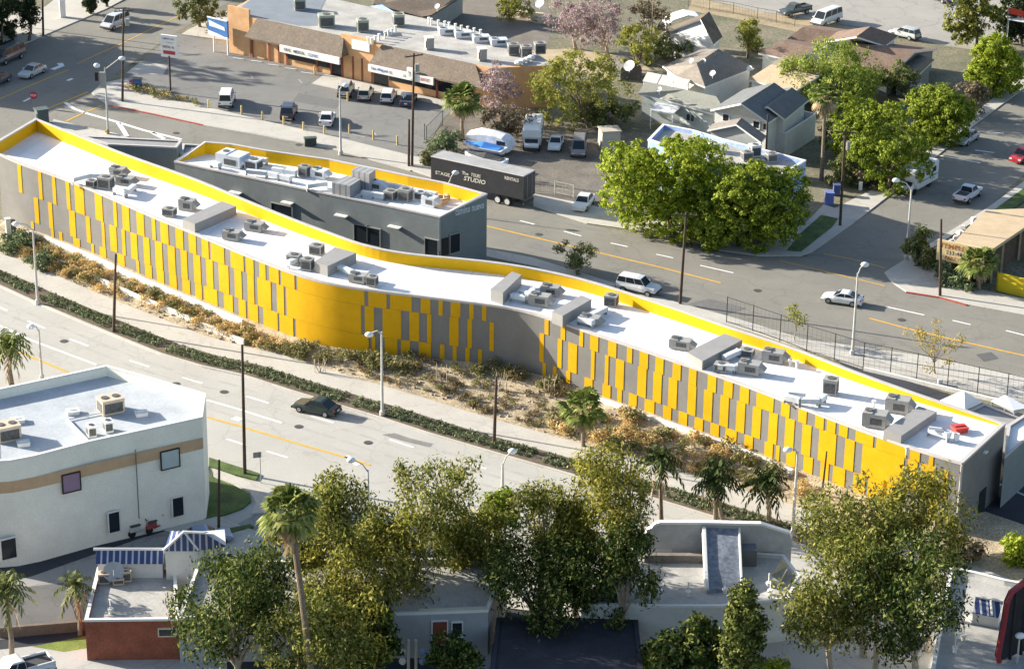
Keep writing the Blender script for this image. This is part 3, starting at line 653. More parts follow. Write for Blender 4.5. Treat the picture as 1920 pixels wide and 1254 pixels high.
def flat(name, label, cat, px, z, wm, rm, cm, par=.5, pw=.3, zs=None, base=-.1):
    """flat roofed block: outline pixels of the parapet top at height z (or heights zs)"""
    zs = zs or [z]*len(px)
    P = [at(x, y, h) for (x, y), h in zip(px, zs)]
    ar = sum(P[i].x*P[(i+1) % len(P)].y-P[(i+1) % len(P)].x*P[i].y for i in range(len(P)))
    if ar < 0: P = P[::-1]; zs = zs[::-1]
    c = sum(P, Vector((0, 0, 0)))/len(P)
    root = thing(name, label, cat, (c.x, c.y, 0)); n = len(P)
    def inn(d):
        o = []
        for i in range(n):
            a, b, e = P[i-1], P[i], P[(i+1) % n]
            d1 = (b-a); d1.z = 0; d1.normalize(); d2 = (e-b); d2.z = 0; d2.normalize()
            n1, n2 = Vector((-d1.y, d1.x, 0)), Vector((-d2.y, d2.x, 0)); m = (n1+n2)
            m = m/max(m.length_squared, .35)*2 if m.length > .3 else n1
            o.append(b+m*d)
        return o
    I, O = inn(pw), inn(-.04)
    w = MB(); r = MB(); k = MB(); ip = MB()
    for i in range(n):
        j = (i+1) % n
        w.poly([(P[i].x, P[i].y, base), (P[j].x, P[j].y, base), (P[j].x, P[j].y, zs[j]), (P[i].x, P[i].y, zs[i])])
        ip.poly([(I[j].x, I[j].y, zs[j]-par-.05), (I[i].x, I[i].y, zs[i]-par-.05), (I[i].x, I[i].y, zs[i]), (I[j].x, I[j].y, zs[j])])
        q = .05
        k.poly([(O[i].x, O[i].y, zs[i]+q), (O[j].x, O[j].y, zs[j]+q), (I[j].x, I[j].y, zs[j]+q), (I[i].x, I[i].y, zs[i]+q)])
        k.poly([(O[i].x, O[i].y, zs[i]-.14), (O[j].x, O[j].y, zs[j]-.14), (O[j].x, O[j].y, zs[j]+q), (O[i].x, O[i].y, zs[i]+q)])
        k.poly([(I[j].x, I[j].y, zs[j]-.06), (I[i].x, I[i].y, zs[i]-.06), (I[i].x, I[i].y, zs[i]+q), (I[j].x, I[j].y, zs[j]+q)])
    r.poly([(p.x, p.y, h-par) for p, h in zip(I, zs)])
    w.build('wall', wm, root); r.build('roof', rm, root)
    ip.build('parapet', wm if par < .9 else wm, root); k.build('coping', cm, root)
    return root
def house(name, label, cat, faces, wall, zw, rm, wm, inset=.45, th=.2, trim=None, roof_mats=None):
    """faces: roof planes in (px, py, z); wall: eave outline px whose walls drop to the ground"""
    W = [at(x, y, z) for x, y, z in wall]; c = sum(W, Vector((0, 0, 0)))/len(W)
    root = thing(name, label, cat, (c.x, c.y, 0))
    r = MB(); t = MB()
    for f in faces:
        q = world_poly(f)
        n = (q[1]-q[0]).cross(q[2]-q[0])
        if n.z < 0: q = q[::-1]
        r.poly(q)
        for i in range(len(q)):
            a, b = q[i], q[(i+1) % len(q)]; t.poly([(a.x, a.y, a.z-th), (b.x, b.y, b.z-th), (b.x, b.y, b.z-.005), (a.x, a.y, a.z-.005)])
        r.poly([(p.x, p.y, p.z-th) for p in reversed(q)])
    r.build('roof', rm, root); t.build('fascia', trim or M_TRIM, root)
    w = MB(); n = len(W); V = [p+(Vector((c.x, c.y, p.z))-p).normalized()*inset for p in W]
    ar = sum(V[i].x*V[(i+1) % n].y-V[(i+1) % n].x*V[i].y for i in range(n))
    if ar < 0: V = V[::-1]
    for i in range(n):
        a, b = V[i], V[(i+1) % n]; w.poly([(a.x, a.y, -.1), (b.x, b.y, -.1), (b.x, b.y, b.z-.12), (a.x, a.y, a.z-.12)])
    w.build('wall', wm, root); root['_v'] = 0; del root['_v']
    return root, V
def opening(parent, name, a, b, z0, z1, m, off=.05, depth=.12, frame=None):
    """a window or door plate on the wall line a-b (xy points), standing slightly proud"""
    a, b = Vector((a.x, a.y, 0)), Vector((b.x, b.y, 0)); d = (b-a); L = d.length; d.normalize(); o = Vector((d.y, -d.x, 0))
    if o.y > 0 and abs(o.y) > .05: o = -o
    c = (a+b)/2+o*off; mb = MB(); mb.box((c.x, c.y, z0), L, depth, z1-z0, math.atan2(d.y, d.x)); ob = mb.build(name, m, parent)
    if frame:
        f = MB(); t = .09; e = math.atan2(d.y, d.x); q = c+o*.03
        f.box((q.x, q.y, z1), L+2*t, depth+.04, t, e); f.box((q.x, q.y, z0-t), L+2*t, depth+.06, t, e)
        for s in (-1, 1):
            p = q+d*s*(L/2+t/2); f.box((p.x, p.y, z0), t, depth+.04, z1-z0, e)
        fo = f.build('frame', frame, ob)
    return ob
def on_plane(x, y, a, b):
    """point where a pixel meets the vertical plane through a-b"""
    d = ray(x, y); ex, ey = b.x-a.x, b.y-a.y
    det = d.x*(-ey)+d.y*ex; t = (a.x*(-ey)+a.y*ex)/det
    return Vector((d.x*t, d.y*t, CAMH+d.z*t))
def pane(parent, name, x0, x1, yt, yb, a, b, m, **k):
    """opening from pixel columns x0..x1 and rows yt..yb (rows at the left edge) on plane a-b"""
    p, q = on_plane(x0, yt, a, b), on_plane(x0, yb, a, b); r = on_plane(x1, yt, a, b)
    return opening(parent, name, p, r, q.z, p.z, m, **k)

# ---------------------------------------------------------------- charcoal office block
nr = [(327, 303), (400, 319), (501, 340), (600, 361), (717, 384.5), (824.5, 407)]
fr = [(913, 364), (834, 342.5), (767, 329.5), (714, 318), (664, 308), (620, 299), (501, 282), (434, 270), (384, 266)]
zn_, zf_ = 6.5, 7.75
NP = [at(x, y, zn_) for x, y in nr]; FP = [at(x, y, zf_) for x, y in fr]
off = thing('office_block', 'charcoal grey wedge shaped school block with a yellow lined roof', 'school', (NP[2].x, NP[2].y, 0))
ring = NP+FP; zz = [zn_]*len(NP)+[zf_]*len(FP)
w, k, ip, r = MB(), MB(), MB(), MB(); n = len(ring)
cen = sum(ring, Vector((0, 0, 0)))/n
def inner(i, d):
    a, b, e = ring[i-1], ring[i], ring[(i+1) % n]
    d1 = (b-a); d1.z = 0; d1.normalize(); d2 = (e-b); d2.z = 0; d2.normalize()
    m = Vector((-d1.y-d2.y, d1.x+d2.x, 0)); return b+m/max(m.length_squared, .4)*2*d
II = [inner(i, .3) for i in range(n)]; OO = [inner(i, -.05) for i in range(n)]
zr = zn_-.12
for i in range(n):
    j = (i+1) % n; a, b = ring[i], ring[j]
    w.poly([(a.x, a.y, -.1), (b.x, b.y, -.1), (b.x, b.y, zz[j]), (a.x, a.y, zz[i])])
    ip.poly([(II[j].x, II[j].y, zr-.05), (II[i].x, II[i].y, zr-.05), (II[i].x, II[i].y, zz[i]-.01), (II[j].x, II[j].y, zz[j]-.01)])
    q = .06
    k.poly([(OO[i].x, OO[i].y, zz[i]+q), (OO[j].x, OO[j].y, zz[j]+q), (II[j].x, II[j].y, zz[j]+q), (II[i].x, II[i].y, zz[i]+q)])
    k.poly([(OO[i].x, OO[i].y, zz[i]-.12), (OO[j].x, OO[j].y, zz[j]-.12), (OO[j].x, OO[j].y, zz[j]+q), (OO[i].x, OO[i].y, zz[i]+q)])
    k.poly([(II[j].x, II[j].y, zz[j]-.05), (II[i].x, II[i].y, zz[i]-.05), (II[i].x, II[i].y, zz[i]+q), (II[j].x, II[j].y, zz[j]+q)])
r.poly([(p.x, p.y, zr) for p in II])
w.build('wall', M_DGREY, off); ip.build('parapet', M_YIN, off); k.build('coping', M_COPE, off); r.build('roof', M_ROOFW, off)
A, Bq = NP[-2], NP[-1]
pane(off, 'window', 665, 713, 420, 452, A, Bq, GL, frame=M_SCREEN); pane(off, 'window', 798, 822, 446, 486, A, Bq, GL, frame=M_SCREEN)
pane(off, 'window', 510, 548, 380, 402, NP[2], NP[3], GL, frame=M_SCREEN)
c_ = MB(); p, q = on_plane(688, 421, A, Bq), on_plane(688, 452, A, Bq); c_.box((p.x, p.y-.12, q.z), .1, .1, p.z-q.z); c_.build('mullion', M_SCREEN, off)
pane(off, 'window', 843, 861, 441, 475, Bq, FP[0], GL, frame=M_SCREEN); pane(off, 'door', 828, 840, 448, 480, Bq, FP[0], M_BLACK)
for x0, x1, y, i in ((433, 454, 357, 1), (531, 551, 376, 2), (631, 653, 400, 3), (731, 753, 421, 4)):
    p, q = on_plane(x0, y, NP[i], NP[i+1]), on_plane(x1, y+4.5, NP[i], NP[i+1])
    d = (NP[i+1]-NP[i]); d.z = 0; L = d.length; d.normalize(); o = Vector((d.y, -d.x, 0)); m_ = (p+q)/2+o*.3
    mb = MB(); mb.box((m_.x, m_.y, p.z-.1), (q-p).length, .6, .12, math.atan2(d.y, d.x)); mb.build('light_shelf', M_TRIM, off)
cc = MB(); cc.box((NP[-1].x, NP[-1].y-.04, 2.6), .14, .14, zn_-2.6); cc.build('corner_trim', M_COPE, off)
p, q = on_plane(853, 404.5, Bq, FP[0]), on_plane(907, 379, Bq, FP[0]); rt = (q-p); rt.z = 0; Lw = rt.length; rt.normalize()
nn = Vector((rt.y, -rt.x, 0))
text_mesh('lettering', 'camino nuevo', Vector((p.x, p.y, p.z)), rt, UP, .85, mat('pale_lettering', (.62, .68, .70), amt=.05), off, off=.08, width=Lw)
M_SLAT = stripemat('slatted_grey_metal', (.33, .33, .335), (.20, .20, .205), (1, -.55, 0), .75, .7)
screen([(622, 342), (652, 329), (676, 336), (656, 349)], 7.9, 1.5, off, M_SLAT)
screen([(659, 319), (672, 311), (704, 318), (692, 327)], 8.6, 2.2, off, M_SLAT)
# lower wing and gate block west of it
flat('gate_block', 'low grey flat roofed block between the school and the charcoal block', 'building', [(150, 255), (200, 257), (341, 264), (331, 277), (203, 271)], 6.3, M_DGREY, M_SCREEN, M_COPE, par=.12)
flat('gate_block', 'small grey roofed link beside the yellow lined charcoal block', 'building', [(342, 270), (381, 272), (356, 290), (338, 288)], 5.2, M_DGREY, mat('blue_grey_roof', (.3, .31, .33)), M_COPE, par=.25)
mb = MB(); p = at(79, 232); mb.box((p.x, p.y, 0), 1.5, 1.2, 1.9, .5, taper=.96); mb.box((p.x, p.y, 1.9), 1.7, 1.4, .12, .5); mb.box((p.x-.3, p.y-.62, .4), .5, .06, 1.1, .5)
solo(mb, 'utility_cabinet', mat('green_grey_paint', (.09, .115, .115), amt=.1), 'dark green grey utility cabinet behind the far left roof corner', 'cabinet')

# ---------------------------------------------------------------- strip mall
G0, G1 = at(432, 98), at(864, 194); gu = (G1-G0).normalized(); go = Vector((gu.y, -gu.x, 0)); GL_ = (G1-G0).length
if go.y > 0: go = -go
def gp(u, o, z=0): return G0+gu*u+go*o+Vector((0, 0, z))
def gu_of(x, z, o=0):
    A_ = gp(0, o); B_ = gp(10, o); lo = on_plane(x, 100, A_, B_)
    p = A_
    # iterate the row so that the hit lies at height z
    y0, y1 = -200, 500
    for _ in range(40):
        ym = (y0+y1)/2; h = on_plane(x, ym, A_, B_).z
        if h > z: y0 = ym
        else: y1 = ym
    p = on_plane(x, (y0+y1)/2, A_, B_); return (p-A_).dot(gu)
mall = thing('strip_mall', 'long orange strip mall with brown mansard roof and shop signs', 'shops', tuple(G0))
HT = 5.6
BK = [at(1040, 122, HT), at(1010, 103, HT), at(900, 60, HT), at(790, 33, HT), at(690, 12, HT), at(600, -8, HT), at(500, -25, HT)]
FRt = [gp(0, 0, HT), gp(GL_+4.5, 0, HT)]
w = MB(); w.prism([(q.x, q.y) for q in [gp(0, 0), gp(GL_+4.5, 0)]+BK], -.1, HT-.05); w.build('wall', M_ORANGE, mall)
r = MB(); r.poly([(q.x, q.y, HT-.04) for q in [gp(.3, -.3), gp(GL_+4, -.3)]+BK]); r.build('roof', M_GRAVEL, mall)
ur = MB()
q0 = [gp(.3, -.5), gp(7.5, -.5), at(560, 30, HT), at(640, -25, HT)]
# blue grey resurfaced patch of the roof at the left
r2 = MB(); r2.poly([(q.x, q.y, HT-.02) for q in [gp(.5, -.6), gp(11.5, -.6), at(625, 48, HT), at(600, 22, HT), at(620, -20, HT), at(500, -24, HT)]]); r2.build('roof', mat('blue_grey_membrane', (.20, .225, .26), amt=.1, scale=.5, fine=.06), mall, label='blue grey resurfaced roof patch')
pa = MB(); pb = MB()
pa.prism([(q.x, q.y) for q in (gp(-.1, .12), gp(3.6, .12), gp(3.6, -.2), gp(-.1, -.2))], 0, 6.6)
um0, um1 = gu_of(640, 5.2), gu_of(701, 4.6)
pb.prism([(q.x, q.y) for q in (gp(um0, .1), gp(um1, .1), gp(um1, -.2), gp(um0, -.2))], 0, 6.0)
pa.build('parapet', M_ORANGE, mall); pb.build('parapet', M_ORANGE, mall)
def mansard(u0, u1, h0=5.65, h1=3.3, out=1.7, hipL=.9, hipR=.9):
    m = MB(); a, b = gp(u0+hipL, -.05, h0), gp(u1-hipR, -.05, h0); c, d = gp(u1, out, h1), gp(u0, out, h1)
    m.poly([d, c, b, a]); e, f = gp(u1, -.02, h1), gp(u0, -.02, h1); m.poly([c, e, b]); m.poly([f, d, a])
    m.poly([f, e, c, d][::-1]); m.poly([(d.x, d.y, h1-.22), (c.x, c.y, h1-.22), c, d]); m.build('mansard_roof', M_SHINGLE, mall)
uA0, uA1 = gu_of(458, 3.3, 1.7), gu_of(640, 3.3, 1.7); uB0, uB1 = gu_of(691, 3.3, 1.7), gu_of(905, 3.3, 1.7)
mansard(uA0, uA1); mansard(uB0, uB1, hipR=2.4)
def fascia(x0, x1, h=.95, zt=3.3):
    u0, u1 = gu_of(x0, 3.0, 1.85), gu_of(x1, 3.0, 1.85); m = MB(); m.prism([(q.x, q.y) for q in (gp(u0, 1.72), gp(u1, 1.72), gp(u1, 1.98), gp(u0, 1.98))], zt-h, zt); o = m.build('shop_sign', M_TRIM, mall)
    return u0, u1, o
def words(u, txt, z, h, m, par, width=None): return text_mesh('lettering', txt, gp(u, 1.98, z), gu, UP, h, m, par, off=.05 if gu.cross(UP).dot(go) > 0 else -.05, width=width)
M_INK = mat('dark_blue_ink', (.03, .04, .09), amt=.1); M_BLUEINK = mat('blue_ink', (.05, .12, .35), amt=.1); M_REDINK = mat('red_ink', (.38, .05, .06), amt=.1)
s0, s1, so1 = fascia(525, 637); L1 = s1-s0
words(s0+L1*.08, 'KING', 2.66, .42, M_INK, so1, L1*.11); words(s0+L1*.24, 'MEDICAL', 2.66, .42, M_INK, so1, L1*.19); words(s0+L1*.48, 'CLINIC', 2.66, .40, M_BLUEINK, so1, L1*.17)
s0, s1, so2 = fascia(691, 813); L2 = s1-s0
words(s0+L2*.05, 'San Miguel', 2.62, .5, M_BLUEINK, so2, L2*.26); words(s0+L2*.34, 'III', 2.64, .4, M_INK, so2, L2*.03); words(s0+L2*.55, '68', 2.64, .4, mat('brown_ink', (.2, .11, .05)), so2, L2*.04)
words(s0+L2*.80, 'DENTIST', 2.66, .42, M_REDINK, so2, L2*.15)
# storefront glass, bulkheads, pilasters
def front(u0, u1, z0, z1, m, name, o=.06):
    b = MB(); b.prism([(q.x, q.y) for q in (gp(u0, o-.1), gp(u1, o-.1), gp(u1, o), gp(u0, o))], z0, z1); return b.build(name, m, mall)
for xa, xb, z0 in ((540, 594, .9), (597, 622, .8), (623, 642, .05), (650, 662, .8), (700, 728, .05), (730, 778, 1.0), (779, 818, 1.0), (822, 850, 1.0)):
    front(gu_of(xa, 1.5), gu_of(xb, 1.5), z0, 2.45, GL, 'window', .05)
for x in (473, 505, 524, 538, 595, 622, 643, 663, 680, 699, 820): 
    u = gu_of(x, 1.5); front(u-.14, u+.14, 0, 3.2, M_BRICK, 'pilaster', .16)
mb = MB(); u0, u1 = gu_of(662, 5.2), gu_of(695, 5); mb.prism([(q.x, q.y) for q in (gp(u0, .14), gp(u1, .14), gp(u1, .3), gp(u0, .3))], 4.3, 5.6); mb.build('shop_sign', M_TRIM, mall)
mb = MB(); u0 = gu_of(770, 3.6, 2.0); mb.prism([(q.x, q.y) for q in (gp(u0-.5, 1.9), gp(u0+.5, 1.9), gp(u0+.5, 2.2), gp(u0-.5, 2.2))], 2.6, 4.1); bl = mb.build('blade_sign', M_TRIM, mall)
text_mesh('lettering', 'TV', gp(u0-.2, 2.2, 2.9), gu, UP, .7, M_INK, bl, off=.04, width=.4)

# ---------------------------------------------------------------- blue mural building under the ficus trees
mural = flat('corner_store', 'pale roofed corner store with a blue painted side wall behind the big round tree', 'shop', [(1243, 233), (1300, 244), (1360, 262), (1434, 281), (1511, 301), (1463, 331), (1330, 300), (1215, 262)], 7.0, mat('blue_mural', (.16, .27, .60), amt=.3, scale=.6, fine=.15, fscale=1.5, col2=(.42, .52, .72)), M_GRAVEL, M_TRIM, par=.45)
# ---------------------------------------------------------------- houses between the lots
def gable(name, label, af, ab, el, er, zr, ze, rm, wm, rm2=None, trim=None):
    AF, AB = at(*af, zr), at(*ab, zr); d = AB-AF; EL, ER = at(*el, ze), at(*er, ze)
    c = (AF+AB)/2; root = thing(name, label, 'house', (c.x, c.y, 0))
    r = MB(); t = MB(); th = .22
    for q in ([AF, AB, EL+d, EL], [AB, AF, ER, ER+d]):
        nn_ = (q[1]-q[0]).cross(q[2]-q[0]); q = q if nn_.z > 0 else q[::-1]
        r.poly(q); r.poly([(p.x, p.y, p.z-th) for p in reversed(q)])
        for i in range(4): a, b = q[i], q[(i+1) % 4]; t.poly([(a.x, a.y, a.z-th), (b.x, b.y, b.z-th), (b.x, b.y, b.z), (a.x, a.y, a.z)])
    r.build('roof', rm, root); t.build('fascia', trim or M_TRIM, root)
    w = MB(); e = d.normalized()*.5; s = (ER-EL); sl = s.normalized()*.4
    a, b, cc_, dd = EL+e+sl, ER+e-sl, ER+d-e-sl, EL+d-e+sl
    for p, q in ((a, b), (b, cc_), (cc_, dd), (dd, a)): w.poly([(p.x, p.y, -.1), (q.x, q.y, -.1), (q.x, q.y, ze-.05), (p.x, p.y, ze-.05)])
    w.poly([(a.x, a.y, ze-.06), (b.x, b.y, ze-.06), (AF.x+e.x, AF.y+e.y, zr-.25)]); w.poly([(cc_.x, cc_.y, ze-.06), (dd.x, dd.y, ze-.06), (AB.x-e.x, AB.y-e.y, zr-.25)])
    w.build('wall', wm, root)
    return root, a, b
h1, a, b = gable('gabled_house', 'white two storey house with a dark slate gable roof behind the corner store', (1389.5, 194), (1452, 155), (1332, 206), (1441, 230), 7.4, 5.2, M_GREYROOF, M_WHITEWALL)
pane(h1, 'window', 1357, 1368, 213, 226, a, b, GL, frame=M_TRIM); pane(h1, 'window', 1414, 1425, 226, 239, a, b, GL, frame=M_TRIM); pane(h1, 'window', 1432, 1436, 232, 242, a, b, GL)
h1b = gable('gabled_house', 'dark slate roofed rear wing joined to the white two storey house', (1440, 200), (1485, 164), (1400, 205), (1472, 224), 6.6, 5.0, M_GREYROOF, M_WHITEWALL)
h2, a, b = gable('gabled_house', 'small grey gabled cottage in front of the white two storey house', (1380, 233), (1390, 221), (1326, 244), (1427, 267), 6.4, 4.9, M_TAUPEROOF, mat('grey_siding', (.30, .32, .31), amt=.08))
mb = flat('deck', 'dark railed roof deck on the right of the white two storey house', 'deck', [(1447, 239), (1505, 208), (1530, 214), (1473, 250)], 3.2, M_WHITEWALL, M_TAUPEROOF, M_TRIM, par=.9, pw=.15)
h3, V = house('bungalow', 'low bungalow with olive grey flat roof beside the slatted patio cover', 'house', [[(1196, 175, 3.5), (1210, 154, 4.1), (1284, 168, 4.1), (1343, 181, 4.1), (1352, 196, 3.6), (1344, 215, 3.1), (1314, 207, 3.1), (1277, 196, 3.1), (1237, 184, 3.1)]], [(1198, 175, 3.4), (1212, 156, 3.9), (1340, 183, 3.9), (1342, 213, 3.1), (1277, 195, 3.1)], 3.2, M_OLIVEROOF, mat('pale_green_stucco', (.44, .47, .45), amt=.08))
a, b = at(1277, 197, 3.1), at(1340, 214, 3.1); pane(h3, 'window', 1291, 1296, 213, 224, a, b, GL, off=.3); pane(h3, 'window', 1299, 1303, 215, 226, a, b, GL, off=.3)
def canopy(name, label, px, z, m, posts=True, cat='canopy', th=.1, group=None, panels=1):
    P = [at(x, y, z) for x, y in px]; c = sum(P, Vector((0, 0, 0)))/len(P); root = thing(name, label, cat, (c.x, c.y, 0), group=group)
    for k in range(panels):
        mb = MB(); t0, t1 = k/panels+(.02 if k else 0), (k+1)/panels
        Q = [P[0].lerp(P[1], t0), P[0].lerp(P[1], t1), P[3].lerp(P[2], t1), P[3].lerp(P[2], t0)] if panels > 1 else P
        mb.prism([(p.x, p.y) for p in Q], z-th, z); mb.build('cover', m, root)
    for p in P:
        q = p+(c-p)*.06; mb = MB(); mb.tube([(q.x, q.y, 0), (q.x, q.y, z-th)], .06, 5); mb.build('post', M_TRIM, root)
    return root
canopy('patio_cover', 'pale slatted patio cover in three bays behind the olive bungalow', [(1214, 135), (1294, 150), (1285, 168), (1205, 152)], 3.4, mat('pale_slats', (.56, .55, .52), amt=.12, scale=2, fine=.12), panels=3)
canopy('yard_canopy', 'rumpled white tarp canopy in front of the olive bungalow', [(1234, 186), (1280, 198), (1262, 213), (1219, 205)], 2.6, mat('white_tarp', (.68, .68, .68), amt=.1, scale=1.2, fine=.08))
h4, _ = house('hip_roof_house', 'brown hip roofed house with white satellite dishes', 'house', [[(1347, 92, 5.6), (1306, 119, 5.6), (1322, 163, 3.2), (1414, 127, 3.2)], [(1306, 119, 5.6), (1268, 143, 3.2), (1322, 163, 3.2)], [(1306, 119, 5.6), (1347, 92, 5.6), (1315, 92, 3.2), (1242, 124, 3.2), (1268, 143, 3.2)]], [(1322, 162, 3.2), (1412, 127, 3.2), (1316, 94, 3.2), (1245, 124, 3.2), (1268, 142, 3.2)], 3.2, M_TAUPEROOF, M_WHITEWALL)
gable('gabled_house', 'tan roofed pale house partly hidden behind the dark slate gable', (1446, 121), (1535, 143), (1470, 104), (1402, 149), 4.9, 3.2, M_TANROOF, M_CREAM)
gable('long_roof_house', 'wide red brown roofed house beside the pale playground', (1716, 97), (1591, 79), (1668, 143), (1758, 92), 5.2, 3.0, M_BROWNROOF, mat('grey_siding2', (.25, .26, .27)))
house('porch_roof', 'small dark porch roof at the right end of the wide red brown house', 'porch', [[(1712, 100, 3.5), (1740, 108, 3.9), (1712, 139, 3.3), (1676, 143, 2.9)], [(1740, 108, 3.9), (1752, 112, 3.1), (1722, 141, 2.7), (1712, 139, 3.3)]], [(1714, 102, 3.2), (1748, 112, 3.0), (1722, 139, 2.7), (1680, 142, 2.8)], 2.8, M_TAUPEROOF, mat('grey_siding2', (.25, .26, .27)))
gable('gabled_house', 'red brown gabled house behind the wide roof by the playground', (1606, 69), (1632, 50), (1545, 78), (1660, 86), 6.6, 4.6, M_BROWNROOF, M_WHITEWALL)
gable('gabled_house', 'small red brown roofed cottage left of the bright feathery tree', (1533, 90), (1464, 77), (1490, 113), (1552, 86), 4.6, 3.0, M_BROWNROOF, M_WHITEWALL)
gable('gabled_house', 'red brown roofed cottage against the dirt bank of the playground', (1590, 62), (1505, 51), (1560, 85), (1606, 58), 4.6, 3.0, M_BROWNROOF, M_WHITEWALL)
gable('gabled_house', 'dark brown roofed house beside the white arched awning', (1313, 36), (1330, 22), (1246, 62), (1338, 84), 5.8, 3.4, mat('dark_brown_roof', (.13, .10, .07), amt=.25, scale=.6, fine=.25, fscale=4), M_WHITEWALL)
house('brown_roof_house', 'brown roofed house at the top edge behind the strip mall', 'house', [[(700, 8, 4.4), (790, 32, 3.2), (808, 29, 3.2), (856, 0, 3.6), (880, -30, 4.6), (720, -45, 5.0)]], [(704, 9, 3.8), (790, 31, 3.1), (808, 28, 3.1), (872, -26, 4.0), (725, -40, 4.0)], 3, mat('tan_brown_shingle', (.235, .175, .125), amt=.12, scale=.5, fine=.2, fscale=4), mat('grey_siding', (.30, .32, .31)), trim=M_WOOD)
# white arched awning
mb = MB(); P = [at(1249, 50, 3), at(1262, 38, 4), at(1290, 29, 4.6), (at(1312, 33, 4.4)), at(1336, 50, 3)]
for p, q in zip(P, P[1:]): mb.poly([p, q, q+Vector((-.5, 2.6, .1)), p+Vector((-.5, 2.6, .1))]); mb.poly([(p.x, p.y, p.z-.2), (q.x, q.y, q.z-.2), q, p])
for p in (P[0], P[-1]): mb.tube([(p.x, p.y+1, 0), (p.x, p.y+1, p.z)], .08, 5)
solo(mb, 'arched_awning', M_TRIM, 'white arched metal awning above the dark brown roofed house', 'awning')
# dark shed with a rounded roof
mb = MB(); P = at(1183, 150); ax = Vector((.9, .3, 0)); ay = Vector((-.3, .9, 0))
for i in range(8):
    t0, t1 = math.pi*i/8, math.pi*(i+1)/8
    p0, p1 = P+ax*(-1.6*math.cos(t0))+UP*(1.3+1.1*math.sin(t0)), P+ax*(-1.6*math.cos(t1))+UP*(1.3+1.1*math.sin(t1))
    mb.poly([p0, p1, p1+ay*3.5, p0+ay*3.5]); mb.poly([(p0.x, p0.y, 0), (p1.x, p1.y, 0), p1, p0])
for s in (-1, 1): q = P+ax*1.6*s; mb.poly([q, q+ay*3.5, q+ay*3.5+UP*1.3, q+UP*1.3])
solo(mb, 'round_top_shed', mat('dark_shed', (.09, .085, .08), amt=.2), 'dark round topped shed with a white dish left of the slatted patio cover', 'shed')

# ---------------------------------------------------------------- roadside taco stand on the right
st = thing('corner_restaurant', 'tan flat roofed roadside restaurant with a lettered yellow board', 'restaurant', tuple(at(1800, 500)))
RP = [(1786, 457), (1831, 410), (1851, 393.5), (1925, 391), (1990, 388), (1960, 400), (1863, 465.5)]
W_ = [at(x, y, 4.1) for x, y in RP]; mb = MB(); mb.prism([(p.x, p.y) for p in W_], 3.75, 4.1); mb.build('roof', mat('tan_felt_roof', (.50, .385, .25), amt=.1, scale=.5, fine=.1), st)
a, b, e = at(1788, 460, 3.8), at(1862, 468, 3.8), at(1925, 415, 3.8); bb = at(1856, 398, 3.8)
mb = MB(); 
for p, q in ((a, b), (bb, a)): mb.poly([(p.x, p.y, 0), (q.x, q.y, 0), (q.x, q.y, 3.76), (p.x, p.y, 3.76)])
d = Vector((1.6, 2.8, 0)); mb.poly([(b.x+d.x-1.5, b.y+d.y, 0), (e.x+d.x+8, e.y+10, 0), (e.x+d.x+8, e.y+10, 3.75), (b.x+d.x-1.5, b.y+d.y, 3.75)])
mb.build('wall', M_WOOD, st)
for x, y in ((1865, 470), (1884, 453), (1917, 427)):
    p = at(x, y, 3.8); mb = MB(); mb.box((p.x-.1, p.y+.1, 0), .22, .22, 3.76); mb.build('post', M_TANROOF, st)
sa, sb = at(1752, 522), at(1840, 540); du = (sb-sa).normalized(); dn = Vector((du.y, -du.x, 0)); Lb = (sb-sa).length
mb = MB(); mb.prism([(q.x, q.y) for q in (sa, sb, sb-dn*.25, sa-dn*.25)], 2.2, 4.5); bd = mb.build('sign_board', mat('faded_yellow_board', (.66, .52, .28), amt=.12, scale=.8, fine=.08), st)
M_ORINK = mat('orange_ink', (.42, .12, .03), amt=.2)
text_mesh('lettering', 'TEMPLE ST.', sa+du*.35+UP*3.72, du, UP, .55, M_ORINK, bd, off=.05, width=Lb*.80)
text_mesh('lettering', '213-484-4', sa+du*1.1+UP*3.08, du, UP, .45, M_INK, bd, off=.05, width=Lb*.50)
text_mesh('lettering', 'PARTY ROOM', sa+du*1.0+UP*2.45, du, UP, .42, M_ORINK, bd, off=.05, width=Lb*.66)
for t in (.1, .6, .95):
    q = sa.lerp(sb, t)-dn*.12; mb = MB(); mb.box((q.x, q.y, 0), .2, .2, 2.2); mb.build('post', M_TRIM, st)
mb = MB(); p, q, r_ = at(1870, 545), at(1925, 558), at(1990, 574); dd = Vector((-.1, .3, 0)); mb.prism([(v.x, v.y) for v in (p, q, r_, r_+dd, q+dd, p+dd)], -.05, 1.95)
mb.prism([(v.x, v.y) for v in (p-dd*.2, r_-dd*.2, r_+dd*1.2, p+dd*1.2)], 1.95, 2.03)
solo(mb, 'yellow_wall', mat('bright_yellow_paint', (.62, .47, .02), amt=.08, scale=.6), 'bright yellow garden wall at the right edge below the restaurant', 'wall')
# white stones along the restaurant roof edge
for i, (x, y) in enumerate(((1776, 460), (1784, 453), (1792, 446), (1799, 437), (1806, 427), (1826, 411))):
    mb = MB(); p = at(x, y, 2.6); mb.box((p.x, p.y, 0), .5, .5, 2.5, i, taper=.9); mb.box((p.x, p.y, 2.5), .65, .6, .35, i*.7, taper=.6); solo(mb, 'white_pillar', M_TRIM, 'white capped pillar beside the tan restaurant roof', 'pillar', 'white pillars beside the tan roof')

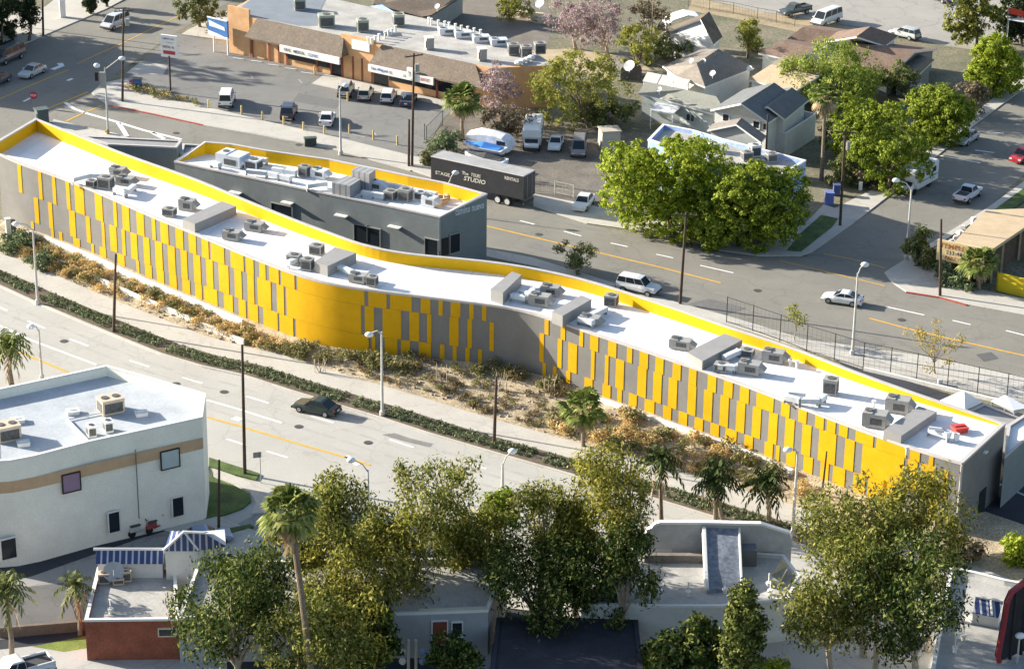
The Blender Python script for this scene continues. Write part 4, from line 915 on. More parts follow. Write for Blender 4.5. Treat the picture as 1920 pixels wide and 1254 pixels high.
# ---------------------------------------------------------------- cream building, lower left
ZC = 9.8
cream = flat('cream_building', 'large cream building with a pale blue roof and tan wall stripe, lower left', 'building', [(-60, 740), (0, 728), (100, 706.5), (200, 685), (279, 707), (385.4, 738), (379, 782), (292, 801), (167, 828), (62.5, 855), (20, 863), (-20, 866), (-60, 866)], ZC, M_CREAM, M_ROOFBL, M_TRIM, par=.9, pw=.28)
a, b = at(379, 782, ZC), at(62.5, 855, ZC); c0, c1 = at(62.5, 855, ZC), at(-20, 866, ZC); e1 = at(20, 863, ZC)
mb = MB()
def bandpt(p, q, z, o): 
    d = (q-p); d.z = 0; d.normalize(); n_ = Vector((d.y, -d.x, 0)); n_ = n_ if n_.y < 0 else -n_
    return [(p.x+n_.x*o, p.y+n_.y*o, z), (q.x+n_.x*o, q.y+n_.y*o, z)]
zt = on_plane(200, 862, a, b).z; 
for p, q in ((a, b), (b, e1), (e1, c1)):
    lo, hi = bandpt(p, q, zt-1.05, .025), bandpt(p, q, zt, .025); mb.poly([lo[0], lo[1], hi[1], hi[0]])
mb.build('wall_stripe', mat('tan_stripe', (.52, .36, .22), amt=.08), cream)
M_PURP = mat('purple_panel', (.28, .19, .27), amt=.08); M_AQUA = mat('aqua_panel', (.44, .52, .52), amt=.08)
pane(cream, 'window', 148, 116, 884, 916, a, b, M_PURP, frame=M_BLACK); pane(cream, 'window', 334, 301, 840, 872, a, b, M_AQUA, frame=M_BLACK)
for x0, x1, yt_, yb in ((222, 202, 957, 994), (342, 322, 929, 964), (28, 0, 1006, 1043)): pane(cream, 'window', x0, x1, yt_, yb, a, b, GL, frame=M_TRIM)
p = on_plane(255, 850, a, b); mb = MB(); mb.tube([(p.x, p.y-.15, 1.8), (p.x, p.y-.15, 8.3)], .05, 5); mb.build('wall_pipe', M_TAUPEROOF, cream)

# ---------------------------------------------------------------- foreground shops
M_BT = stripemat('blue_roof_tile', (.035, .055, .16), (.42, .45, .52), (1, .02, 0), .5, .70, .35)
brick = flat('brick_shop', 'small red brick shop with a white roof in the foreground', 'shop', [(183, 1064), (330, 1064), (334, 1160), (159, 1162)], 3.6, M_BRICK, M_GRAVEL, M_TRIM, par=.35, pw=.25)
a, b = at(159, 1162, 3.6), at(334, 1160, 3.6); pane(brick, 'window', 298, 330, 1178, 1190, a, b, GL, frame=mat('cream_frame', (.6, .55, .42)))
tp = thing('tiled_parapet', 'white parapet with blue ribbed tiles above the brick shop', 'parapet', tuple(at(240, 1110)))
def tiled(par, x0, x1, yt_, yb, zt_, zb, hip=False, right=None):
    A_, B_ = at(x0, yt_, zt_), at(x1, yt_, zt_); C_, D_ = at(x1 if right is None else right, yb, zb), at(x0, yb, zb)
    mb = MB(); mb.poly([D_, C_, B_, A_]); nk = Vector((0, 1.5, 0)); mb.poly([B_, C_, (C_.x, C_.y+3, zb)]); mb.poly([A_, B_, (B_.x, B_.y+1.6, zb), (A_.x, A_.y+1.6, zb)]); mb.build('tile_roof', M_BT, par)
    w = MB(); w.prism([(D_.x+.1, D_.y+.15), (C_.x-.1, C_.y+.15), (C_.x-.1, C_.y+2.2), (D_.x+.1, D_.y+2.2)], 0, zb-.02); w.build('wall', M_WHITEWALL, par)
    k_ = MB(); k_.tube([A_+Vector((-.2, 0, .1)), B_+Vector((.1, 0, .1))], .14, 6); k_.build('ridge_cap', M_TRIM, par)
tiled(tp, 180, 306, 1031, 1057, 5.5, 4.6)
tw = thing('tiled_tower', 'little white tower with a blue hipped tile roof beside the brick shop', 'tower', tuple(at(340, 1100)))
A_, B_, C_, D_, E_ = at(345, 998, 7.4), at(384, 1000, 7.4), at(425, 1024, 5.9), at(372, 1033, 5.9), at(307, 1033, 5.9)
mb = MB(); mb.poly([E_, D_, A_]); mb.poly([D_, C_, B_, A_]); mb.poly([A_, B_, B_+Vector((0, 3, -1.4)), A_+Vector((-1.5, 3, -1.4))]); mb.poly([E_, A_, A_+Vector((-1.5, 3, -1.4))]); mb.build('tile_roof', M_BT, tw)
mb = MB(); mb.prism([(E_.x+.1, E_.y+.1), (D_.x-.1, D_.y+.1), (C_.x-.1, C_.y+.4), (C_.x-.5, C_.y+3), (E_.x+.1, E_.y+3)], 0, 5.88); mb.build('wall', M_WHITEWALL, tw)
mb = MB(); mb.tube([E_+UP*.1, A_+UP*.08, B_+UP*.08], .13, 6); mb.tube([A_+UP*.08, D_+UP*.1], .1, 6); mb.build('ridge_cap', M_TRIM, tw)
shop = flat('pale_shop', 'long pale roofed shop row behind the tall eucalyptus trees', 'shop', [(372, 1052), (660, 1049), (952, 1046), (915, 1144), (790, 1149), (334, 1158)], 4.0, mat('shade_grey_stucco', (.36, .37, .37), amt=.1), M_GRAVEL, M_TRIM, par=.3, pw=.25, zs=[4.9, 4.9, 4.9, 4.0, 4.0, 4.0])  # wall stucco greyed down to carry the shade of the trees
a, b = at(790, 1149, 4.0), at(915, 1144, 4.0)
pane(shop, 'door', 811, 838, 1164, 1207, a, b, mat('red_brown_door', (.22, .06, .03)), frame=M_TRIM); pane(shop, 'window', 848, 866, 1166, 1192, a, b, GL, frame=M_TRIM)
mb = MB(); q = at(850, 1147, 4.05); mb.prism([(v.x, v.y) for v in (at(786, 1151, 3.9), at(914, 1146, 3.9), at(914, 1140, 3.9), at(786, 1145, 3.9))], 3.75, 4.1); mb.build('fascia', mat('cream_frame', (.6, .55, .42)), shop)
s2 = flat('pale_shop', 'white flat roofed shop with a curved false front, foreground centre right', 'shop', [(1170, 1030), (1290, 1027), (1470, 1040), (1500, 1080), (1480, 1120), (1353, 1136), (1245, 1136), (1090, 1132)], 3.9, M_WHITEWALL, M_GRAVEL, M_TRIM, par=.25, pw=.25)
FF = [(1208, 1006), (1214, 995), (1222, 991), (1226, 985), (1237, 981), (1318, 981), (1427, 983.5), (1480, 1000), (1485, 1010)]
Y0 = at(1318, 1036, 3.7); pts = []
for x, y in FF: pts.append(on_plane(x, y, Y0, Y0+Vector((10, -.3, 0))))
ff = MB(); tkn = Vector((0, .35, 0))
for p, q in zip(pts, pts[1:]):
    ff.poly([(p.x, p.y, 0), (q.x, q.y, 0), q, p]); ff.poly([(q.x, q.y+.35, 0), (p.x, p.y+.35, 0), p+tkn, q+tkn])
for p in (pts[0], pts[-1]): ff.poly([(p.x, p.y, 0), (p.x, p.y+.35, 0), p+tkn, p])
ff.build('false_front', mat('mottled_grey_stucco', (.40, .41, .42), amt=.15, scale=.8, fine=.08), s2)  # mottled grey, darker than the shop walls
k_ = MB()
for p, q in zip(pts, pts[1:]):
    u_ = UP*.12; k_.poly([p+u_-tkn*.2, q+u_-tkn*.2, q+u_+tkn*1.2, p+u_+tkn*1.2]); k_.poly([p-u_*.6-tkn*.2, q-u_*.6-tkn*.2, q+u_-tkn*.2, p+u_-tkn*.2])
k_.build('coping', M_TRIM, s2)
A_, B_, C_, D_ = at(1320, 990, 6.0), at(1386, 990, 6.0), at(1391, 1099, 4.0), at(1325, 1105, 4.0)
mb = MB(); mb.poly([D_, C_, B_, A_]); mb.poly([C_, (C_.x, C_.y, 3.6), (B_.x, B_.y, 3.6), B_]); mb.poly([D_, (D_.x, D_.y, 3.6), (C_.x, C_.y, 3.6), C_]); mb.poly([D_, A_, (A_.x, A_.y, 3.6), (D_.x, D_.y, 3.6)]); mb.build('lean_to_roof', mat('streaked_blue_metal', (.20, .225, .27), amt=.2, scale=1.5, fine=.2, fscale=3), s2)
mb = MB(); 
for p, q, wd in ((D_, A_, .4), (C_, B_, .2)): mb.tube([p+UP*.06, q+UP*.06], wd*.5, 5)
mb.build('verge', M_TRIM, s2)
for y, z, x0 in ((1000, 5.3, 1280), (1021, 5.0, 1208)):
    p, q = at(x0, y+20, 4.2), at(1316, y+21, 4.2); mb = MB(); mb.box(((p.x+q.x)/2, (p.y+q.y)/2, 3.65), (q-p).length, .5, .7, math.atan2((q-p).y, (q-p).x)); mb.build('roof_step', M_TAUPEROOF, s2)
mb = MB(); p = at(1403, 1036, 4.6); mb.box((p.x, p.y, 3.65), 1.3, 1.2, 1.5); mb.build('roof_hatch', mat('dark_grey_metal', (.12, .13, .14)), s2)
mb = MB(); P = [at(1446, 1078, 4.6), at(1468, 1045, 5.6), at(1478, 1060, 4.4), at(1462, 1090, 4.2)]; mb.poly(P); mb.prism([(p.x, p.y) for p in P], 3.6, 4.2); mb.build('roof_wedge', M_OLIVEROOF, s2)
s3 = flat('pale_shop', 'pale roofed shop at the lower right behind the red sign', 'shop', [(1782, 1062), (1830, 1072), (1885, 1086), (1960, 1100), (1960, 1300), (1740, 1290)], 3.6, M_WHITEWALL, M_GRAVEL, M_TRIM, par=.4, pw=.25)
tr = thing('tiled_hood', 'small blue ribbed tile hood on the lower right shop roof', 'tile roof', tuple(at(1850, 1190)))
mb = MB(); A_, B_, C_, D_ = at(1829, 1120, 5.0), at(1881, 1129, 5.0), at(1872, 1158, 4.1), at(1824, 1149, 4.1); mb.poly([D_, C_, B_, A_]); mb.build('tile_roof', M_BT, tr)
mb = MB(); mb.prism([(p.x, p.y) for p in (D_, C_, B_+Vector((0, .4, 0)), A_+Vector((0, .4, 0)))], 3.2, 4.08); mb.build('wall', M_WHITEWALL, tr)
mb = MB(); mb.tube([A_+UP*.12, B_+UP*.12], .13, 6); p, q = A_.lerp(B_, .55)+UP*.1, D_.lerp(C_, .75)+UP*.1; mb.tube([p, q], .1, 5); mb.build('ridge_cap', M_TRIM, tr)
# brick red lower shed at the picture's bottom, dark ramps and walls
mb = MB(); p, q = at(0, 1196), at(160, 1183); mb.prism([(v.x, v.y) for v in (p, q, q+Vector((0, .3, 0)), p+Vector((0, .3, 0)))], 0, .9)
solo(mb, 'low_wall', mat('brown_block', (.17, .13, .10), amt=.2, fine=.2), 'low brown block wall beside the lower left parking area', 'wall')
sheet('pavement', [(-40, 1222), (70, 1210), (165, 1214), (210, 1190), (420, 1186), (430, 1300), (-60, 1300)], .022, roadmat('pale_pavement', (.46, .45, .43), (.38, .37, .355), crack=.15))
sheet('pavement', [(836, 1220), (925, 1190), (915, 1300), (836, 1300)], .022, roadmat('pale_pavement', (.46, .45, .43), (.38, .37, .355), crack=.15))
sheet('parking_area', [(-40, 1110), (120, 1092), (150, 1180), (-40, 1205)], .020, roadmat('light_asphalt', (.15, .148, .146), (.12, .119, .118), crack=.12))
sheet('grass_patch', [(60, 1212), (160, 1192), (168, 1214), (120, 1222)], .026, mat('bright_grass', (.16, .21, .04), amt=.3, fine=.3))

# ---------------------------------------------------------------- right-hand annex, canopies and courtyard
flat('school_annex', 'low white roofed annex behind the right end of the striped school', 'school', [(1884, 857), (1889, 797), (1940, 765), (1985, 768)], 5.0, M_DGREY, M_ROOFW, M_COPE, par=.2)
def pyramid(label, c, l, f, r, zc, ze):
    P = [at(*l, ze), at(*f, ze), at(*r, ze)]; P.append(P[0]+P[2]-P[1]); A_ = at(*c, zc); m_ = sum(P, Vector((0, 0, 0)))/4
    root = thing('shade_canopy', label, 'canopy', (m_.x, m_.y, 0)); mb = MB()
    for i in range(4): mb.poly([P[i], P[(i+1) % 4], A_])
    mb.build('cover', mat('white_fabric', (.82, .82, .82), amt=.02), root)
    for i in range(4):
        q = P[i]+(m_-P[i])*.05; mb = MB(); mb.tube([(q.x, q.y, 0), (q.x, q.y, ze)], .07, 6); mb.build('post', M_SCREEN, root)
pyramid('large white pyramid shade canopy by the fence at the right end of the school', (1808, 733), (1761, 751), (1809, 769), (1843, 754), 5.2, 3.4)
pyramid('lower white shade canopy at the right edge of the schoolyard', (1900, 769), (1858, 752), (1902, 776), (1930, 764), 3.9, 3.0)
flat('yard_shelter', 'flat grey roofed yard shelter beside the white pyramid canopy', 'shelter', [(1812, 773), (1845, 757), (1960, 803), (1940, 818)], 3.3, M_SCREEN, M_SCREEN, M_COPE, par=.06)
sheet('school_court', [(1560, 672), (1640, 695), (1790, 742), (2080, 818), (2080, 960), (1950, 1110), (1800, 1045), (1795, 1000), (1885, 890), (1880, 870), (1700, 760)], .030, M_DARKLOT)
mark('court_line', [(1868, 905), (1990, 960)], .3, mat('pale_line', (.4, .42, .44)), .044); mark('court_line', [(1838, 965), (1960, 1010)], .35, mat('pale_line', (.4, .42, .44)), .044)

flat('dark_roof_shed', 'low building at the bottom centre with shade put into its dark roof colour', 'shed', [(932, 1158), (1195, 1160), (1212, 1330), (912, 1330)], 2.6, mat('dark_shed_wall', (.06, .065, .075)), mat('shade_dark_felt', (.035, .038, .05), amt=.25, scale=.6, fine=.2), mat('shade_dark_felt', (.03, .034, .045)), par=.1)  # roof colour near-black to hold shade that open sun would lift

flat('added_shade_block', 'added unseen pale block past the upper left corner, there to shade the avenue', 'building', [(-80, -60), (-62, -14), (-240, 50), (-262, 0)], 8.6, M_WHITEWALL, M_GRAVEL, M_TRIM, par=.4)  # unseen block added to cast the shadow band on the avenue
# ================================================================ rooftop equipment
M_AC = mat('grey_unit_paint', (.33, .32, .30), rough=.5, amt=.1, scale=2)
M_ACD = mat('dark_coil', (.10, .10, .10), amt=.3, scale=4, fine=.3)
M_DUCT = mat('galvanised_duct', (.60, .63, .66), rough=.4, amt=.1, scale=1.5)
M_BEIGE = mat('beige_unit_paint', (.58, .47, .36), rough=.6, amt=.08, scale=2)
def condenser(p, rz, label, sx=1.15, sy=1.0, sz=1.15, m=None, group='condenser units on the roofs', fans=1):
    root = thing('condenser_unit', label, 'air conditioner', (0, 0, 0), 0, group); m = m or M_AC
    b = MB(); b.box((0, 0, .08), sx, sy, sz, mi=0); b.box((0, 0, 0), sx*.9, sy*.9, .08); b.box((0, 0, sz+.08), sx+.06, sy+.06, .06); b.build('casing', m, root)
    c = MB(); 
    for s in (-1, 1): c.box((s*(sx/2+.012), 0, .2), .02, sy*.82, sz*.72); c.box((0, s*(sy/2+.012), .2), sx*.82, .02, sz*.72)
    c.build('coil', M_ACD, root)
    for k in range(fans):
        x = (k-(fans-1)/2)*sx*.5; f = MB(); f.tube([(x, 0, sz+.13), (x, 0, sz+.2)], .33*min(sx/fans, sy)/1.0, 12); f.build('fan', M_ACD, root)
    root.location = p; root.rotation_euler = (0, 0, rz); return root
def package(p, rz, label, sx=2.0, sy=1.4, sz=1.25, m=None, group=None):
    """larger unit with an intake hood at one end and a fan on top"""
    root = thing('rooftop_unit', label, 'air conditioner', (0, 0, 0), 0, group); m = m or M_AC
    b = MB(); b.box((0, 0, .12), sx, sy, sz); b.box((0, 0, 0), sx*.92, sy*.92, .12); b.box((-sx*.28, 0, sz+.12), sx*.4, sy*.98, .07); b.build('casing', m, root)
    h = MB(); x = sx/2; h.poly([(x, -sy*.4, sz), (x, sy*.4, sz), (x+.55, sy*.4, sz*.55), (x+.55, -sy*.4, sz*.55)])
    for s in (-1, 1): h.poly([(x, s*sy*.4, sz), (x+.55, s*sy*.4, sz*.55), (x, s*sy*.4, sz*.3)])
    h.poly([(x, -sy*.4, sz*.3), (x, sy*.4, sz*.3), (x+.55, sy*.4, sz*.55), (x+.55, -sy*.4, sz*.55)]); h.build('hood', m, root)
    for s in (-1, 1): g = MB(); g.box((sx*.1, s*(sy/2+.015), .35), sx*.5, .03, sz*.5); g.build('coil', M_ACD, root)
    f = MB(); f.tube([(-sx*.28, 0, sz+.18), (-sx*.28, 0, sz+.26)], .36, 12); f.build('fan', M_ACD, root)
    root.location = p; root.rotation_euler = (0, 0, rz); return root
def ducts(pxs, z, label, w=.55, h=.45, lift=.35):
    P = [at(x, y, z) for x, y in pxs]; root = thing('duct_run', label, 'duct', tuple(P[0])); root.location.z = z-.5
    for a, b in zip(P, P[1:]):
        d = b-a; c = (a+b)/2; L = d.length; n = max(1, int(L/1.3)); e = math.atan2(d.y, d.x); m = MB(); u = d.normalized()
        for k in range(n):
            q = a+u*(L*(k+.5)/n); m.box((q.x, q.y, z-.5+lift), L/n-.06, w, h, e); m.box((q.x+u.x*L/n/2, q.y+u.y*L/n/2, z-.5+lift-.03), .08, w+.1, h+.06, e)
        m.build('duct', M_DUCT, root); l_ = MB()
        for k in range(n+1):
            q = a+u*(L*k/n); l_.box((q.x, q.y, z-.55), .07, w*.8, lift, e)
        l_.build('support', M_AC, root)
    return root
RZ = heading((600, 515), (640, 480))
def zroof(x, xn=None): return zn(x)+.02
G_ = None
units = [
 ('c', 199, 352, 'dark condenser on the far left school roof beside the pale ducts', 1.5, 1.25, 1.3), ('c', 172, 350, 'squat dark unit at the near edge of the far left school roof', 1.0, .9, .7),
 ('p', 222, 330, 'pale packaged unit behind the dark condenser on the far left school roof', 1.7, 1.2, 1.0), ('p', 236, 346, 'low white unit nearest the blue shadow on the far left school roof', 1.9, 1.2, .9),
 ('p', 352, 393, 'grey unit just left of the left-hand roof screen', 1.6, 1.2, 1.2), ('c', 318, 404, 'small grey unit at the roof edge left of the left-hand screen', 1.3, 1.0, .8),
 ('p', 436, 448, 'grey unit at the near edge right of the left-hand roof screen', 1.8, 1.2, .9), ('p', 478, 432, 'grey unit at the far side right of the left-hand roof screen', 1.9, 1.2, .9),
 ('c', 552, 494, 'grey condenser left of the second roof screen', 1.3, 1.1, 1.0), ('c', 577, 505, 'round topped white unit at the foot of the second roof screen', 1.1, 1.0, 1.2),
 ('c', 594, 476, 'grey condenser behind the second roof screen', 1.3, 1.1, 1.0),
 ('c', 698, 535, 'grey fan unit at the near roof edge above the yellow bulge', 1.0, .9, 1.0), ('p', 672, 528, 'pale unit beside the second roof screen above the yellow bulge', 1.7, 1.1, .8),
 ('p', 1012, 571, 'grey fan unit near the roof edge right of the third screen', 2.0, 1.2, 1.1), ('p', 1032, 553, 'grey fan unit behind the near one right of the third screen', 1.8, 1.1, 1.0),
 ('c', 1146, 573, 'grey square unit right of the fourth roof screen', 1.2, 1.1, 1.15), ('p', 1106, 607, 'pale unit in the shade of the fourth roof screen', 1.9, 1.1, .8),
 ('p', 1276, 652, 'grey unit left of the fifth roof screen', 2.0, 1.2, .9), 
 ('p', 1405, 699, 'grey fan unit at the near edge right of the fifth roof screen', 2.0, 1.25, 1.1), ('p', 1450, 677, 'grey fan unit at the far side right of the fifth roof screen', 2.0, 1.25, 1.1),
 ('c', 1352, 695, 'low unit in the shade of the fifth roof screen', 1.2, 1.0, .7), ('c', 1400, 668, 'shaded unit behind the fifth roof screen', 1.3, 1.0, .7),
 ('c', 1557, 737, 'grey upright unit at the end of the white duct row', 1.25, 1.15, 1.55),
 ('p', 1683, 770, 'larger grey unit behind the sixth roof screen', 2.1, 1.4, 1.35), ('p', 1640, 797, 'larger grey unit in front of the sixth roof screen', 2.1, 1.4, 1.35)]
for k, x, y, lb, sx, sy, sz in units:
    p = at(x, y, zroof(x)); (condenser if k == 'c' else package)(p, RZ-1.57, lb, sx, sy, sz*.88, group='rooftop units on the school')
for pts_, lb in (([(135, 338), (168, 330), (205, 331)], 'pale duct run at the near edge of the far left school roof'), ([(214, 356), (236, 362), (252, 350)], 'bent pale duct beside the far left condenser'),
    ([(540, 494), (565, 485)], 'short pale duct left of the second roof screen'), ([(634, 500), (660, 512), (690, 515)], 'pale duct run right of the second roof screen'),
    ([(958, 555), (985, 560), (1000, 545), (1020, 540)], 'tangle of pale ducts beside the third roof screen'), ([(975, 548), (996, 556), (1012, 556)], 'pale duct behind the tangle beside the third roof screen'),
    ([(1110, 592), (1135, 580)], 'blue tinted duct from the fourth roof screen to the square unit'), ([(1085, 598), (1112, 606)], 'low duct in the shadow of the fourth roof screen'),
    ([(1357, 672), (1385, 660)], 'pale duct behind the fifth roof screen'), ([(1345, 688), (1378, 690), (1396, 684)], 'pale duct between the paired units right of the fifth screen'),
    ([(1472, 745), (1500, 752), (1535, 752), (1545, 744)], 'row of white duct boxes along the near roof edge'), ([(1478, 738), (1510, 741)], 'second row of white duct boxes behind the first'),
    ([(1742, 806), (1778, 818)], 'white pipe elbow run right of the sixth roof screen')): ducts(pts_, 7.7+zn(pts_[0][0])-7.2, lb)
p = at(1799, 808, zroof(1790)); mb = MB(); mb.box(p, 1.15, .95, .35, .3); mb.box(p+UP*.35, 1.3, 1.05, .12, .3); mb.box(p+UP*.47, 1.0, .12, .08, .3)
solo(mb, 'roof_hatch', mat('red_hatch_paint', (.55, .06, .05), amt=.1), 'bright red roof hatch near the right end of the white roof', 'roof hatch')
p = at(1776, 826, zroof(1790)); mb = MB(); mb.tube([p, p+UP*.8, p+Vector((-.5, .2, 1.0)), p+Vector((-1.6, .5, 1.0))], .16, 8); mb.tube([p+UP*.5, p+UP*.9], .35, 8); mb.tube([p+Vector((.8, 0, 0)), p+Vector((.8, 0, .7))], .25, 8)
solo(mb, 'exhaust_pipe', M_DUCT, 'galvanised exhaust elbow left of the red roof hatch', 'pipe')
p = at(1408, 662, zroof(1408)); 
for i, (x, y) in enumerate(((1481, 686), (1494, 690), (1638, 765), (1700, 852), (1060, 594))):
    p = at(x, y, zroof(x)); mb = MB(); mb.tube([p, p+UP*.6], .12, 8); mb.tube([p+UP*.6, p+UP*.75], .2, 8); solo(mb, 'vent_pipe', M_DUCT, 'short capped vent pipe on the white school roof', 'pipe', 'vent pipes on the white school roof')
# equipment on the charcoal block
for k, x, y, lb, sx, sy, sz in (('p', 437, 309, 'big white air handler at the left end of the charcoal block roof', 3.2, 2.2, 1.3), ('c', 476, 316, 'dark coil unit beside the big white air handler', 1.6, 1.4, 1.0), ('c', 571, 330, 'dark capped unit mid roof of the charcoal block', 1.1, 1.0, 1.1), ('p', 600, 333, 'white unit left of the slatted roof screens', 1.8, 1.2, .9),
    ('p', 707, 356, 'white rounded unit right of the slatted roof screens', 1.7, 1.1, .9), ('c', 760, 376, 'dark condenser at the near edge of the charcoal block roof', 1.3, 1.1, 1.25), ('c', 732, 374, 'round dark fan unit at the near edge of the charcoal block roof', 1.2, 1.1, .9), ('p', 806, 386, 'pale unit by the right corner of the charcoal block roof', 1.6, 1.1, 1.0), ('c', 788, 374, 'small white unit among the ducts of the charcoal block roof', 1.0, .9, .8)):
    p = at(x, y, zr+.02); (condenser if k == 'c' else package)(p, heading((600, 361), (717, 384)), lb, sx, sy, sz, m=M_DUCT if 'white' in lb or 'pale' in lb else M_AC, group='rooftop units on the charcoal block')
for pts_, lb in (([(418, 300), (440, 293), (500, 302)], 'white duct loop behind the big air handler'), ([(462, 322), (500, 326), (545, 336)], 'white duct run along the near parapet of the charcoal block'), ([(510, 318), (555, 325)], 'white duct along the middle of the charcoal block roof'),
    ([(575, 350), (612, 345)], 'pale crossed ducts left of the slatted screens'), ([(705, 345), (740, 350), (772, 357), (818, 366)], 'long white duct rack along the yellow parapet'), ([(396, 306), (412, 311)], 'small white duct elbow at the pointed end of the roof'), ([(678, 362), (720, 368)], 'white duct at the near edge right of the slatted screens')): ducts(pts_, zr+.5, lb)
for i, (x, y) in enumerate(((824, 376), (832, 382), (822, 388), (838, 374))):
    p = at(x, y, zr); mb = MB(); mb.box(p, .8, .6, .5, i*.6); mb.box(p+UP*.5, .9, .25, .1, i*.6); solo(mb, 'crate', mat('tan_crate', (.48, .36, .22), amt=.2), 'small tan crate by the right corner of the charcoal block roof', 'crate', 'tan crates on the charcoal block roof')
# cream building roof
ZR = ZC-.9
for x, y, lb in ((208, 771, 'beige box unit right of centre on the pale blue roof'), (14, 822, 'beige box unit at the left edge of the pale blue roof')):
    condenser(at(x, y, ZR), heading((300, 800), (167, 828)), lb, 2.0, 1.6, 1.25, M_BEIGE, fans=2, group='beige units on the pale blue roof')
for x, y, lb in ((137, 775, 'small flat hatch left of the beige box on the pale blue roof'), (34, 791, 'small flat hatch behind the left beige box'), (44, 834, 'small flat hatch in front of the left beige box'), (265, 778, 'small low hatch in the shadow of the right beige box')):
    mb = MB(); p = at(x, y, ZR); mb.box(p, 1.0, .8, .25, .3); mb.box(p+UP*.25, 1.1, .9, .08, .3); mb.box(p+UP*.33, .6, .1, .06, .3); solo(mb, 'roof_hatch', M_TRIM, lb, 'roof hatch')
for x, y, lb in ((172, 817, 'left one of the paired small white condensers on the pale blue roof'), (203, 808, 'right one of the paired small white condensers on the pale blue roof')):
    condenser(at(x, y, ZR), .4, lb, .7, .9, .9, M_TRIM, group='small white condensers on the pale blue roof')
mb = MB(); mb.tube([at(127, 787, ZR+.12), at(165, 826, ZR+.12)], .13, 6); mb.tube([at(127, 787, ZR+.12), at(190, 774, ZR+.12)], .05, 5)
solo(mb, 'roof_pipe', M_TRIM, 'white pipe crossing the pale blue roof', 'pipe')
# mall roof
for x, y, lb in ((612, 49, 'large pale green cooler on the bluish mall roof'), (680, 58, 'pale green cooler behind the mall parapet signs'), (562, 18, 'dark green cooler furthest back on the mall roof'), (747, 48, 'tall pale green cooler near the blue tarp')):
    condenser(at(x, y, HT), .2, lb, 2.1 if 'large' in lb else 1.5, 1.5, 1.5, mat('pale_green_cooler', (.36, .38, .31), amt=.15), group='coolers on the mall roof')
for x, y, lb in ((805, 92, 'left square chimney box on the pale mall roof'), (904, 113, 'right square chimney box on the pale mall roof')):
    mb = MB(); p = at(x, y, HT); mb.box(p, 1.0, 1.0, 1.5, .3, mi=0); mb.box(p+UP*1.5, 1.15, 1.15, .12, .3, mi=1); mb.box(p+Vector((-.2, -.52, .3)), .5, .06, .9, .3, mi=2)
    solo(mb, 'roof_vent_box', [M_AC, M_TRIM, M_ACD], lb, 'vent')
for i, (x, y) in enumerate(((822, 50), (834, 52), (842, 54), (854, 57), (865, 60), (877, 62), (889, 65), (901, 68), (804, 45), (809, 47), (690, 82), (697, 84), (704, 80), (711, 76), (722, 72), (728, 68), (735, 66), (742, 60))):
    mb = MB(); p = at(x, y, HT); mb.tube([p, p+UP*.75], .13, 7); mb.tube([p+UP*.75, p+UP*.9], .2, 7); solo(mb, 'vent_pipe', M_TRIM, 'small white capped vent pipe standing on the mall roof', 'pipe', 'white vent pipes on the mall roof')
for x, y, lb in ((838, 64, 'first flat unit of the back row on the mall roof'), (868, 70, 'second flat unit of the back row on the mall roof'), (902, 78, 'third flat unit of the back row on the mall roof'), (935, 84, 'last flat unit of the back row on the mall roof')):
    package(at(x, y, HT), .2, lb, 2.2, 1.4, .7, M_DUCT, 'flat units along the back of the mall roof')
for x, y, lb in ((962, 102, 'left grey unit at the right end of the mall roof'), (986, 106, 'middle grey unit at the right end of the mall roof'), (1012, 100, 'right grey unit at the right end of the mall roof')): condenser(at(x, y, HT), .2, lb, 1.4, 1.2, 1.3, group='grey units at the right end of the mall roof')
for i, (x, y) in enumerate(((972, 122), (980, 119), (988, 116), (996, 112))):
    mb = MB(); p = at(x, y, HT); mb.ball(p+UP*.3, .55, .55, .3, 8, 5); mb.tube([p, p+UP*.3], .1, 5); solo(mb, 'roof_turbine', M_TRIM, 'round white roof vent in the row at the mall roof right edge', 'vent', 'round vents at the mall roof edge')
mb = MB(); P = [at(694, 12, 4.2), at(716, 9, 4.4), at(741, 24, 4.2), at(722, 28, 4.2)]; mb.poly(P); c_ = sum(P, Vector((0, 0, 0)))/4
for p in P: mb.tube([(p.x, p.y, 0), p], .06, 5)
mb.poly([P[0], P[1], P[1]-UP*.8, P[0]-UP*.8]); mb.poly([P[3], P[2], P[2]-UP*.7, P[3]-UP*.7])
solo(mb, 'blue_tarp', mat('blue_tarp', (.12, .30, .62), amt=.3, scale=1, col2=(.5, .62, .75)), 'blue and white tarp shelter behind the mall roof', 'tarp')
# dishes
def dish(p, r, label, az=-2.2, pole=.6, group='satellite dishes on the houses', m=None):
    mb = MB(); p = Vector(p); mb.tube([p, p+UP*pole], .05, 5); n = Vector((math.cos(az)*.75, math.sin(az)*.75, .66)).normalized(); c = p+UP*(pole+r*.3)
    a = n.cross(UP).normalized(); b = n.cross(a)
    for k in range(12):
        t0, t1 = 2*math.pi*k/12, 2*math.pi*(k+1)/12; e0, e1 = c+(a*math.cos(t0)+b*math.sin(t0))*r+n*r*.25, c+(a*math.cos(t1)+b*math.sin(t1))*r+n*r*.25
        mb.poly([c, e0, e1]); mb.poly([c-n*.04, e1-n*.04, e0-n*.04])
    mb.tube([c+b*r*.8, c+n*r*.9], .03, 4)
    return solo(mb, 'satellite_dish', m or M_TRIM, label, 'dish', group)
dish(at(1318, 126, 4.6), .42, 'white dish near the ridge of the brown hip roof'); dish(at(1336, 148, 4.0), .42, 'white dish low on the brown hip roof'); dish(at(1405, 139, 3.0), .4, 'white dish at the right corner of the brown hip roof'); dish(at(1296, 124, 4.6), .35, 'white dish left of the ridge of the brown hip roof')
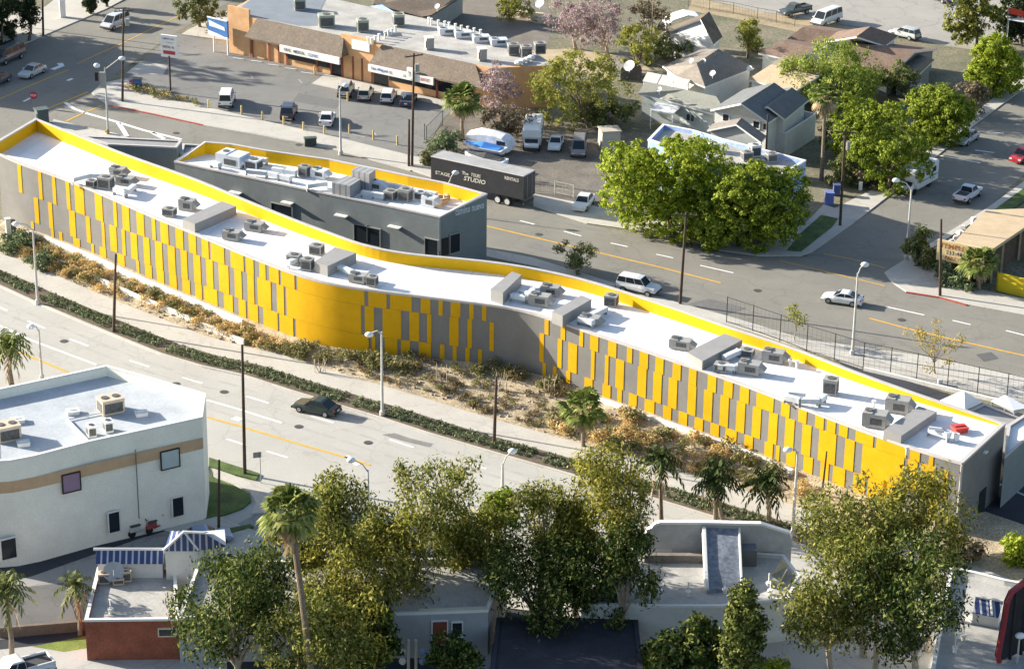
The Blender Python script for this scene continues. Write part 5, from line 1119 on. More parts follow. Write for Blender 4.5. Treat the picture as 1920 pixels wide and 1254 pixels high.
dish(at(1180, 136, 2.4), .8, 'big white dish on the dark round topped shed'); dish(at(1236, 178, 4.0), .35, 'small white dish on the olive bungalow roof'); dish(at(820, 22, 4.2), .4, 'white dish on the corner of the brown roof behind the mall'); dish(at(1012, 18, 4.0), .7, 'white dish left of the far purple trees')
dish(at(214, 1090, 3.3), .85, 'large grey dish on the brick shop roof', pole=.6, group=None, az=-1.4, m=mat('grey_dish', (.38, .40, .41), amt=.1))
for x, y, lb in ((195, 1092, 'left beige cooler by the dish on the brick shop roof'), (236, 1088, 'right beige cooler by the dish on the brick shop roof'), (222, 1094, 'low beige box in front of the dish on the brick shop roof')):
    condenser(at(x, y, 3.27), .2, lb, .9, .7, .8 if 'low' not in lb else .4, M_BEIGE, group='beige coolers on the brick shop roof')
for i, (x, y) in enumerate(((1290, 1118), (1359, 1113), (1441, 1101), (1444, 1115), (1795, 1195), (1806, 1200), (1790, 1222), (208, 1150))):
    z = 3.6 if x > 1000 else 3.27; p = at(x, y, z); mb = MB(); mb.tube([p, p+UP*.35], .16, 7); mb.tube([p+UP*.35, p+UP*.5], .24, 7); mb.tube([p+UP*.5, p+UP*1.3], .05, 5); solo(mb, 'vent_pipe', M_TRIM, 'white vent pipe on a pale foreground shop roof', 'pipe', 'vent pipes on the pale foreground roofs')

# items on the corner store roof
for x, y, lb in ((1338, 283, 'white cooler at the left on the corner store roof'), (1415, 293, 'white bent pipe unit on the corner store roof'), (1400, 300, 'grey slatted unit on the corner store roof'), (1446, 303, 'small pale unit by the utility pole on the corner store roof')):
    condenser(at(x, y, 6.6), .3, lb, 1.2, 1.0, 1.3 if 'bent' in lb else .9, M_TRIM if 'white' in lb else M_AC, group='units on the corner store roof')

# ================================================================ vehicles
def loft(sections, mb, close=True, mi=0):
    """sections: (x, [(y,z)...]) rings with the same number of points"""
    rings = []
    for x, ring_ in sections:
        b = len(mb.v); rings.append(b); mb.v += [(x, y, z) for y, z in ring_]
    n = len(sections[0][1])
    for i in range(len(rings)-1):
        for k in range(n):
            mb.f.append((rings[i]+k, rings[i+1]+k, rings[i+1]+(k+1) % n, rings[i]+(k+1) % n)); mb.m.append(mi)
    if close:
        mb.f.append(tuple(rings[0]+k for k in range(n))); mb.m.append(mi); mb.f.append(tuple(rings[-1]+k for k in reversed(range(n)))); mb.m.append(mi)
STY = {  # length, width, sill, belt profile [(x, z)], cabin: base rear/front x, roof rear/front x, roof z
 'sedan': (4.6, 1.76, .28, [(-2.3, .62), (-2.2, .86), (-1.45, .92), (.75, .92), (1.9, .78), (2.25, .62)], (-1.75, 1.0, -1.0, .25, 1.40)),
 'coupe': (4.3, 1.72, .26, [(-2.15, .66), (-2.05, .88), (-1.3, .90), (.7, .86), (1.8, .70), (2.12, .52)], (-1.75, .95, -.85, .12, 1.28)),
 'wagon': (4.6, 1.78, .30, [(-2.3, .62), (-2.25, .95), (.75, .98), (1.9, .84), (2.25, .64)], (-2.22, 1.05, -1.95, .30, 1.55)),
 'suv': (4.7, 1.86, .42, [(-2.35, .7), (-2.3, 1.08), (.8, 1.08), (2.1, 1.0), (2.32, .75)], (-2.28, 1.1, -2.05, .45, 1.80)),
 'van': (4.9, 1.92, .36, [(-2.45, .7), (-2.42, 1.10), (1.35, 1.08), (2.2, .92), (2.42, .66)], (-2.42, 1.75, -2.3, .85, 1.92)),
 'pickup': (5.2, 1.86, .42, [(-2.6, .7), (-2.58, 1.02), (.9, 1.02), (2.3, .95), (2.56, .72)], (-.55, 1.15, -.45, .55, 1.68)),
 'bigvan': (5.6, 2.05, .42, [(-2.8, .8), (-2.78, 1.2), (1.8, 1.15), (2.6, 1.02), (2.78, .75)], (-2.78, 2.1, -2.7, 1.3, 2.1))}
M_TYRE = mat('tyre_rubber', (.018, .018, .018), rough=.9, amt=.2); M_RIM = mat('wheel_rim', (.35, .35, .36), rough=.35, amt=.1, metal=.4)
M_LAMPW = mat('headlamp_lens', (.65, .66, .66), rough=.15, amt=.03); M_LAMPR = mat('tail_lamp_lens', (.35, .03, .02), rough=.2, amt=.05); M_BUMP = mat('bumper_plastic', (.06, .06, .065), amt=.1); M_PLATE = mat('number_plate', (.65, .65, .63), amt=.03)
def vehicle(style, col, rear, front, label, name='parked_car', cat='car', group=None, scale=1.0, roofcol=None, two_tone=None):
    L, W, sill, prof, (cr, cf, rr, rf_, rz_) = STY[style]; hw = W/2
    root = thing(name, label, cat, (0, 0, 0), 0, group)
    pm = paint('car_paint_%02d_%02d_%02d' % tuple(int(c*99) for c in col), col)
    b = MB(); sec = []
    for x, z in prof:
        e = 1-.10*max(0, (abs(x)-L*.32)/(L*.18)); w_ = hw*e
        zb = sill+(.10 if abs(x) > L*.42 else 0)
        sec.append((x, [(-w_*.94, zb), (-w_, zb+.12), (-w_, z*.78), (-w_*.93, z), (w_*.93, z), (w_, z*.78), (w_, zb+.12), (w_*.94, zb)]))
    loft(sec, b); b.build('body', pm, root, smooth=False)
    def belt(x): return float(np.interp(x, [p[0] for p in prof], [p[1] for p in prof]))
    br, bf = belt(cr), belt(cf); cw, tw_ = hw*.90, hw*.74
    # glasshouse: dark glass shell with painted roof and pillars
    R0, F0, R1, F1 = (cr, br-.02), (cf, bf-.02), (rr, rz_), (rf_, rz_)
    c = MB(); P = lambda x, y, z: (x, y, z)
    roof = [P(R1[0], -tw_, rz_), P(F1[0], -tw_, rz_), P(F1[0], tw_, rz_), P(R1[0], tw_, rz_)]
    base = [P(R0[0], -cw, R0[1]), P(F0[0], -cw, F0[1]), P(F0[0], cw, F0[1]), P(R0[0], cw, R0[1])]
    for i in range(4): j = (i+1) % 4; c.poly([base[i], base[j], roof[j], roof[i]])
    c.poly([(x, y, z+.0) for x, y, z in roof]); 
    mid = [((R1[0]*.82+F1[0]*.18), tw_*.9), ((R1[0]*.18+F1[0]*.82), tw_*.9)]
    c.poly([(mid[0][0], -mid[0][1], rz_+.05), (mid[1][0], -mid[1][1], rz_+.05), (mid[1][0], mid[1][1], rz_+.05), (mid[0][0], mid[0][1], rz_+.05)])
    ms = [(mid[0][0], -mid[0][1], rz_+.05), (mid[1][0], -mid[1][1], rz_+.05), (mid[1][0], mid[1][1], rz_+.05), (mid[0][0], mid[0][1], rz_+.05)]
    for i in range(4): j = (i+1) % 4; c.poly([roof[i], roof[j], ms[j], ms[i]])
    c.build('cabin', paint('roof_paint', roofcol) if roofcol else pm, root)
    def win(name_, a, b_, c_, d_, ins=.08, o=.02):
        A, B_, C_, D_ = map(Vector, (a, b_, c_, d_)); m_ = (A+B_+C_+D_)/4; n = (B_-A).cross(D_-A).normalized()
        if n.dot(m_-Vector((0, 0, .9))) < 0: n = -n
        q = [p+(m_-p)*ins*1.6+n*o for p in (A, B_, C_, D_)]; w_ = MB(); w_.poly(q); w_.build(name_, GL, root)
    win('windscreen', base[1], base[2], roof[2], roof[1]); win('rear_window', base[0], base[3], roof[3], roof[0])
    for s, (i0, i1) in ((-1, (0, 1)), (1, (3, 2))):
        xs = [0, .5, 1] if style in ('sedan', 'coupe', 'pickup') else [0, .34, .68, 1]
        if style in ('van', 'bigvan'): xs = [0, .3, .62, 1]
        for t0, t1 in zip(xs, xs[1:]):
            A = Vector(base[i0]).lerp(Vector(base[i1]), t0); B_ = Vector(base[i0]).lerp(Vector(base[i1]), t1); C_ = Vector(roof[i0]).lerp(Vector(roof[i1]), t1); D_ = Vector(roof[i0]).lerp(Vector(roof[i1]), t0)
            A, B_ = A.lerp(D_, .18), B_.lerp(C_, .18); win('side_window', A, B_, C_, D_, .07)
    if style == 'pickup':
        bd = MB(); bd.box((-1.6, 0, 1.03), 1.85, W*.78, .015); bd.build('load_bed', M_BUMP, root)
        rl = MB()
        for s in (-1, 1): rl.box((-1.6, s*hw*.86, 1.0), 2.0, .1, .2)
        rl.box((-2.52, 0, 1.0), .1, W*.86, .2); rl.build('bed_side', pm, root)
    if two_tone:
        t = MB()
        for s in (-1, 1): t.box((0, s*(hw*.985), .45), L*.8, .06, .35)
        t.build('lower_panel', paint('two_tone_grey', two_tone), root)
    rw = .33 if style in ('sedan', 'coupe', 'wagon') else .37
    for x in (-L*.30, L*.305):
        for s in (-1, 1):
            t = MB(); y = s*(hw-.10); t.tube([(x, y-.11, rw), (x, y+.11, rw)], rw, 14); o = t.build('wheel', M_TYRE, root)
            r_ = MB(); r_.tube([(x, y+s*.10, rw), (x, y+s*.125, rw)], rw*.62, 10); r_.build('rim', M_RIM, o)
    for s in (-1, 1):
        h = MB(); h.box((L/2-.10, s*hw*.66, prof[-1][1]-.08), .12, .36, .15); h.build('headlight', M_LAMPW, root)
        t = MB(); t.box((-L/2+.05, s*hw*.74, prof[0][1]+.02), .10, .26, .2); t.build('taillight', M_LAMPR, root)
    for x in (-L/2+.02, L/2-.04):
        q = MB(); q.box((x, 0, sill+.02), .16, W*.88, .2); q.build('bumper', pm if style in ('sedan', 'coupe') else M_BUMP, root)
    q = MB(); q.box((-L/2-.04, 0, prof[0][1]-.08), .03, .4, .16); q.build('number_plate', M_PLATE, root)
    for s in (-1, 1):
        q = MB(); q.box((cf-.35, s*(hw+.08), bf+.02), .14, .2, .14); q.build('mirror', pm, root)
    a, f = at(*rear), at(*front); m_ = (a+f)/2; root.location = (m_.x, m_.y, .03); root.rotation_euler = (0, 0, math.atan2((f-a).y, (f-a).x))
    if scale != 1: root.scale = (scale,)*3
    return root
WH, SI, BK_, GR = (.72, .72, .71), (.42, .43, .44), (.02, .024, .03), (.20, .20, .21)
vehicle('sedan', (.012, .03, .03), (635, 781), (552, 764), 'dark green sedan alone on the wide pale boulevard', 'moving_car')
vehicle('coupe', WH, (1620, 574), (1538, 562), 'white rounded sedan driving along the upper road by the lamp', 'moving_car')
vehicle('suv', (.66, .68, .70), (1158, 541), (1236, 556), 'white estate car with roof rack behind the school roof', 'moving_car')
vehicle('sedan', WH, (1104, 376), (1084, 400), 'white sedan parked at the kerb under the big round tree')
vehicle('coupe', WH, (1046, 265), (1038, 287), 'white saloon parked between the motorhome and the grey pickup in the dirt lot')
vehicle('van', (.20, .19, .185), (1088, 272), (1083, 303), 'grey brown van parked under the olive tree in the dirt lot')
vehicle('van', WH, (422, 208), (429, 183), 'white van parked nearest the shrub bed in the mall lot')
vehicle('suv', (.035, .045, .075), (537, 231), (546, 207), 'dark blue off-roader parked by the bollards in the mall lot')
vehicle('sedan', WH, (608, 246), (619, 215), 'white saloon parked in front of the lamp post in the mall lot')
vehicle('suv', (.46, .45, .44), (644, 188), (653, 167), 'silver grey off-roader parked in front of the mall shops, first of the row')
vehicle('wagon', (.50, .45, .38), (681, 195), (690, 172), 'beige car parked second in the row before the mall shops')
vehicle('wagon', WH, (723, 201), (734, 176), 'white estate car parked third in the row before the mall shops')
vehicle('sedan', (.03, .05, .09), (760, 205), (772, 183), 'dark blue car parked last in the row in the palm shade')
vehicle('sedan', (.45, .48, .48), (84, 131), (38, 152), 'silver saloon waiting at the far left crossing', 'moving_car')
vehicle('van', (.52, .54, .55), (240, 42), (192, 61), 'silver minivan turning at the top of the avenue', 'moving_car')
vehicle('bigvan', (.10, .115, .13), (42, 104), (-12, 126), 'dark van parked under the cypress trees at the left edge')
vehicle('sedan', (.06, .08, .10), (16, 148), (-26, 168), 'dark car cut off by the left edge of the picture', 'moving_car')
vehicle('sedan', SI, (1832, 254), (1792, 279), 'silver saloon parked on the left side of the shaded side road')
vehicle('sedan', (.40, .03, .035), (1940, 285), (1893, 314), 'red car at the right edge of the shaded side road')
vehicle('pickup', (.55, .58, .66), (1792, 389), (1836, 358), 'white pickup driving up the shaded side road', 'moving_car')
vehicle('bigvan', (.62, .62, .60), (1568, 38), (1530, 52), 'pale cream van beside the dirt bank of the playground')
vehicle('pickup', (.04, .06, .06), (1510, 24), (1470, 32), 'dark truck with raised canopy beside the pale cream van')
vehicle('wagon', (.42, .45, .45), (1716, 76), (1676, 66), 'silver green car parked on the playground paving')
vehicle('sedan', (.05, .07, .10), (1780, 8), (1745, -4), 'dark car cut off by the top edge above the playground')
vehicle('pickup', (.72, .72, .72), (78, 1262), (-16, 1288), 'white pickup with a high cab at the lower left corner', scale=1.12, two_tone=(.45, .45, .44))
vehicle('sedan', (.20, .27, .42), (352, 1022), (418, 1013), 'blue car parked behind the tiled tower')
# motorhomes
def motorhome(rear, front, label, L=6.6, W=2.25, H=2.95):
    root = thing('motorhome', label, 'motorhome', (0, 0, 0)); m = paint('motorhome_white', (.68, .68, .66)); x0, x1 = -L/2, L/2-1.5
    b = MB(); loft([(x0, [(-W/2, .55), (-W/2, H-.15), (-W/2+.2, H), (W/2-.2, H), (W/2, H-.15), (W/2, .55)]), (x1, [(-W/2, .55), (-W/2, H-.15), (-W/2+.2, H), (W/2-.2, H), (W/2, H-.15), (W/2, .55)]), (x1+.9, [(-W/2, 1.85), (-W/2, H-.35), (-W/2+.2, H-.2), (W/2-.2, H-.2), (W/2, H-.35), (W/2, 1.85)])], b); b.build('body', m, root)
    c = MB(); loft([(x1-.1, [(-.95, .5), (-.95, 1.75), (.95, 1.75), (.95, .5)]), (x1+.5, [(-.92, .5), (-.9, 1.75), (.9, 1.75), (.92, .5)]), (x1+1.0, [(-.9, .5), (-.9, 1.1), (.9, 1.1), (.9, .5)]), (x1+1.5, [(-.85, .5), (-.85, .95), (.85, .95), (.85, .5)])], c); c.build('cab', m, root)
    w = MB(); w.poly([(x1+.56, -.8, 1.72), (x1+.56, .8, 1.72), (x1+1.02, .8, 1.16), (x1+1.02, -.8, 1.16)]); w.build('windscreen', GL, root)
    for s in (-1, 1):
        for k in range(3):
            q = MB(); q.box((x0+1.1+k*1.5, s*(W/2+.012), 1.75), .9, .02, .6); q.build('side_window', GL, root)
        t = MB(); t.box((x0+L*.36, s*(W/2+.012), 1.25), L*.7, .02, .12); t.build('stripe', mat('green_stripe', (.15, .25, .22)), root)
    for k in range(3): q = MB(); q.box((x0+.9+k*1.5, (-1)**k*.3, H), .55, .5, .16); q.build('roof_vent', M_DUCT, root)
    for x in (-L*.22, L/2-1.0):
        for s in (-1, 1): t = MB(); y = s*(W/2-.2); t.tube([(x, y-.12, .38), (x, y+.12, .38)], .38, 12); t.build('wheel', M_TYRE, root)
    q = MB(); q.box((L/2-.02, 0, .5), .14, 1.75, .22); q.build('bumper', M_BUMP, root)
    a, f = at(*rear), at(*front); m_ = (a+f)/2; root.location = (m_.x, m_.y, .03); root.rotation_euler = (0, 0, math.atan2((f-a).y, (f-a).x)); return root
motorhome((1002, 258), (996, 286), 'white motorhome parked beside the covered boat in the dirt lot')
motorhome((1750, 335), (1684, 372), 'white motorhome with three side windows parked under the trees by the side road')
# camper trailer under a tarp, boats
def boat(stern, bow, label, tarp, W=2.1):
    root = thing('motor_boat', label, 'boat', (0, 0, 0)); L = (at(*bow)-at(*stern)).length; b = MB()
    st_ = []
    for x, w, zk, zd in ((-L/2, W/2, .75, 1.35), (0, W/2, .7, 1.4), (L*.3, W*.36, .8, 1.5), (L/2, .06, 1.1, 1.65)):
        st_.append((x, [(0, zk), (-w*.8, zk+.2), (-w, zd), (w, zd), (w*.8, zk+.2)]))
    loft(st_, b); b.build('hull', paint('boat_white', (.70, .71, .72)), root)
    d = MB(); loft([(-L*.42, [(-W*.42, 1.38), (0, 1.5), (W*.42, 1.38)]), (-.1, [(-W*.42, 1.42), (0, 1.95), (W*.42, 1.42)]), (L*.2, [(-W*.3, 1.5), (0, 1.75), (W*.3, 1.5)]), (L*.42, [(-W*.12, 1.6), (0, 1.66), (W*.12, 1.6)])], d); d.build('boat_cover', tarp, root)
    s = MB(); s.box((-L*.1, 0, .93), L*.7, W*1.01, .1); s.build('hull_stripe', mat('navy_stripe', (.03, .04, .09)), root)
    t = MB(); t.box((0, .4, .45), L*.9, .1, .1); t.box((0, -.4, .45), L*.9, .1, .1); t.box((L*.55, 0, .45), L*.3, .1, .1); t.build('trailer_frame', M_AC, root)
    for k in (-1, 1): w = MB(); w.tube([(-L*.12, k*.95-.1, .35), (-L*.12, k*.95+.1, .35)], .35, 12); w.build('wheel', M_TYRE, root)
    a, f = at(*stern), at(*bow); m_ = (a+f)/2; root.location = (m_.x, m_.y, .03); root.rotation_euler = (0, 0, math.atan2((f-a).y, (f-a).x))
boat((945, 301), (868, 288), 'white motor boat with a bright blue cover on its trailer in the dirt lot', mat('bright_blue_cover', (.05, .22, .60), amt=.2, scale=2))
boat((948, 322), (872, 308), 'low long boat with a dark cover lying behind the black trailer', mat('dark_cover', (.06, .065, .07), amt=.2, scale=2), W=1.7)
root = thing('travel_trailer', 'white travel trailer draped in a pale rumpled tarp behind the boats', 'trailer', tuple(at(918, 286)))
mb = MB(); a, f = at(882, 277), at(958, 290); L = (f-a).length; e = math.atan2((f-a).y, (f-a).x); m_ = (a+f)/2; Wd = 2.3
loft([(-L/2, [(-Wd/2, .5), (-Wd/2, 2.0), (0, 2.25), (Wd/2, 2.0), (Wd/2, .5)]), (-L*.2, [(-Wd/2, .5), (-Wd/2, 2.3), (0, 2.85), (Wd/2, 2.3), (Wd/2, .5)]), (L*.1, [(-Wd/2, .5), (-Wd/2, 2.4), (0, 2.7), (Wd/2, 2.4), (Wd/2, .5)]), (L*.36, [(-Wd/2, .5), (-Wd/2, 2.2), (0, 2.5), (Wd/2, 2.2), (Wd/2, .5)]), (L/2, [(-Wd/2, .5), (-Wd/2, 1.7), (0, 1.9), (Wd/2, 1.7), (Wd/2, .5)])], mb)
mb.v = [(m_.x+x*math.cos(e)-y*math.sin(e), m_.y+x*math.sin(e)+y*math.cos(e), z) for x, y, z in mb.v]; mb.build('body', mat('white_tarp2', (.70, .70, .73), amt=.12, scale=1.4, fine=.12, fscale=2), root)
for t in (.30, .40):
    mb = MB(); q = m_+(f-a)*t; n_ = Vector((math.sin(e), -math.cos(e), 0)); q += n_*(Wd/2+.02); mb.box((q.x, q.y, 1.3), .6, .06, .6, e); mb.build('window', GL, root)
for t in (-.1, .1):
    mb = MB(); q = m_+(f-a)*t+Vector((math.sin(e), -math.cos(e), 0))*1.0; mb.tube([(q.x-.1, q.y, .36), (q.x+.1, q.y, .36)], .36, 10); mb.build('wheel', M_TYRE, root)
# black semi-trailer with white lettering
tl = thing('semi_trailer', 'long black box trailer with white lettering parked on the upper road', 'trailer', tuple(at(890, 370)))
A_, B_ = at(808, 367), at(973, 404); e = heading((808, 367), (973, 404)); B_ = A_+(B_-A_).normalized()*((at(975, 335, 4.0)-at(808, 294, 4.0)).length); du = (B_-A_).normalized(); dn = Vector((-du.y, du.x, 0)); Lt = (B_-A_).length
A4 = at(808, 294, 4.0); A_ = Vector((A4.x, A4.y, 0)); B_ = A_+du*Lt; Wt = 2.55
mb = MB(); mb.prism([(q.x, q.y) for q in (A_, B_, B_+dn*Wt, A_+dn*Wt)], 1.15, 3.98); mb.build('box_body', mat('black_trailer_side', (.035, .036, .042), rough=.5, amt=.15, scale=.8, fine=.1), tl)
mb = MB(); mb.prism([(q.x, q.y) for q in (A_-du*.03-dn*.03, B_+du*.03-dn*.03, B_+du*.03+dn*(Wt+.03), A_-du*.03+dn*(Wt+.03))], 3.985, 4.06); mb.build('roof', mat('grey_trailer_roof', (.34, .34, .34), amt=.15, scale=.6, fine=.1), tl)
mb = MB(); 
for q0, q1 in ((A_, B_), (B_, B_+dn*Wt), (A_+dn*Wt, A_)): mb.tube([q0+UP*4.03, q1+UP*4.03], .06, 5)
mb.build('rail', M_COPE, tl)
for s in (Lt-2.2, Lt-3.5):
    for o in (.15, Wt-.15):
        q = A_+du*s+dn*o+UP*.5; t = MB(); t.tube([q-dn*.15, q+dn*.15], .5, 14); w_ = t.build('wheel', M_TYRE, tl)
        t = MB(); sg = -1 if o < 1 else 1; t.tube([q+dn*sg*.16, q+dn*sg*.19], .34, 12); t.build('rim', mat('white_rim', (.62, .62, .6)), w_)
mb = MB(); q = A_+du*(Lt-2.8)+dn*Wt/2; mb.box((q.x, q.y, .85), 3.4, 1.6, .3, e); q = A_+du*(Lt-.1)+dn*Wt/2; mb.box((q.x, q.y, .5), .15, 2.3, .18, e)
for s in (2.6,): q = A_+du*s+dn*Wt/2; mb.box((q.x, q.y, 0), .3, 1.9, 1.15, e)
mb.build('undercarriage', M_BUMP, tl)
ML = mat('cream_lettering', (.66, .62, .54), amt=.08)
text_mesh('lettering', 'The', A_+du*Lt*.34+UP*2.68, du, UP, .4, ML, tl, off=.03, width=.9); text_mesh('lettering', 'STUDIO', A_+du*Lt*.36+UP*2.0, du, UP, .55, ML, tl, off=.03, width=3.0, shear=.2)
text_mesh('lettering', 'TOURS', A_+du*Lt*.44+UP*2.68, du, UP, .42, ML, tl, off=.03, width=1.3, shear=.2)
text_mesh('lettering', 'STAGE', A_+du*Lt*.05+UP*2.0, du, UP, .42, ML, tl, off=.03, width=2.0); text_mesh('lettering', 'RENTALS', A_+du*Lt*.80+UP*3.2, du, UP, .4, ML, tl, off=.03, width=1.9)
for i in (.3, .7):
    q = B_+dn*Wt*i; mb = MB(); mb.box((q.x+du.x*.03, q.y+du.y*.03, 1.3), .04, .05, 2.5, e); mb.build('door_bar', M_AC, tl)
# motor scooters by the cream building
for (x, y, e, c, lb) in ((262, 1004, .6, (.45, .45, .44), 'white motor scooter parked by the cream wall'), (292, 996, .9, (.30, .05, .05), 'red motor scooter parked right of the white one by the cream wall')):
    root = thing('motor_scooter', lb, 'scooter', (0, 0, 0)); m = paint('scooter_%d' % int(c[1]*100), c)
    b = MB(); b.box((-.35, 0, .45), .75, .38, .32, taper=.8); b.box((.55, 0, .35), .14, .42, .65, taper=.7); b.box((.1, 0, .32), .6, .32, .1); b.build('body', m, root)
    b = MB(); b.box((-.3, 0, .77), .7, .3, .1); b.build('seat', M_BUMP, root)
    b = MB(); b.tube([(.55, 0, .9), (.45, 0, 1.1)], .04, 6); b.tube([(.45, -.35, 1.1), (.45, .35, 1.1)], .03, 5); b.build('handlebar', M_BUMP, root)
    for q in (-.55, .68): b = MB(); b.tube([(q, -.07, .26), (q, .07, .26)], .26, 12); b.build('wheel', M_TYRE, root)
    p = at(x, y); root.location = (p.x, p.y, .03); root.rotation_euler = (0, 0, e); root.scale = (1.3,)*3

# ================================================================ poles, lamps, signs
M_POLE = mat('creosoted_timber', (.075, .05, .035), amt=.3, scale=2, fine=.25)
M_LAMPPOST = mat('concrete_lamp_post', (.50, .48, .45), amt=.1, scale=1.5)
M_GLOBE = mat('lamp_glass', (.78, .79, .80), rough=.3, amt=.02)
def upole(b, top, label, arms=1, az=.2, r=.17, lean=(0, 0), tr=True, bare=False):
    h = hgt(b, top[1]); p = at(*b); root = thing('utility_pole', label, 'utility pole', (p.x, p.y, 0)); px_, py_ = pix(p+UP*h); dx = (top[0]-px_)/(FPX/((p-Vector((0, 0, CAMH))).dot(F_))); t = p+Vector((dx, 0, h))
    mb = MB(); mb.tube([p-UP*.1, p.lerp(t, .5), t], [r, r*.85, r*.65], 8); mb.build('pole', M_POLE, root)
    if bare: return root
    a = Vector((math.cos(az), math.sin(az), 0))
    for k in range(arms):
        c = t-UP*(.4+k*.9); q = MB(); q.box((c.x, c.y, c.z), 2.4, .12, .14, az); q.build('crossarm', M_POLE, root)
        for s in (-1.05, -.5, .5, 1.05): i_ = MB(); e_ = c+a*s; i_.tube([e_+UP*.14, e_+UP*.34], .05, 5); i_.build('insulator', M_ACD, root)
    if tr: q = MB(); c = t-UP*2.3+a*.42; q.tube([c, c+UP*.9], .27, 10); q.build('transformer', M_AC, root)
    return root
upole((229.5, 192), (231, 16), 'tall timber utility pole at the mall corner beside the shrub bed', az=.3)
upole((81, 68), (79, -40), 'dark utility pole on the shaded pavement at the top left', az=.3, tr=False)
upole((772.5, 312), (776, 100), 'tall timber utility pole beside a cut stump pole on the mall pavement', az=.5)
upole((766.5, 313), (767, 224), 'cut short timber pole standing beside the tall one on the mall pavement', bare=True)
upole((1275, 571), (1287, 398), 'timber pole on the near pavement of the upper road, in front of the big tree', az=-.1, tr=False)
upole((1762.5, 556), (1765, 411), 'timber pole at the red kerb beside the lettered yellow board', bare=True)
upole((1575, 424), (1585, 243), 'utility pole with a crossarm on the grassy street corner', az=-.2)
upole((1434, 330), (1440, 215), 'thin utility pole at the corner store roof before the slate gable', bare=True, r=.14)
upole((213, 623), (217, 476), 'dark bare pole in the hedge strip left, first of the boulevard row', bare=True)
upole((459, 890), (454, 646), 'tall dark pole on the near side of the boulevard by the lawn', arms=0, tr=False)
upole((926, 838), (931, 705), 'dark bare pole in the hedge strip before the shaded wall', bare=True)
upole((1540, 938), (1550, 846), 'thin brown bare pole before the yellow wall on the right', bare=True, r=.11)
upole((1178, 1010), (1183, 870), 'dark thin pole among the trees right of centre', bare=True, r=.12)
upole((410, 1002), (411, 862), 'short dark pole on the lawn beside the cream building', bare=True, r=.14)
upole((1240, 990), (1238, 905), 'slim bare pole at the boulevard edge behind the false front shop', bare=True, r=.12)
def lamp(b, top, head, label, arm_drop=.0, r=.12):
    h = hgt(b, top[1]); p = at(*b); root = thing('street_lamp', label, 'street lamp', (p.x, p.y, 0)); t = p+UP*h
    # arm reaches from the post top towards the head pixel
    sc = FPX/((p-Vector((0, 0, CAMH))).dot(F_)); dx = (head[0]-top[0])/sc; dz = -(head[1]-top[1])/sc
    hd = t+Vector((dx, 0, dz))
    mb = MB(); mb.tube([p-UP*.1, p+UP*.7, t], [r*1.6, r*1.25, r*.7], 9); mb.tube([p, p+UP*.55], r*2.2, 8); mb.build('post', M_LAMPPOST, root)
    a = MB(); a.tube([t-UP*.25, t.lerp(hd, .35)+UP*.22, t.lerp(hd, .75)+UP*.15, hd+UP*.08], .06, 6); a.build('arm', M_LAMPPOST, root)
    g_ = MB(); g_.ball(hd, .42, .30, .26, 10, 6); hh_ = g_.build('lamp_head', M_GLOBE, root, smooth=True)
    return root
lamp((717, 780), (718, 622), (695, 628), 'grey street lamp in the hedge strip before the striped wall')
lamp((1598, 666), (1607, 512), (1619, 495), 'street lamp on the near pavement of the upper road beside the white sedan')
lamp((1699, 488), (1707, 352), (1677, 338), 'street lamp with a curved arm on the corner of the side road')
lamp((71, 571), (69, 428), (38, 420), 'street lamp at the left end of the hedge strip')
lamp((1486, 1005), (1497, 845), (1479, 843), 'street lamp before the yellow wall on the right')
lamp((639, 291), (641, 166), (652, 160), 'street lamp on the mall pavement behind the white saloon')
lamp((842, 400), (848, 340), (860, 323), 'street lamp in front of the black trailer', r=.10)
lamp((79, 712), (76, 618), (62, 612), 'slim lamp post behind the cream building roof', r=.1)
lamp((691, 960), (691, 880), (660, 861), 'slim lamp at the near edge of the boulevard among the trees', r=.1)
lamp((942, 925), (942, 868), (960, 843), 'plain grey post by the boulevard among the trees', r=.12)
# signal pole at the mall corner
p = at(203, 252); sg_ = thing('traffic_signal', 'grey signal pole with two white lamp heads at the mall corner', 'traffic light', (p.x, p.y, 0)); h = hgt((203, 252), 127)
mb = MB(); mb.tube([p, p+UP*h], [.14, .08], 8); mb.tube([p+UP*h*.97, p+UP*(h+.9)+Vector((1.9, 0, .3))], .06, 6); mb.build('pole', M_LAMPPOST, sg_)
mb = MB(); mb.ball(p+UP*(h+1.2)+Vector((2.2, 0, 0)), .45, .3, .26); mb.build('lamp_head', M_GLOBE, sg_, smooth=True); mb = MB(); mb.ball(p+UP*(h+.25)+Vector((-.95, 0, 0)), .4, .3, .3); mb.build('lamp_head', M_GLOBE, sg_, smooth=True)
mb = MB(); q = p+UP*(h-2.6)+Vector((-.3, 0, 0)); mb.box(q, .75, .35, 2.0); mb.build('signal_box', M_AC, sg_); mb = MB(); mb.box(q+Vector((-.75, 0, .9)), .4, .3, 1.1); mb.build('signal_head', M_BLACK, sg_)
mb = MB(); mb.tube([p+Vector((-.05, -.25, 0)), p+Vector((-.05, -.25, .55))], .14, 8); mb.ball(p+Vector((-.05, -.25, .62)), .17, .17, .15, 8, 5); mb.tube([p+Vector((-.35, -.25, .4)), p+Vector((.25, -.25, .4))], .07, 6)
solo(mb, 'fire_hydrant', mat('hydrant_yellow', (.42, .27, .03), amt=.2), 'yellow brown fire hydrant at the foot of the signal pole', 'hydrant')
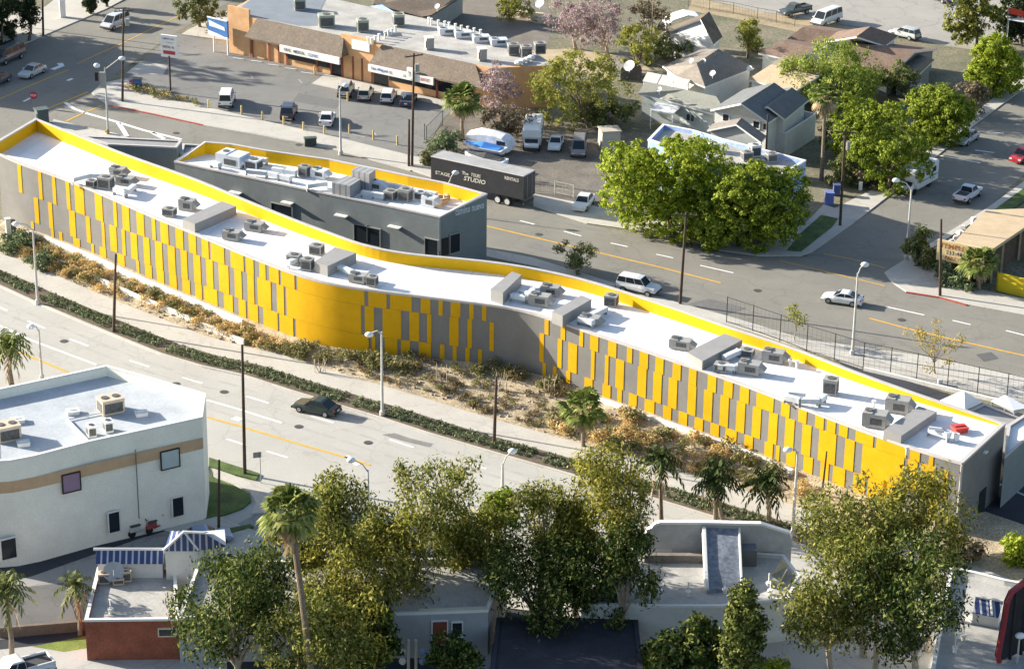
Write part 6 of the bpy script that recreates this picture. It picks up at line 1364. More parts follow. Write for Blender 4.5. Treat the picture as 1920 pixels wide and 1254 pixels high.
# stop sign
p = at(64, 201); ss_ = thing('stop_sign', 'red octagonal stop sign on a thin post at the left crossing', 'stop sign', (p.x, p.y, 0)); h = hgt((64, 201), 179)
mb = MB(); mb.tube([p, p+UP*(h+.2)], .04, 6); mb.build('post', M_AC, ss_); mb = MB(); c = p+UP*h+Vector((0, -.06, 0)); mb.poly([c+Vector((.55*math.cos(t), 0, .55*math.sin(t))) for t in [math.pi/8+k*math.pi/4 for k in range(8)]]); mb.poly([c+Vector((.55*math.cos(t), .04, .55*math.sin(t))) for t in [math.pi/8-k*math.pi/4 for k in range(8)]]); bo = mb.build('board', mat('stop_red', (.42, .05, .07), amt=.05), ss_)
text_mesh('lettering', 'STOP', c+Vector((-.38, 0, -.15)), X0, UP, .3, M_TRIM, bo, off=.02, width=.76)
# mall pole sign
p = at(320, 174); ps = thing('pole_sign', 'white shop board with red bar on a tall post in the mall lot', 'sign', (p.x, p.y, 0)); h1_, h0_ = hgt((320, 174), 67), hgt((320, 174), 108)
su = Vector((.93, -.36, 0)); sn = Vector((su.y, -su.x, 0)); mb = MB(); mb.tube([p, p+UP*(h0_+.2)], .12, 8); mb.build('post', M_POLE, ps)
mb = MB(); wS = 2.35; mb.prism([(q.x, q.y) for q in (p-su*wS/2, p+su*wS/2, p+su*wS/2-sn*.3, p-su*wS/2-sn*.3)], h0_, h1_); bo = mb.build('board', M_TRIM, ps); hs = h1_-h0_; o0 = p-su*wS/2+UP*h0_
text_mesh('lettering', 'COMMUNITY CLINIC', o0+su*.3+UP*hs*.80, su, UP, .24, M_BLUEINK, bo, off=.03, width=1.7); text_mesh('lettering', 'CLINICA', o0+su*.75+UP*hs*.64, su, UP, .22, mat('pale_ink', (.35, .42, .5)), bo, off=.03, width=1.1)
text_mesh('lettering', 'DENTAL  Rx', o0+su*.3+UP*hs*.42, su, UP, .32, mat('maroon_ink', (.16, .06, .09)), bo, off=.03, width=1.7)
mb = MB(); a_ = o0+sn*.03; mb.poly([a_+su*.35+UP*hs*.14, a_+su*2.1+UP*hs*.14, a_+su*2.1+UP*hs*.30, a_+su*.35+UP*hs*.30]); mb.build('red_bar', M_REDINK, bo)
# blue billboard
p0, p1 = at(391, 95), at(428, 104); bb_ = thing('billboard', 'blue and white billboard on two posts left of the orange mall', 'billboard', (p0.x, p0.y, 0)); su = (p1-p0).normalized(); sn = Vector((su.y, -su.x, 0)); h0_, h1_ = hgt((391, 95), 64), hgt((391, 95), 32)
for q in (p0.lerp(p1, .3), p1): mb = MB(); mb.tube([q, q+UP*h0_], .12, 6); mb.build('post', M_TRIM, bb_)
mb = MB(); mb.prism([(q.x, q.y) for q in (p0, p1, p1-sn*.25, p0-sn*.25)], h0_, h1_); bo = mb.build('board', mat('billboard_blue', (.05, .16, .42), amt=.2, scale=1), bb_); Lb_ = (p1-p0).length; hs = h1_-h0_; o0 = p0+UP*h0_+sn*.03
mb = MB(); mb.poly([o0+su*.2+UP*hs*.85, o0+su*Lb_*.85+UP*hs*.62, o0+su*Lb_*.9+UP*hs*.40, o0+su*Lb_*.4+UP*hs*.48, o0+su*.35+UP*hs*.5]); mb.poly([o0+UP*.02, o0+su*Lb_*.95+UP*.02, o0+su*Lb_*.5+UP*hs*.16, o0+UP*hs*.26]); mb.build('white_swoosh', mat('billboard_white', (.62, .68, .72)), bo)
mb = MB(); 
for q0, q1 in ((p0, p1),): mb.tube([q0+UP*h1_, q1+UP*h1_], .12, 5); mb.tube([q0+UP*h0_, q1+UP*h0_], .1, 5)
mb.build('frame', M_TRIM, bb_)
# red sign at the lower right, seen from behind
p = at(1893, 1300); rs = thing('red_sign', 'tall dark sign with a rounded red frame seen from behind, lower right', 'sign', (p.x, p.y, 0)); c0 = p
su = Vector((.80, .6, 0)); zz0, zz1 = hgt((1893, 1300), 1228), hgt((1893, 1300), 1098)
out_ = [(-1.55, zz0), (-1.75, zz0+.5), (-1.5, zz0+2.6), (-1.3, zz1-1.0), (-.9, zz1-.25), (.4, zz1+.15), (2.6, zz1+.9), (2.6, zz0)]
mb = MB(); 
fr_ = [p+su*a_+UP*b_ for a_, b_ in out_]; mb.poly(fr_); mb.poly([q+Vector((-.2, .3, 0)) for q in reversed(fr_)]); mb.build('panel', mat('sign_back', (.02, .02, .025), amt=.3), rs)
mb = MB(); mb.tube(fr_[:7], .22, 8); mb.build('frame', mat('red_sign_frame', (.28, .035, .045), rough=.35, amt=.1), rs)
for a_ in (-.4, .8): mb = MB(); q = p+su*a_; mb.tube([q, q+UP*zz1], .14, 7); mb.build('post', M_BLACK, rs)
lamp((1900, 1310), (1903, 1200), (1904, 1190), 'round white lamp beside the red framed sign', r=.09)
# small items
def boxy(name, label, cat, px, size, m, rz=0., lid=None, group=None):
    p = at(*px); mb = MB(); mb.box((p.x, p.y, .05), *size, rz, mi=0, taper=.94); mb.box((p.x, p.y, .05+size[2]), size[0]*1.06, size[1]*1.06, .1, rz, mi=1); mb.box((p.x-.05, p.y-size[1]/2-.02, size[2]*.6), size[0]*.4, .05, .12, rz, mi=1)
    return solo(mb, name, [m, lid or m], label, cat, group)
boxy('mailbox', 'blue mail box with a dark top at the mall corner', 'mailbox', (258, 170), (1.1, 1.0, 1.5), mat('mail_blue', (.07, .13, .32), amt=.1), lid=M_BLACK); boxy('news_box', 'pink red newspaper box beside the blue mail box', 'newspaper box', (247, 166), (.5, .5, 1.0), mat('news_pink', (.35, .10, .22), amt=.1))
boxy('wheelie_bin', 'blue wheelie bin on the pavement beside the corner store', 'bin', (1554, 384), (1.0, 1.0, 1.45), mat('bin_blue', (.14, .18, .42), amt=.1)); boxy('wheelie_bin', 'dark blue wheelie bin behind the blue one by the corner store', 'bin', (1568, 366), (.8, .8, 1.2), mat('bin_dark_blue', (.06, .09, .2), amt=.1))
boxy('bench_planter', 'dark slatted planter box on the pavement below the mall lot', 'planter', (582, 273), (1.5, .8, .9), mat('dark_green_slats', (.06, .08, .07), amt=.3), .2)
boxy('white_marker', 'white low marker post left of the motorhome by the side road', 'post', (1613, 357), (.4, .4, .9), M_TRIM); boxy('white_cabinet', 'white cabinet half hidden between the round hedge trees', 'cabinet', (1715, 185), (1.6, 1.0, 1.8), M_TRIM)
boxy('fence_box', 'small white box on the kerb of the schoolyard fence', 'box', (1762, 722), (.45, .4, .5), M_TRIM)
boxy('portable_shed', 'tan garden shed half hidden behind the big round tree', 'shed', (1142, 278), (2.4, 2.2, 2.4), mat('tan_shed', (.45, .40, .32), amt=.08), .2)
b0 = None
for i, (x, y) in enumerate(((391, 204), (453, 215), (492, 226), (532, 235), (569, 246), (608, 253), (652, 190), (438, 92), (482, 105), (590, 141), (655, 250), (700, 262), (745, 272))):
    p = at(x, y)
    if b0 is None:
        mb = MB(); mb.tube([(0, 0, 0), (0, 0, 1.15)], .12, 8); mb.ball((0, 0, 1.15), .12, .12, .08, 8, 4); b0 = mb.build('bollard', mat('yellow_bollard', (.62, .47, .20), amt=.15)); tag(b0, 'pale yellow bollard standing around the mall lot', 'bollard', 'yellow bollards around the mall lot'); b0.location = p
    else: o = b0.copy(); COL.objects.link(o); o.location = p
w0 = None
for i, (x, y) in enumerate(((447, 112), (481, 117), (513, 124), (545, 131), (575, 139))):
    p = at(x, y)
    if w0 is None:
        mb = MB(); mb.box((0, 0, 0), 1.8, .18, .14, taper=.92); mb.box((.7, 0, .14), .08, .08, .01); w0 = mb.build('wheel_stop', M_TRIM); tag(w0, 'white concrete wheel stop before the orange mall wall', 'wheel stop', 'wheel stops before the mall'); w0.location = p+UP*.03; w0.rotation_euler = (0, 0, -.35)
    else: o = w0.copy(); COL.objects.link(o); o.location = p+UP*.03
p = at(757, 200); mb = MB(); mb.tube([p, p+UP*1.6], .04, 6); c = p+UP*1.65; mb.poly([c+Vector((.36*math.cos(t), -.05, .36*math.sin(t))) for t in [k*math.pi/8 for k in range(16)]]); mb.poly([c+Vector((.36*math.cos(t), .0, .36*math.sin(t))) for t in [-k*math.pi/8 for k in range(16)]])
solo(mb, 'parking_sign', M_TRIM, 'round white parking sign in front of the dark blue car', 'sign')
p = at(489, 905); mb = MB(); mb.tube([p, p+UP*2.9], .04, 6); mb.box(p+Vector((-.25, 0, 2.5)), .75, .05, .55, .3); solo(mb, 'street_sign', M_AC, 'small grey street sign on the pavement by the lawn', 'sign')
# gate and fence frames
def frame_fence(name, label, px, h, nm='fence', posts=True, m=M_BLACK, mesh=True, step=1):
    P = [at(x, y) for x, y in px]; root = thing(nm, label, 'fence', tuple(P[0])); 
    for z_ in (h, .25): r_ = MB(); r_.tube([a+UP*z_ for a in P], .03, 5); r_.build('rail', m, root)
    for p in P: q = MB(); q.tube([p, p+UP*(h+.05)], .045, 6); q.build('post', m, root)
    if mesh:
        w_ = MB()
        for a, b in zip(P, P[1:]):
            L = (b-a).length; n = int(L/.5)
            for k in range(n+1):
                q = a.lerp(b, k/max(n, 1)); w_.tube([q+UP*.25, q+UP*h], .008, 3, cap=False)
            for k in range(1, 4): w_.tube([a+UP*h*k/4, b+UP*h*k/4], .007, 3, cap=False)
        w_.build('wire_mesh', m, root)
    return root
frame_fence('', 'long dark wire fence between the upper road pavement and the schoolyard', [(1362, 606), (1411, 622), (1462, 640), (1512, 660), (1564, 676), (1618, 693), (1669, 703), (1718, 714), (1776, 727), (1832, 740), (1887, 752), (1945, 766)], 2.9)
frame_fence('', 'dark framed gate at the edge of the mall lot by the palm', [(796, 263), (800, 268), (830, 237)], 2.1)
frame_fence('', 'pale rail gate of the dirt lot beside the black trailer', [(1000, 362), (1040, 364), (1075, 372)], 1.6, m=M_LAMPPOST)
frame_fence('', 'thin yard fence along the dirt bank of the playground', [(1290, 12), (1330, 20), (1375, 27), (1420, 37), (1455, 43), (1490, 50)], 1.7, m=M_WOOD)
mb = strip('', [(1620, 694), (1700, 713), (1790, 735), (1945, 772)], .35, .0, M_PALE, .35); solo(mb, 'fence_kerb', M_PALE, 'pale concrete kerb under the schoolyard fence', 'kerb')
for x, lb in ((17, 'white gate pillar left of the striped wall'),):
    p = at(x, 452); mb = MB(); mb.box((p.x, p.y, 0), .5, .5, 2.6, .3); mb.box((p.x+.55, p.y+.1, 0), .5, .4, 2.5, .3, mi=1); mb.box((p.x, p.y, 2.6), .62, .62, .1, .3); solo(mb, 'gate_pillar', [M_TRIM, M_TAUPEROOF], lb, 'gate pillar')
p = at(118, 34); mb = MB(); mb.box((p.x, p.y, 0), .8, .6, 2.6, .3); mb.box((p.x, p.y, 2.6), .95, .7, .12, .3); solo(mb, 'gate_pillar', M_TRIM, 'white gate pillar on the sunlit pavement at the top left', 'gate pillar')
p = at(43, 52); mb = MB(); mb.tube([p, p+UP*7.5], .12, 7); mb.tube([p+UP*7.5, p+UP*7.9+Vector((1.2, 0, 0))], .06, 5); mb.box(p+UP*7.8+Vector((1.4, 0, 0)), .6, .3, .15); solo(mb, 'street_lamp', M_LAMPPOST, 'pale lamp post among the dark cypress trees', 'street lamp')
for i, (x, y) in enumerate(((975, 33), (995, 36), (1012, 42), (1025, 44))):
    mb = MB(); p = at(x, y); e = -.5+i*.1
    for k in range(4): mb.box((p.x+(k % 2)*.3, p.y, .25*k), 3.2, .9-.15*k, .22, e+.05*k)
    solo(mb, 'lumber_stack', mat('pale_lumber', (.62, .54, .40), amt=.15, scale=2), 'stack of pale timber boards in the back yard before the purple trees', 'lumber', 'pale timber stacks in the back yard')
# rail bench/guardrail pieces in the shaded foreground yard
for x, lb in ((766, 'left one of two white posts with meters in the foreground shade'), (780, 'right one of two white posts with blue meters in the foreground shade')):
    p = at(x, 1262); h = 3.0; root = thing('meter_post', lb, 'post', (p.x, p.y, 0)); mb = MB(); mb.tube([p, p+UP*h], .13, 7); mb.build('post', mat('cream_frame', (.6, .55, .42)), root)
    for z in (1.1, 1.9): mb = MB(); q = p+Vector((-.45 if x < 770 else .5, 0, z)); mb.ball(q, .3, .25, .32, 8, 6); mb.build('meter', M_TRIM if x < 770 else mat('meter_blue', (.25, .33, .5)), root)

canopy('carport', 'white flat carport on thin posts in the top right corner', [(1884, 27), (1945, 36), (1950, 46), (1890, 37)], 4.2, M_TRIM)
p = at(1884, 96); root = thing('banner', 'bright red banner on a thin pole at the top right corner', 'banner', (p.x, p.y, 0)); h = hgt((1884, 96), 14); mb = MB(); mb.tube([p, p+UP*h], .05, 6); mb.build('post', M_AC, root)
mb = MB()
for k in range(5):
    a_, b_ = p+Vector((.05+.42*k, -.12*(k % 2), h-.1*k)), p+Vector((.05+.42*(k+1), -.12*((k+1) % 2), h-.1*(k+1))); mb.poly([a_-UP*.9, b_-UP*.85, b_, a_])
mb.build('cloth', mat('red_cloth', (.60, .07, .04), amt=.1), root)
# ================================================================ vegetation
L_FICUS = leafmat('ficus_leaf', (.10, .155, .012), (.28, .35, .026), (.52, .55, .09), .38)
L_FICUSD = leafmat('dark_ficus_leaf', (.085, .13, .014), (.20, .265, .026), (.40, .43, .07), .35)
L_OLIVE = leafmat('olive_leaf', (.15, .165, .03), (.28, .285, .06), (.42, .40, .11), .4)
L_EUC = leafmat('eucalyptus_leaf', (.035, .06, .010), (.17, .185, .034), (.46, .42, .13), .4)
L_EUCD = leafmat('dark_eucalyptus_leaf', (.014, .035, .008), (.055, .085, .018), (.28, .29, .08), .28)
L_EUCY = leafmat('golden_eucalyptus_leaf', (.06, .085, .012), (.23, .225, .036), (.50, .43, .12), .42)
L_LIME = leafmat('feathery_lime_leaf', (.15, .21, .03), (.28, .35, .06), (.40, .44, .11), .35)
L_JAC = leafmat('jacaranda_bloom', (.20, .15, .13), (.36, .27, .30), (.55, .44, .42), .3)
L_DARK = leafmat('dark_conifer_leaf', (.015, .026, .013), (.03, .045, .02), (.06, .075, .03), .1)
L_GREY = leafmat('dusty_green_leaf', (.08, .105, .035), (.15, .175, .06), (.27, .27, .11), .3)
L_PALM = leafmat('palm_frond', (.06, .09, .015), (.14, .18, .04), (.30, .31, .10), .2)
L_DEAD = leafmat('dry_frond', (.20, .15, .085), (.38, .29, .18), (.58, .47, .32), .15)
L_DRY = leafmat('dry_straw_shrub', (.40, .27, .09), (.60, .44, .19), (.76, .62, .36), .25)
L_SHR = leafmat('green_shrub', (.11, .115, .04), (.22, .21, .085), (.38, .34, .16), .25)
L_HEDGE = leafmat('hedge_leaf', (.06, .095, .045), (.13, .17, .085), (.26, .29, .15), .25)
L_BROWN = leafmat('brown_brush', (.11, .085, .05), (.19, .15, .09), (.30, .25, .16), .2)
L_YOUNG = leafmat('young_yellow_leaf', (.24, .19, .03), (.40, .30, .06), (.5, .38, .1), .3)
M_BARK = mat('grey_bark', (.16, .125, .095), amt=.3, scale=2, fine=.25)
M_BARKP = mat('pale_bark', (.36, .30, .23), amt=.25, scale=1.5, fine=.2)
M_PTRUNK = mat('palm_trunk', (.20, .155, .11), amt=.25, scale=3, fine=.3)
def leaves(name, blobs, n, size, m, seed, droop=0., out=.55, parent=None, aspect=.6, shell=.5):
    """n leaf sized faces spread through blobs (cx,cy,cz,rx,ry,rz)"""
    rg = np.random.default_rng(seed); B_ = np.array(blobs, float)
    vol = (B_[:, 3]*B_[:, 4]*B_[:, 5])**.7; idx = rg.choice(len(B_), n, p=vol/vol.sum())
    d = rg.normal(size=(n, 3)); d /= np.linalg.norm(d, axis=1)[:, None]
    r = rg.random(n)**(1/3)*(1-shell)+shell*rg.random(n)**.25
    r = r*(1+rg.normal(size=n)*.10)
    c = B_[idx, :3]+d*r[:, None]*B_[idx, 3:]
    nm = d*out+rg.normal(size=(n, 3))*(1-out); nm[:, 2] += .15; nm /= np.linalg.norm(nm, axis=1)[:, None]
    t = rg.normal(size=(n, 3)); t[:, 2] -= droop*2; t -= nm*(t*nm).sum(1)[:, None]; t /= np.linalg.norm(t, axis=1)[:, None]
    b = np.cross(nm, t); s = size*(.6+.8*rg.random(n))
    t *= s[:, None]*.5; b *= (s*aspect)[:, None]*.5
    v = np.empty((n, 4, 3)); v[:, 0] = c-t; v[:, 1] = c+b*.9-t*.1; v[:, 2] = c+t; v[:, 3] = c-b*.9+t*.1
    return quadmesh(name, v, m, parent)
def clumped(name, lobes, n, size, m, seed, cr=.6, per=48, droop=0., parent=None, aspect=.6, zst=.8, rough=.5, inner=.3):
    """crown built from lobes covered with leaf clumps, each clump a puff of leaf sized faces"""
    rg = np.random.default_rng(seed); Lb = np.array(lobes, float); nc = max(8, n//per)
    a = Lb[:, 3]**2; idx = rg.choice(len(Lb), nc*3, p=a/a.sum())
    d = rg.normal(size=(nc*3, 3)); d[:, 2] += .25; d /= np.linalg.norm(d, axis=1)[:, None]
    c = Lb[idx, :3]+d*Lb[idx, 3:]*(.72+.36*rg.random(nc*3))[:, None]
    q = ((c[:, None, :]-Lb[None, :, :3])/Lb[None, :, 3:]); dep = np.linalg.norm(q, axis=2); dep[np.arange(len(c)), idx] = 9
    keep = (dep.min(1) > .85) | (rg.random(len(c)) < inner)
    c, d = c[keep][:nc], d[keep][:nc]; nc = len(c)
    crs = cr*(.65+.7*rg.random(nc)); ci = np.repeat(np.arange(nc), per); N_ = len(ci)
    o = rg.normal(size=(N_, 3)); o /= np.linalg.norm(o, axis=1)[:, None]; o *= (rg.random(N_)**.5)[:, None]
    o[:, 2] *= zst; p = c[ci]+o*crs[ci][:, None]
    if droop: p[:, 2] -= droop*crs[ci]*rg.random(N_)**2*1.5
    nm = d[ci]*.55+o*.75+rg.normal(size=(N_, 3))*rough; nm[:, 2] += .2; nm /= np.linalg.norm(nm, axis=1)[:, None]
    t = rg.normal(size=(N_, 3)); t[:, 2] -= droop*2; t -= nm*(t*nm).sum(1)[:, None]; t /= np.linalg.norm(t, axis=1)[:, None]
    b = np.cross(nm, t); s = size*(.6+.8*rg.random(N_)); t *= s[:, None]*.5; b *= (s*aspect)[:, None]*.5
    v = np.empty((N_, 4, 3)); v[:, 0] = p-t; v[:, 1] = p+b*.9-t*.1; v[:, 2] = p+t; v[:, 3] = p-b*.9+t*.1
    return quadmesh(name, v, m, parent)
def quadmesh(name, v, m, parent):
    n = len(v); off = np.array(parent.location) if parent is not None else np.zeros(3); v = v.reshape(-1, 3)-off
    me = bpy.data.meshes.new(name); me.vertices.add(n*4); me.vertices.foreach_set('co', v.ravel().astype(np.float32))
    me.loops.add(n*4); me.loops.foreach_set('vertex_index', np.arange(n*4, dtype=np.int32))
    me.polygons.add(n); me.polygons.foreach_set('loop_start', np.arange(0, n*4, 4, dtype=np.int32))
    me.materials.append(m); me.update(calc_edges=True)
    o = bpy.data.objects.new(name, me); COL.objects.link(o)
    if parent is not None: o.parent = parent; CH.setdefault(parent.name, []).append(o)
    return o
TREES = []
def tree(base, crown, label, m, n=5000, size=.34, blobs=16, br=.42, bark=None, trunk_r=.22, seed=None, name='tree', group=None, flat_=1.0, droop=0., depth=1.0, shell=.55, low=None, limbs=True, cat='tree', out=.55, cone=False, aspect=.6, bvar=.35, cr=.62, per=48, rough=.5, inner=.25, zst=.8):
    cx, cy, rx, ry = crown; rx *= 1.06; ry *= 1.05; n = int(n*1.35); p = at(*base); sc = FPX/((p-Vector((0, 0, CAMH))).dot(F_))
    seed = seed if seed is not None else int(cx*7+cy*13) % 9973; rg = random.Random(seed)
    root = thing(name, label, cat, (p.x, p.y, 0), 0, group)
    zc = hgt(base, cy); bx, by = pix(p+UP*zc); X = p.x+(cx-bx)/sc; Y = p.y; RX = rx/sc; RZc = ry/(sc*math.cos(PITCH)); RY = RX*depth
    # blob centres in the crown volume, leaving gaps
    bl = []; tries = 0
    while len(bl) < blobs and tries < 3000:
        tries += 1
        u = Vector((rg.gauss(0, 1), rg.gauss(0, 1), rg.gauss(0, 1))).normalized()*(rg.random()**.45)
        if cone:
            hfrac = (u.z+1)/2; kx = 1-.85*hfrac; u.x *= kx; u.y *= kx
        k = br*(1+rg.uniform(-bvar, bvar)); k *= (1-.5*max(u.z, 0)) if cone else 1
        q = Vector((X+u.x*RX*(1-k*.7), Y+u.y*RY*(1-k*.7), zc+u.z*RZc*(1-k*.7)))
        if any((Vector((q.x-b_[0], q.y-b_[1], q.z-b_[2]))).length < .38*min(RX, RZc)*br/.42*.8 for b_ in bl): continue
        rr = k*min(RX, RZc*1.2); bl.append((q.x, q.y, max(q.z, .3), rr*1.12, rr*1.12, rr*.95*flat_))
    clumped('crown', bl, n, size, m, seed, cr, per, droop, root, aspect, zst, rough, inner)
    t = MB(); top = Vector((X, Y, zc-RZc*.15)); fork = p.lerp(top, .45)+Vector((rg.uniform(-.3, .3), 0, 0))
    if zc-RZc > 1.5: fork = Vector((p.x*.5+X*.5, p.y, max(1.2, zc-RZc*.95)))
    t.tube([p-UP*.2, p.lerp(fork, .5)+Vector((rg.uniform(-.15, .15), rg.uniform(-.1, .1), 0)), fork, top], [trunk_r*1.25, trunk_r, trunk_r*.85, trunk_r*.4], 8)
    if limbs:
        for b_ in bl[:14]:
            q = Vector(b_[:3]); mid = fork.lerp(q, .5)+Vector((rg.uniform(-.3, .3), rg.uniform(-.3, .3), rg.uniform(.0, .5)))
            t.tube([fork-UP*.1, mid, q], [trunk_r*.5, trunk_r*.3, trunk_r*.12], 5, cap=False)
    t.build('trunk', bark or M_BARK, root)
    return root
def palm(base, crown, label, fan=True, n=34, fr=2.0, seed=1, dead=0, tr=.22, group=None, m=None, skirt=False):
    p = at(*base); h = hgt(base, crown[1]); sc = FPX/((p-Vector((0, 0, CAMH))).dot(F_)); bx, by = pix(p+UP*h); top = p+Vector(((crown[0]-bx)/sc, 0, h)); rg = random.Random(seed)
    root = thing('palm_tree', label, 'palm tree', (p.x, p.y, 0), 0, group)
    t = MB(); t.tube([p-UP*.2, p.lerp(top, .33)+Vector((rg.uniform(-.15, .15), 0, 0)), p.lerp(top, .7), top], [tr*1.3, tr, tr*.85, tr*.9], 9); t.build('trunk', M_PTRUNK, root)
    def fronds(cnt, el0, el1, rr, mt, nm):
        g = MB()
        for k in range(cnt):
            az = 2.399*k+rg.uniform(-.3, .3); el = el0+(el1-el0)*((k+.5)/cnt)+rg.uniform(-.12, .12); R = rr*rg.uniform(.8, 1.15)
            d = Vector((math.cos(az)*math.cos(el), math.sin(az)*math.cos(el), math.sin(el))); side = d.cross(UP).normalized() if abs(d.z) < .98 else X0
            upn = side.cross(d)
            if fan:
                c = top+d*R*.5
                g.poly([top+side*.03, c+side*.03, c-side*.03, top-side*.03])
                for j in range(9):
                    a = -1.25+2.5*j/8; e = (d*math.cos(a)+side*math.sin(a)).normalized(); Lb = R*.58*(1-.18*abs(a)); s2_ = e.cross(upn).normalized()*.13*R/2
                    mid = c+e*Lb*.6+upn*.05; tip = c+e*Lb-UP*Lb*.28
                    g.poly([c, mid+s2_, tip, mid-s2_])
            else:
                P = [top+d*R*t_-UP*R*.62*t_**2.2*(.7 if el > .6 else 1) for t_ in (0, .25, .5, .75, 1)]
                for i in range(4):
                    a, b = P[i], P[i+1]; w0, w1 = (.22, .34, .34, .24, .04)[i]*R*.55, (.22, .34, .34, .24, .04)[i+1]*R*.55
                    for s in (-1, 1):
                        for q in range(2):
                            u0, u1 = q/2, q/2+.34; A, B_ = a.lerp(b, u0), a.lerp(b, u1)
                            g.poly([A, B_, B_+side*s*(w0+w1)/2-UP*.12*R+(b-a)*.3, A+side*s*(w0+w1)/2-UP*.12*R+(b-a)*.3])
        return g.build(nm, mt, root)
    fronds(n, 1.35, -.45, fr, m or L_PALM, 'crown')
    if dead: fronds(dead, -.5, -1.25, fr*.85, L_DEAD, 'dry_fronds')
    if skirt:
        g = MB()
        for k in range(26): a = 2.4*k; d = Vector((math.cos(a), math.sin(a), 0)); q = top-UP*rg.uniform(.2, 2.4); g.poly([q+d*.15, q+d*.5-UP*.9+Vector((.15, .1, 0)), q+d*.42-UP*1.2, q+d*.5-UP*.9-Vector((.15, .1, 0))])
        g.build('skirt', L_DEAD, root)
    return root
# ---- upper half
tree((1262, 432), (1250, 350, 132, 87), 'big round bright green tree at the upper road kerb, left of the blue wall', L_FICUS, 36000, .34, 40, .34, bvar=.18, cr=.55, per=40, rough=.45, inner=.35, trunk_r=.3, flat_=.9, depth=.8)
tree((1416, 466), (1426, 388, 84, 76), 'round green tree at the street corner in front of the blue wall', L_FICUSD, 22800, .34, 28, .34, bvar=.18, cr=.55, per=40, rough=.45, inner=.35, trunk_r=.3, depth=.8)
tree((1345, 462), (1345, 408, 66, 62), 'round green tree filling the gap between the two big round trees', L_FICUSD, 12480, .34, 15, .34, bvar=.18, cr=.55, per=40, rough=.45, inner=.35, depth=.8)
tree((1105, 240), (1080, 165, 98, 74), 'broad olive green tree above the dirt lot behind the motorhome', L_OLIVE, 8500, .33, 20, .34, cr=.75, per=55, inner=.15, depth=.8)
tree((1130, 236), (1140, 218, 92, 34), 'low brushy undergrowth tree below the broad olive green tree', L_GREY, 3200, .40, 20, .3, depth=.7)
tree((942, 232), (938, 172, 42, 66), 'pale purple flowering tree at the right end of the mall', L_JAC, 3600, .26, 24, .3, bark=M_BARKP)
tree((930, 262), (955, 226, 52, 36), 'low purple brown brush below the purple tree by the mall', L_BROWN, 2400, .30, 16, .32)
tree((1145, 112), (1130, 44, 66, 58), 'large pale purple flowering tree at the top centre', L_JAC, 5200, .28, 30, .28, bark=M_BARKP)
tree((1080, 92), (1075, 38, 46, 52), 'pale purple flowering tree left of the large one at the top centre', L_JAC, 3000, .28, 20, .3, bark=M_BARKP)
tree((1215, 118), (1222, 30, 40, 46), 'brownish bare tree right of the large purple one at the top', L_BROWN, 2200, .30, 18, .3, bark=M_BARKP)
tree((1196, 148), (1200, 88, 44, 40), 'small yellow green tree below the brown tree and above the round shed', L_OLIVE, 2600, .34, 16, .34)
tree((1250, 118), (1262, 100, 60, 30), 'dark green shrubbery before the dark brown roofed house', L_GREY, 2600, .36, 18, .3)
tree((956, 40), (958, 14, 46, 24), 'yellow green yard tree at the top edge left of the purple trees', L_OLIVE, 2200, .32, 14, .34)
tree((375, 52), (376, 14, 44, 32), 'dark green street tree behind the blue billboard', L_GREY, 3000, .36, 18, .32)
tree((520, -20), (600, -12, 70, 14), 'olive bush at the top edge behind the mall', L_OLIVE, 1000, .34, 10, .4)
tree((1402, 108), (1403, 64, 25, 26), 'small round olive tree in the yard below the dirt bank', L_OLIVE, 2400, .30, 14, .36)
tree((1420, 96), (1415, 82, 22, 16), 'dark shrub at the foot of the small round olive tree', L_GREY, 800, .3, 8, .4)
tree((1585, 205), (1560, 142, 92, 58), 'bright yellow green feathery tree before the red brown roofs', L_LIME, 8000, .32, 40, .24, droop=.7, cr=.8, per=50, zst=1.1, rough=.7, depth=.7)
tree((1610, 190), (1618, 160, 50, 34), 'feathery green tree behind the palm with dead fronds', L_LIME, 2600, .32, 16, .3, depth=.7)
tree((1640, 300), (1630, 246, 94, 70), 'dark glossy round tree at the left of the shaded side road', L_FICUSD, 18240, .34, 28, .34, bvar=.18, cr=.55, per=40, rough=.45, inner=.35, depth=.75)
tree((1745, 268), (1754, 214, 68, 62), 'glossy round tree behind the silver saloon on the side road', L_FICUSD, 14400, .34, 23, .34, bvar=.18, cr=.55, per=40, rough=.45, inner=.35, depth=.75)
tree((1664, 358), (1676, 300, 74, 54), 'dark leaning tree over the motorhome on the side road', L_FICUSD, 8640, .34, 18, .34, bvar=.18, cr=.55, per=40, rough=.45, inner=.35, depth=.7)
tree((1586, 340), (1590, 322, 58, 32), 'dark shrubbery at the foot of the corner store side yard', L_GREY, 2600, .38, 16, .32)
tree((1640, 350), (1640, 340, 40, 22), 'brown green shrub row along the side road pavement', L_BROWN, 1500, .34, 12, .34)
tree((1700, 190), (1690, 150, 46, 28), 'dull green tree between the porch roof and the hedge trees', L_GREY, 2200, .36, 14, .32)
tree((1828, 218), (1820, 186, 34, 38), 'dry bushy tree at the left kerb high on the side road', L_BROWN, 2200, .34, 14, .34)
tree((1872, 178), (1862, 122, 60, 54), 'bright round tree at the upper right below the dark conifer', L_FICUS, 14400, .34, 25, .34, bvar=.18, cr=.55, per=40, rough=.45, inner=.35, depth=.8)
tree((1830, 92), (1828, 32, 60, 62), 'tall shaggy olive tree at the top right', L_EUC, 4600, .45, 26, .3, depth=.7)
tree((1915, 82), (1915, 30, 40, 64), 'dark tree in the top right corner', L_DARK, 4200, .45, 22, .34, depth=.6)
tree((1780, 530), (1800, 518, 62, 26), 'dark clipped hedge below the lettered yellow board', L_HEDGE, 3600, .34, 16, .4, limbs=False, name='hedge', cat='hedge')
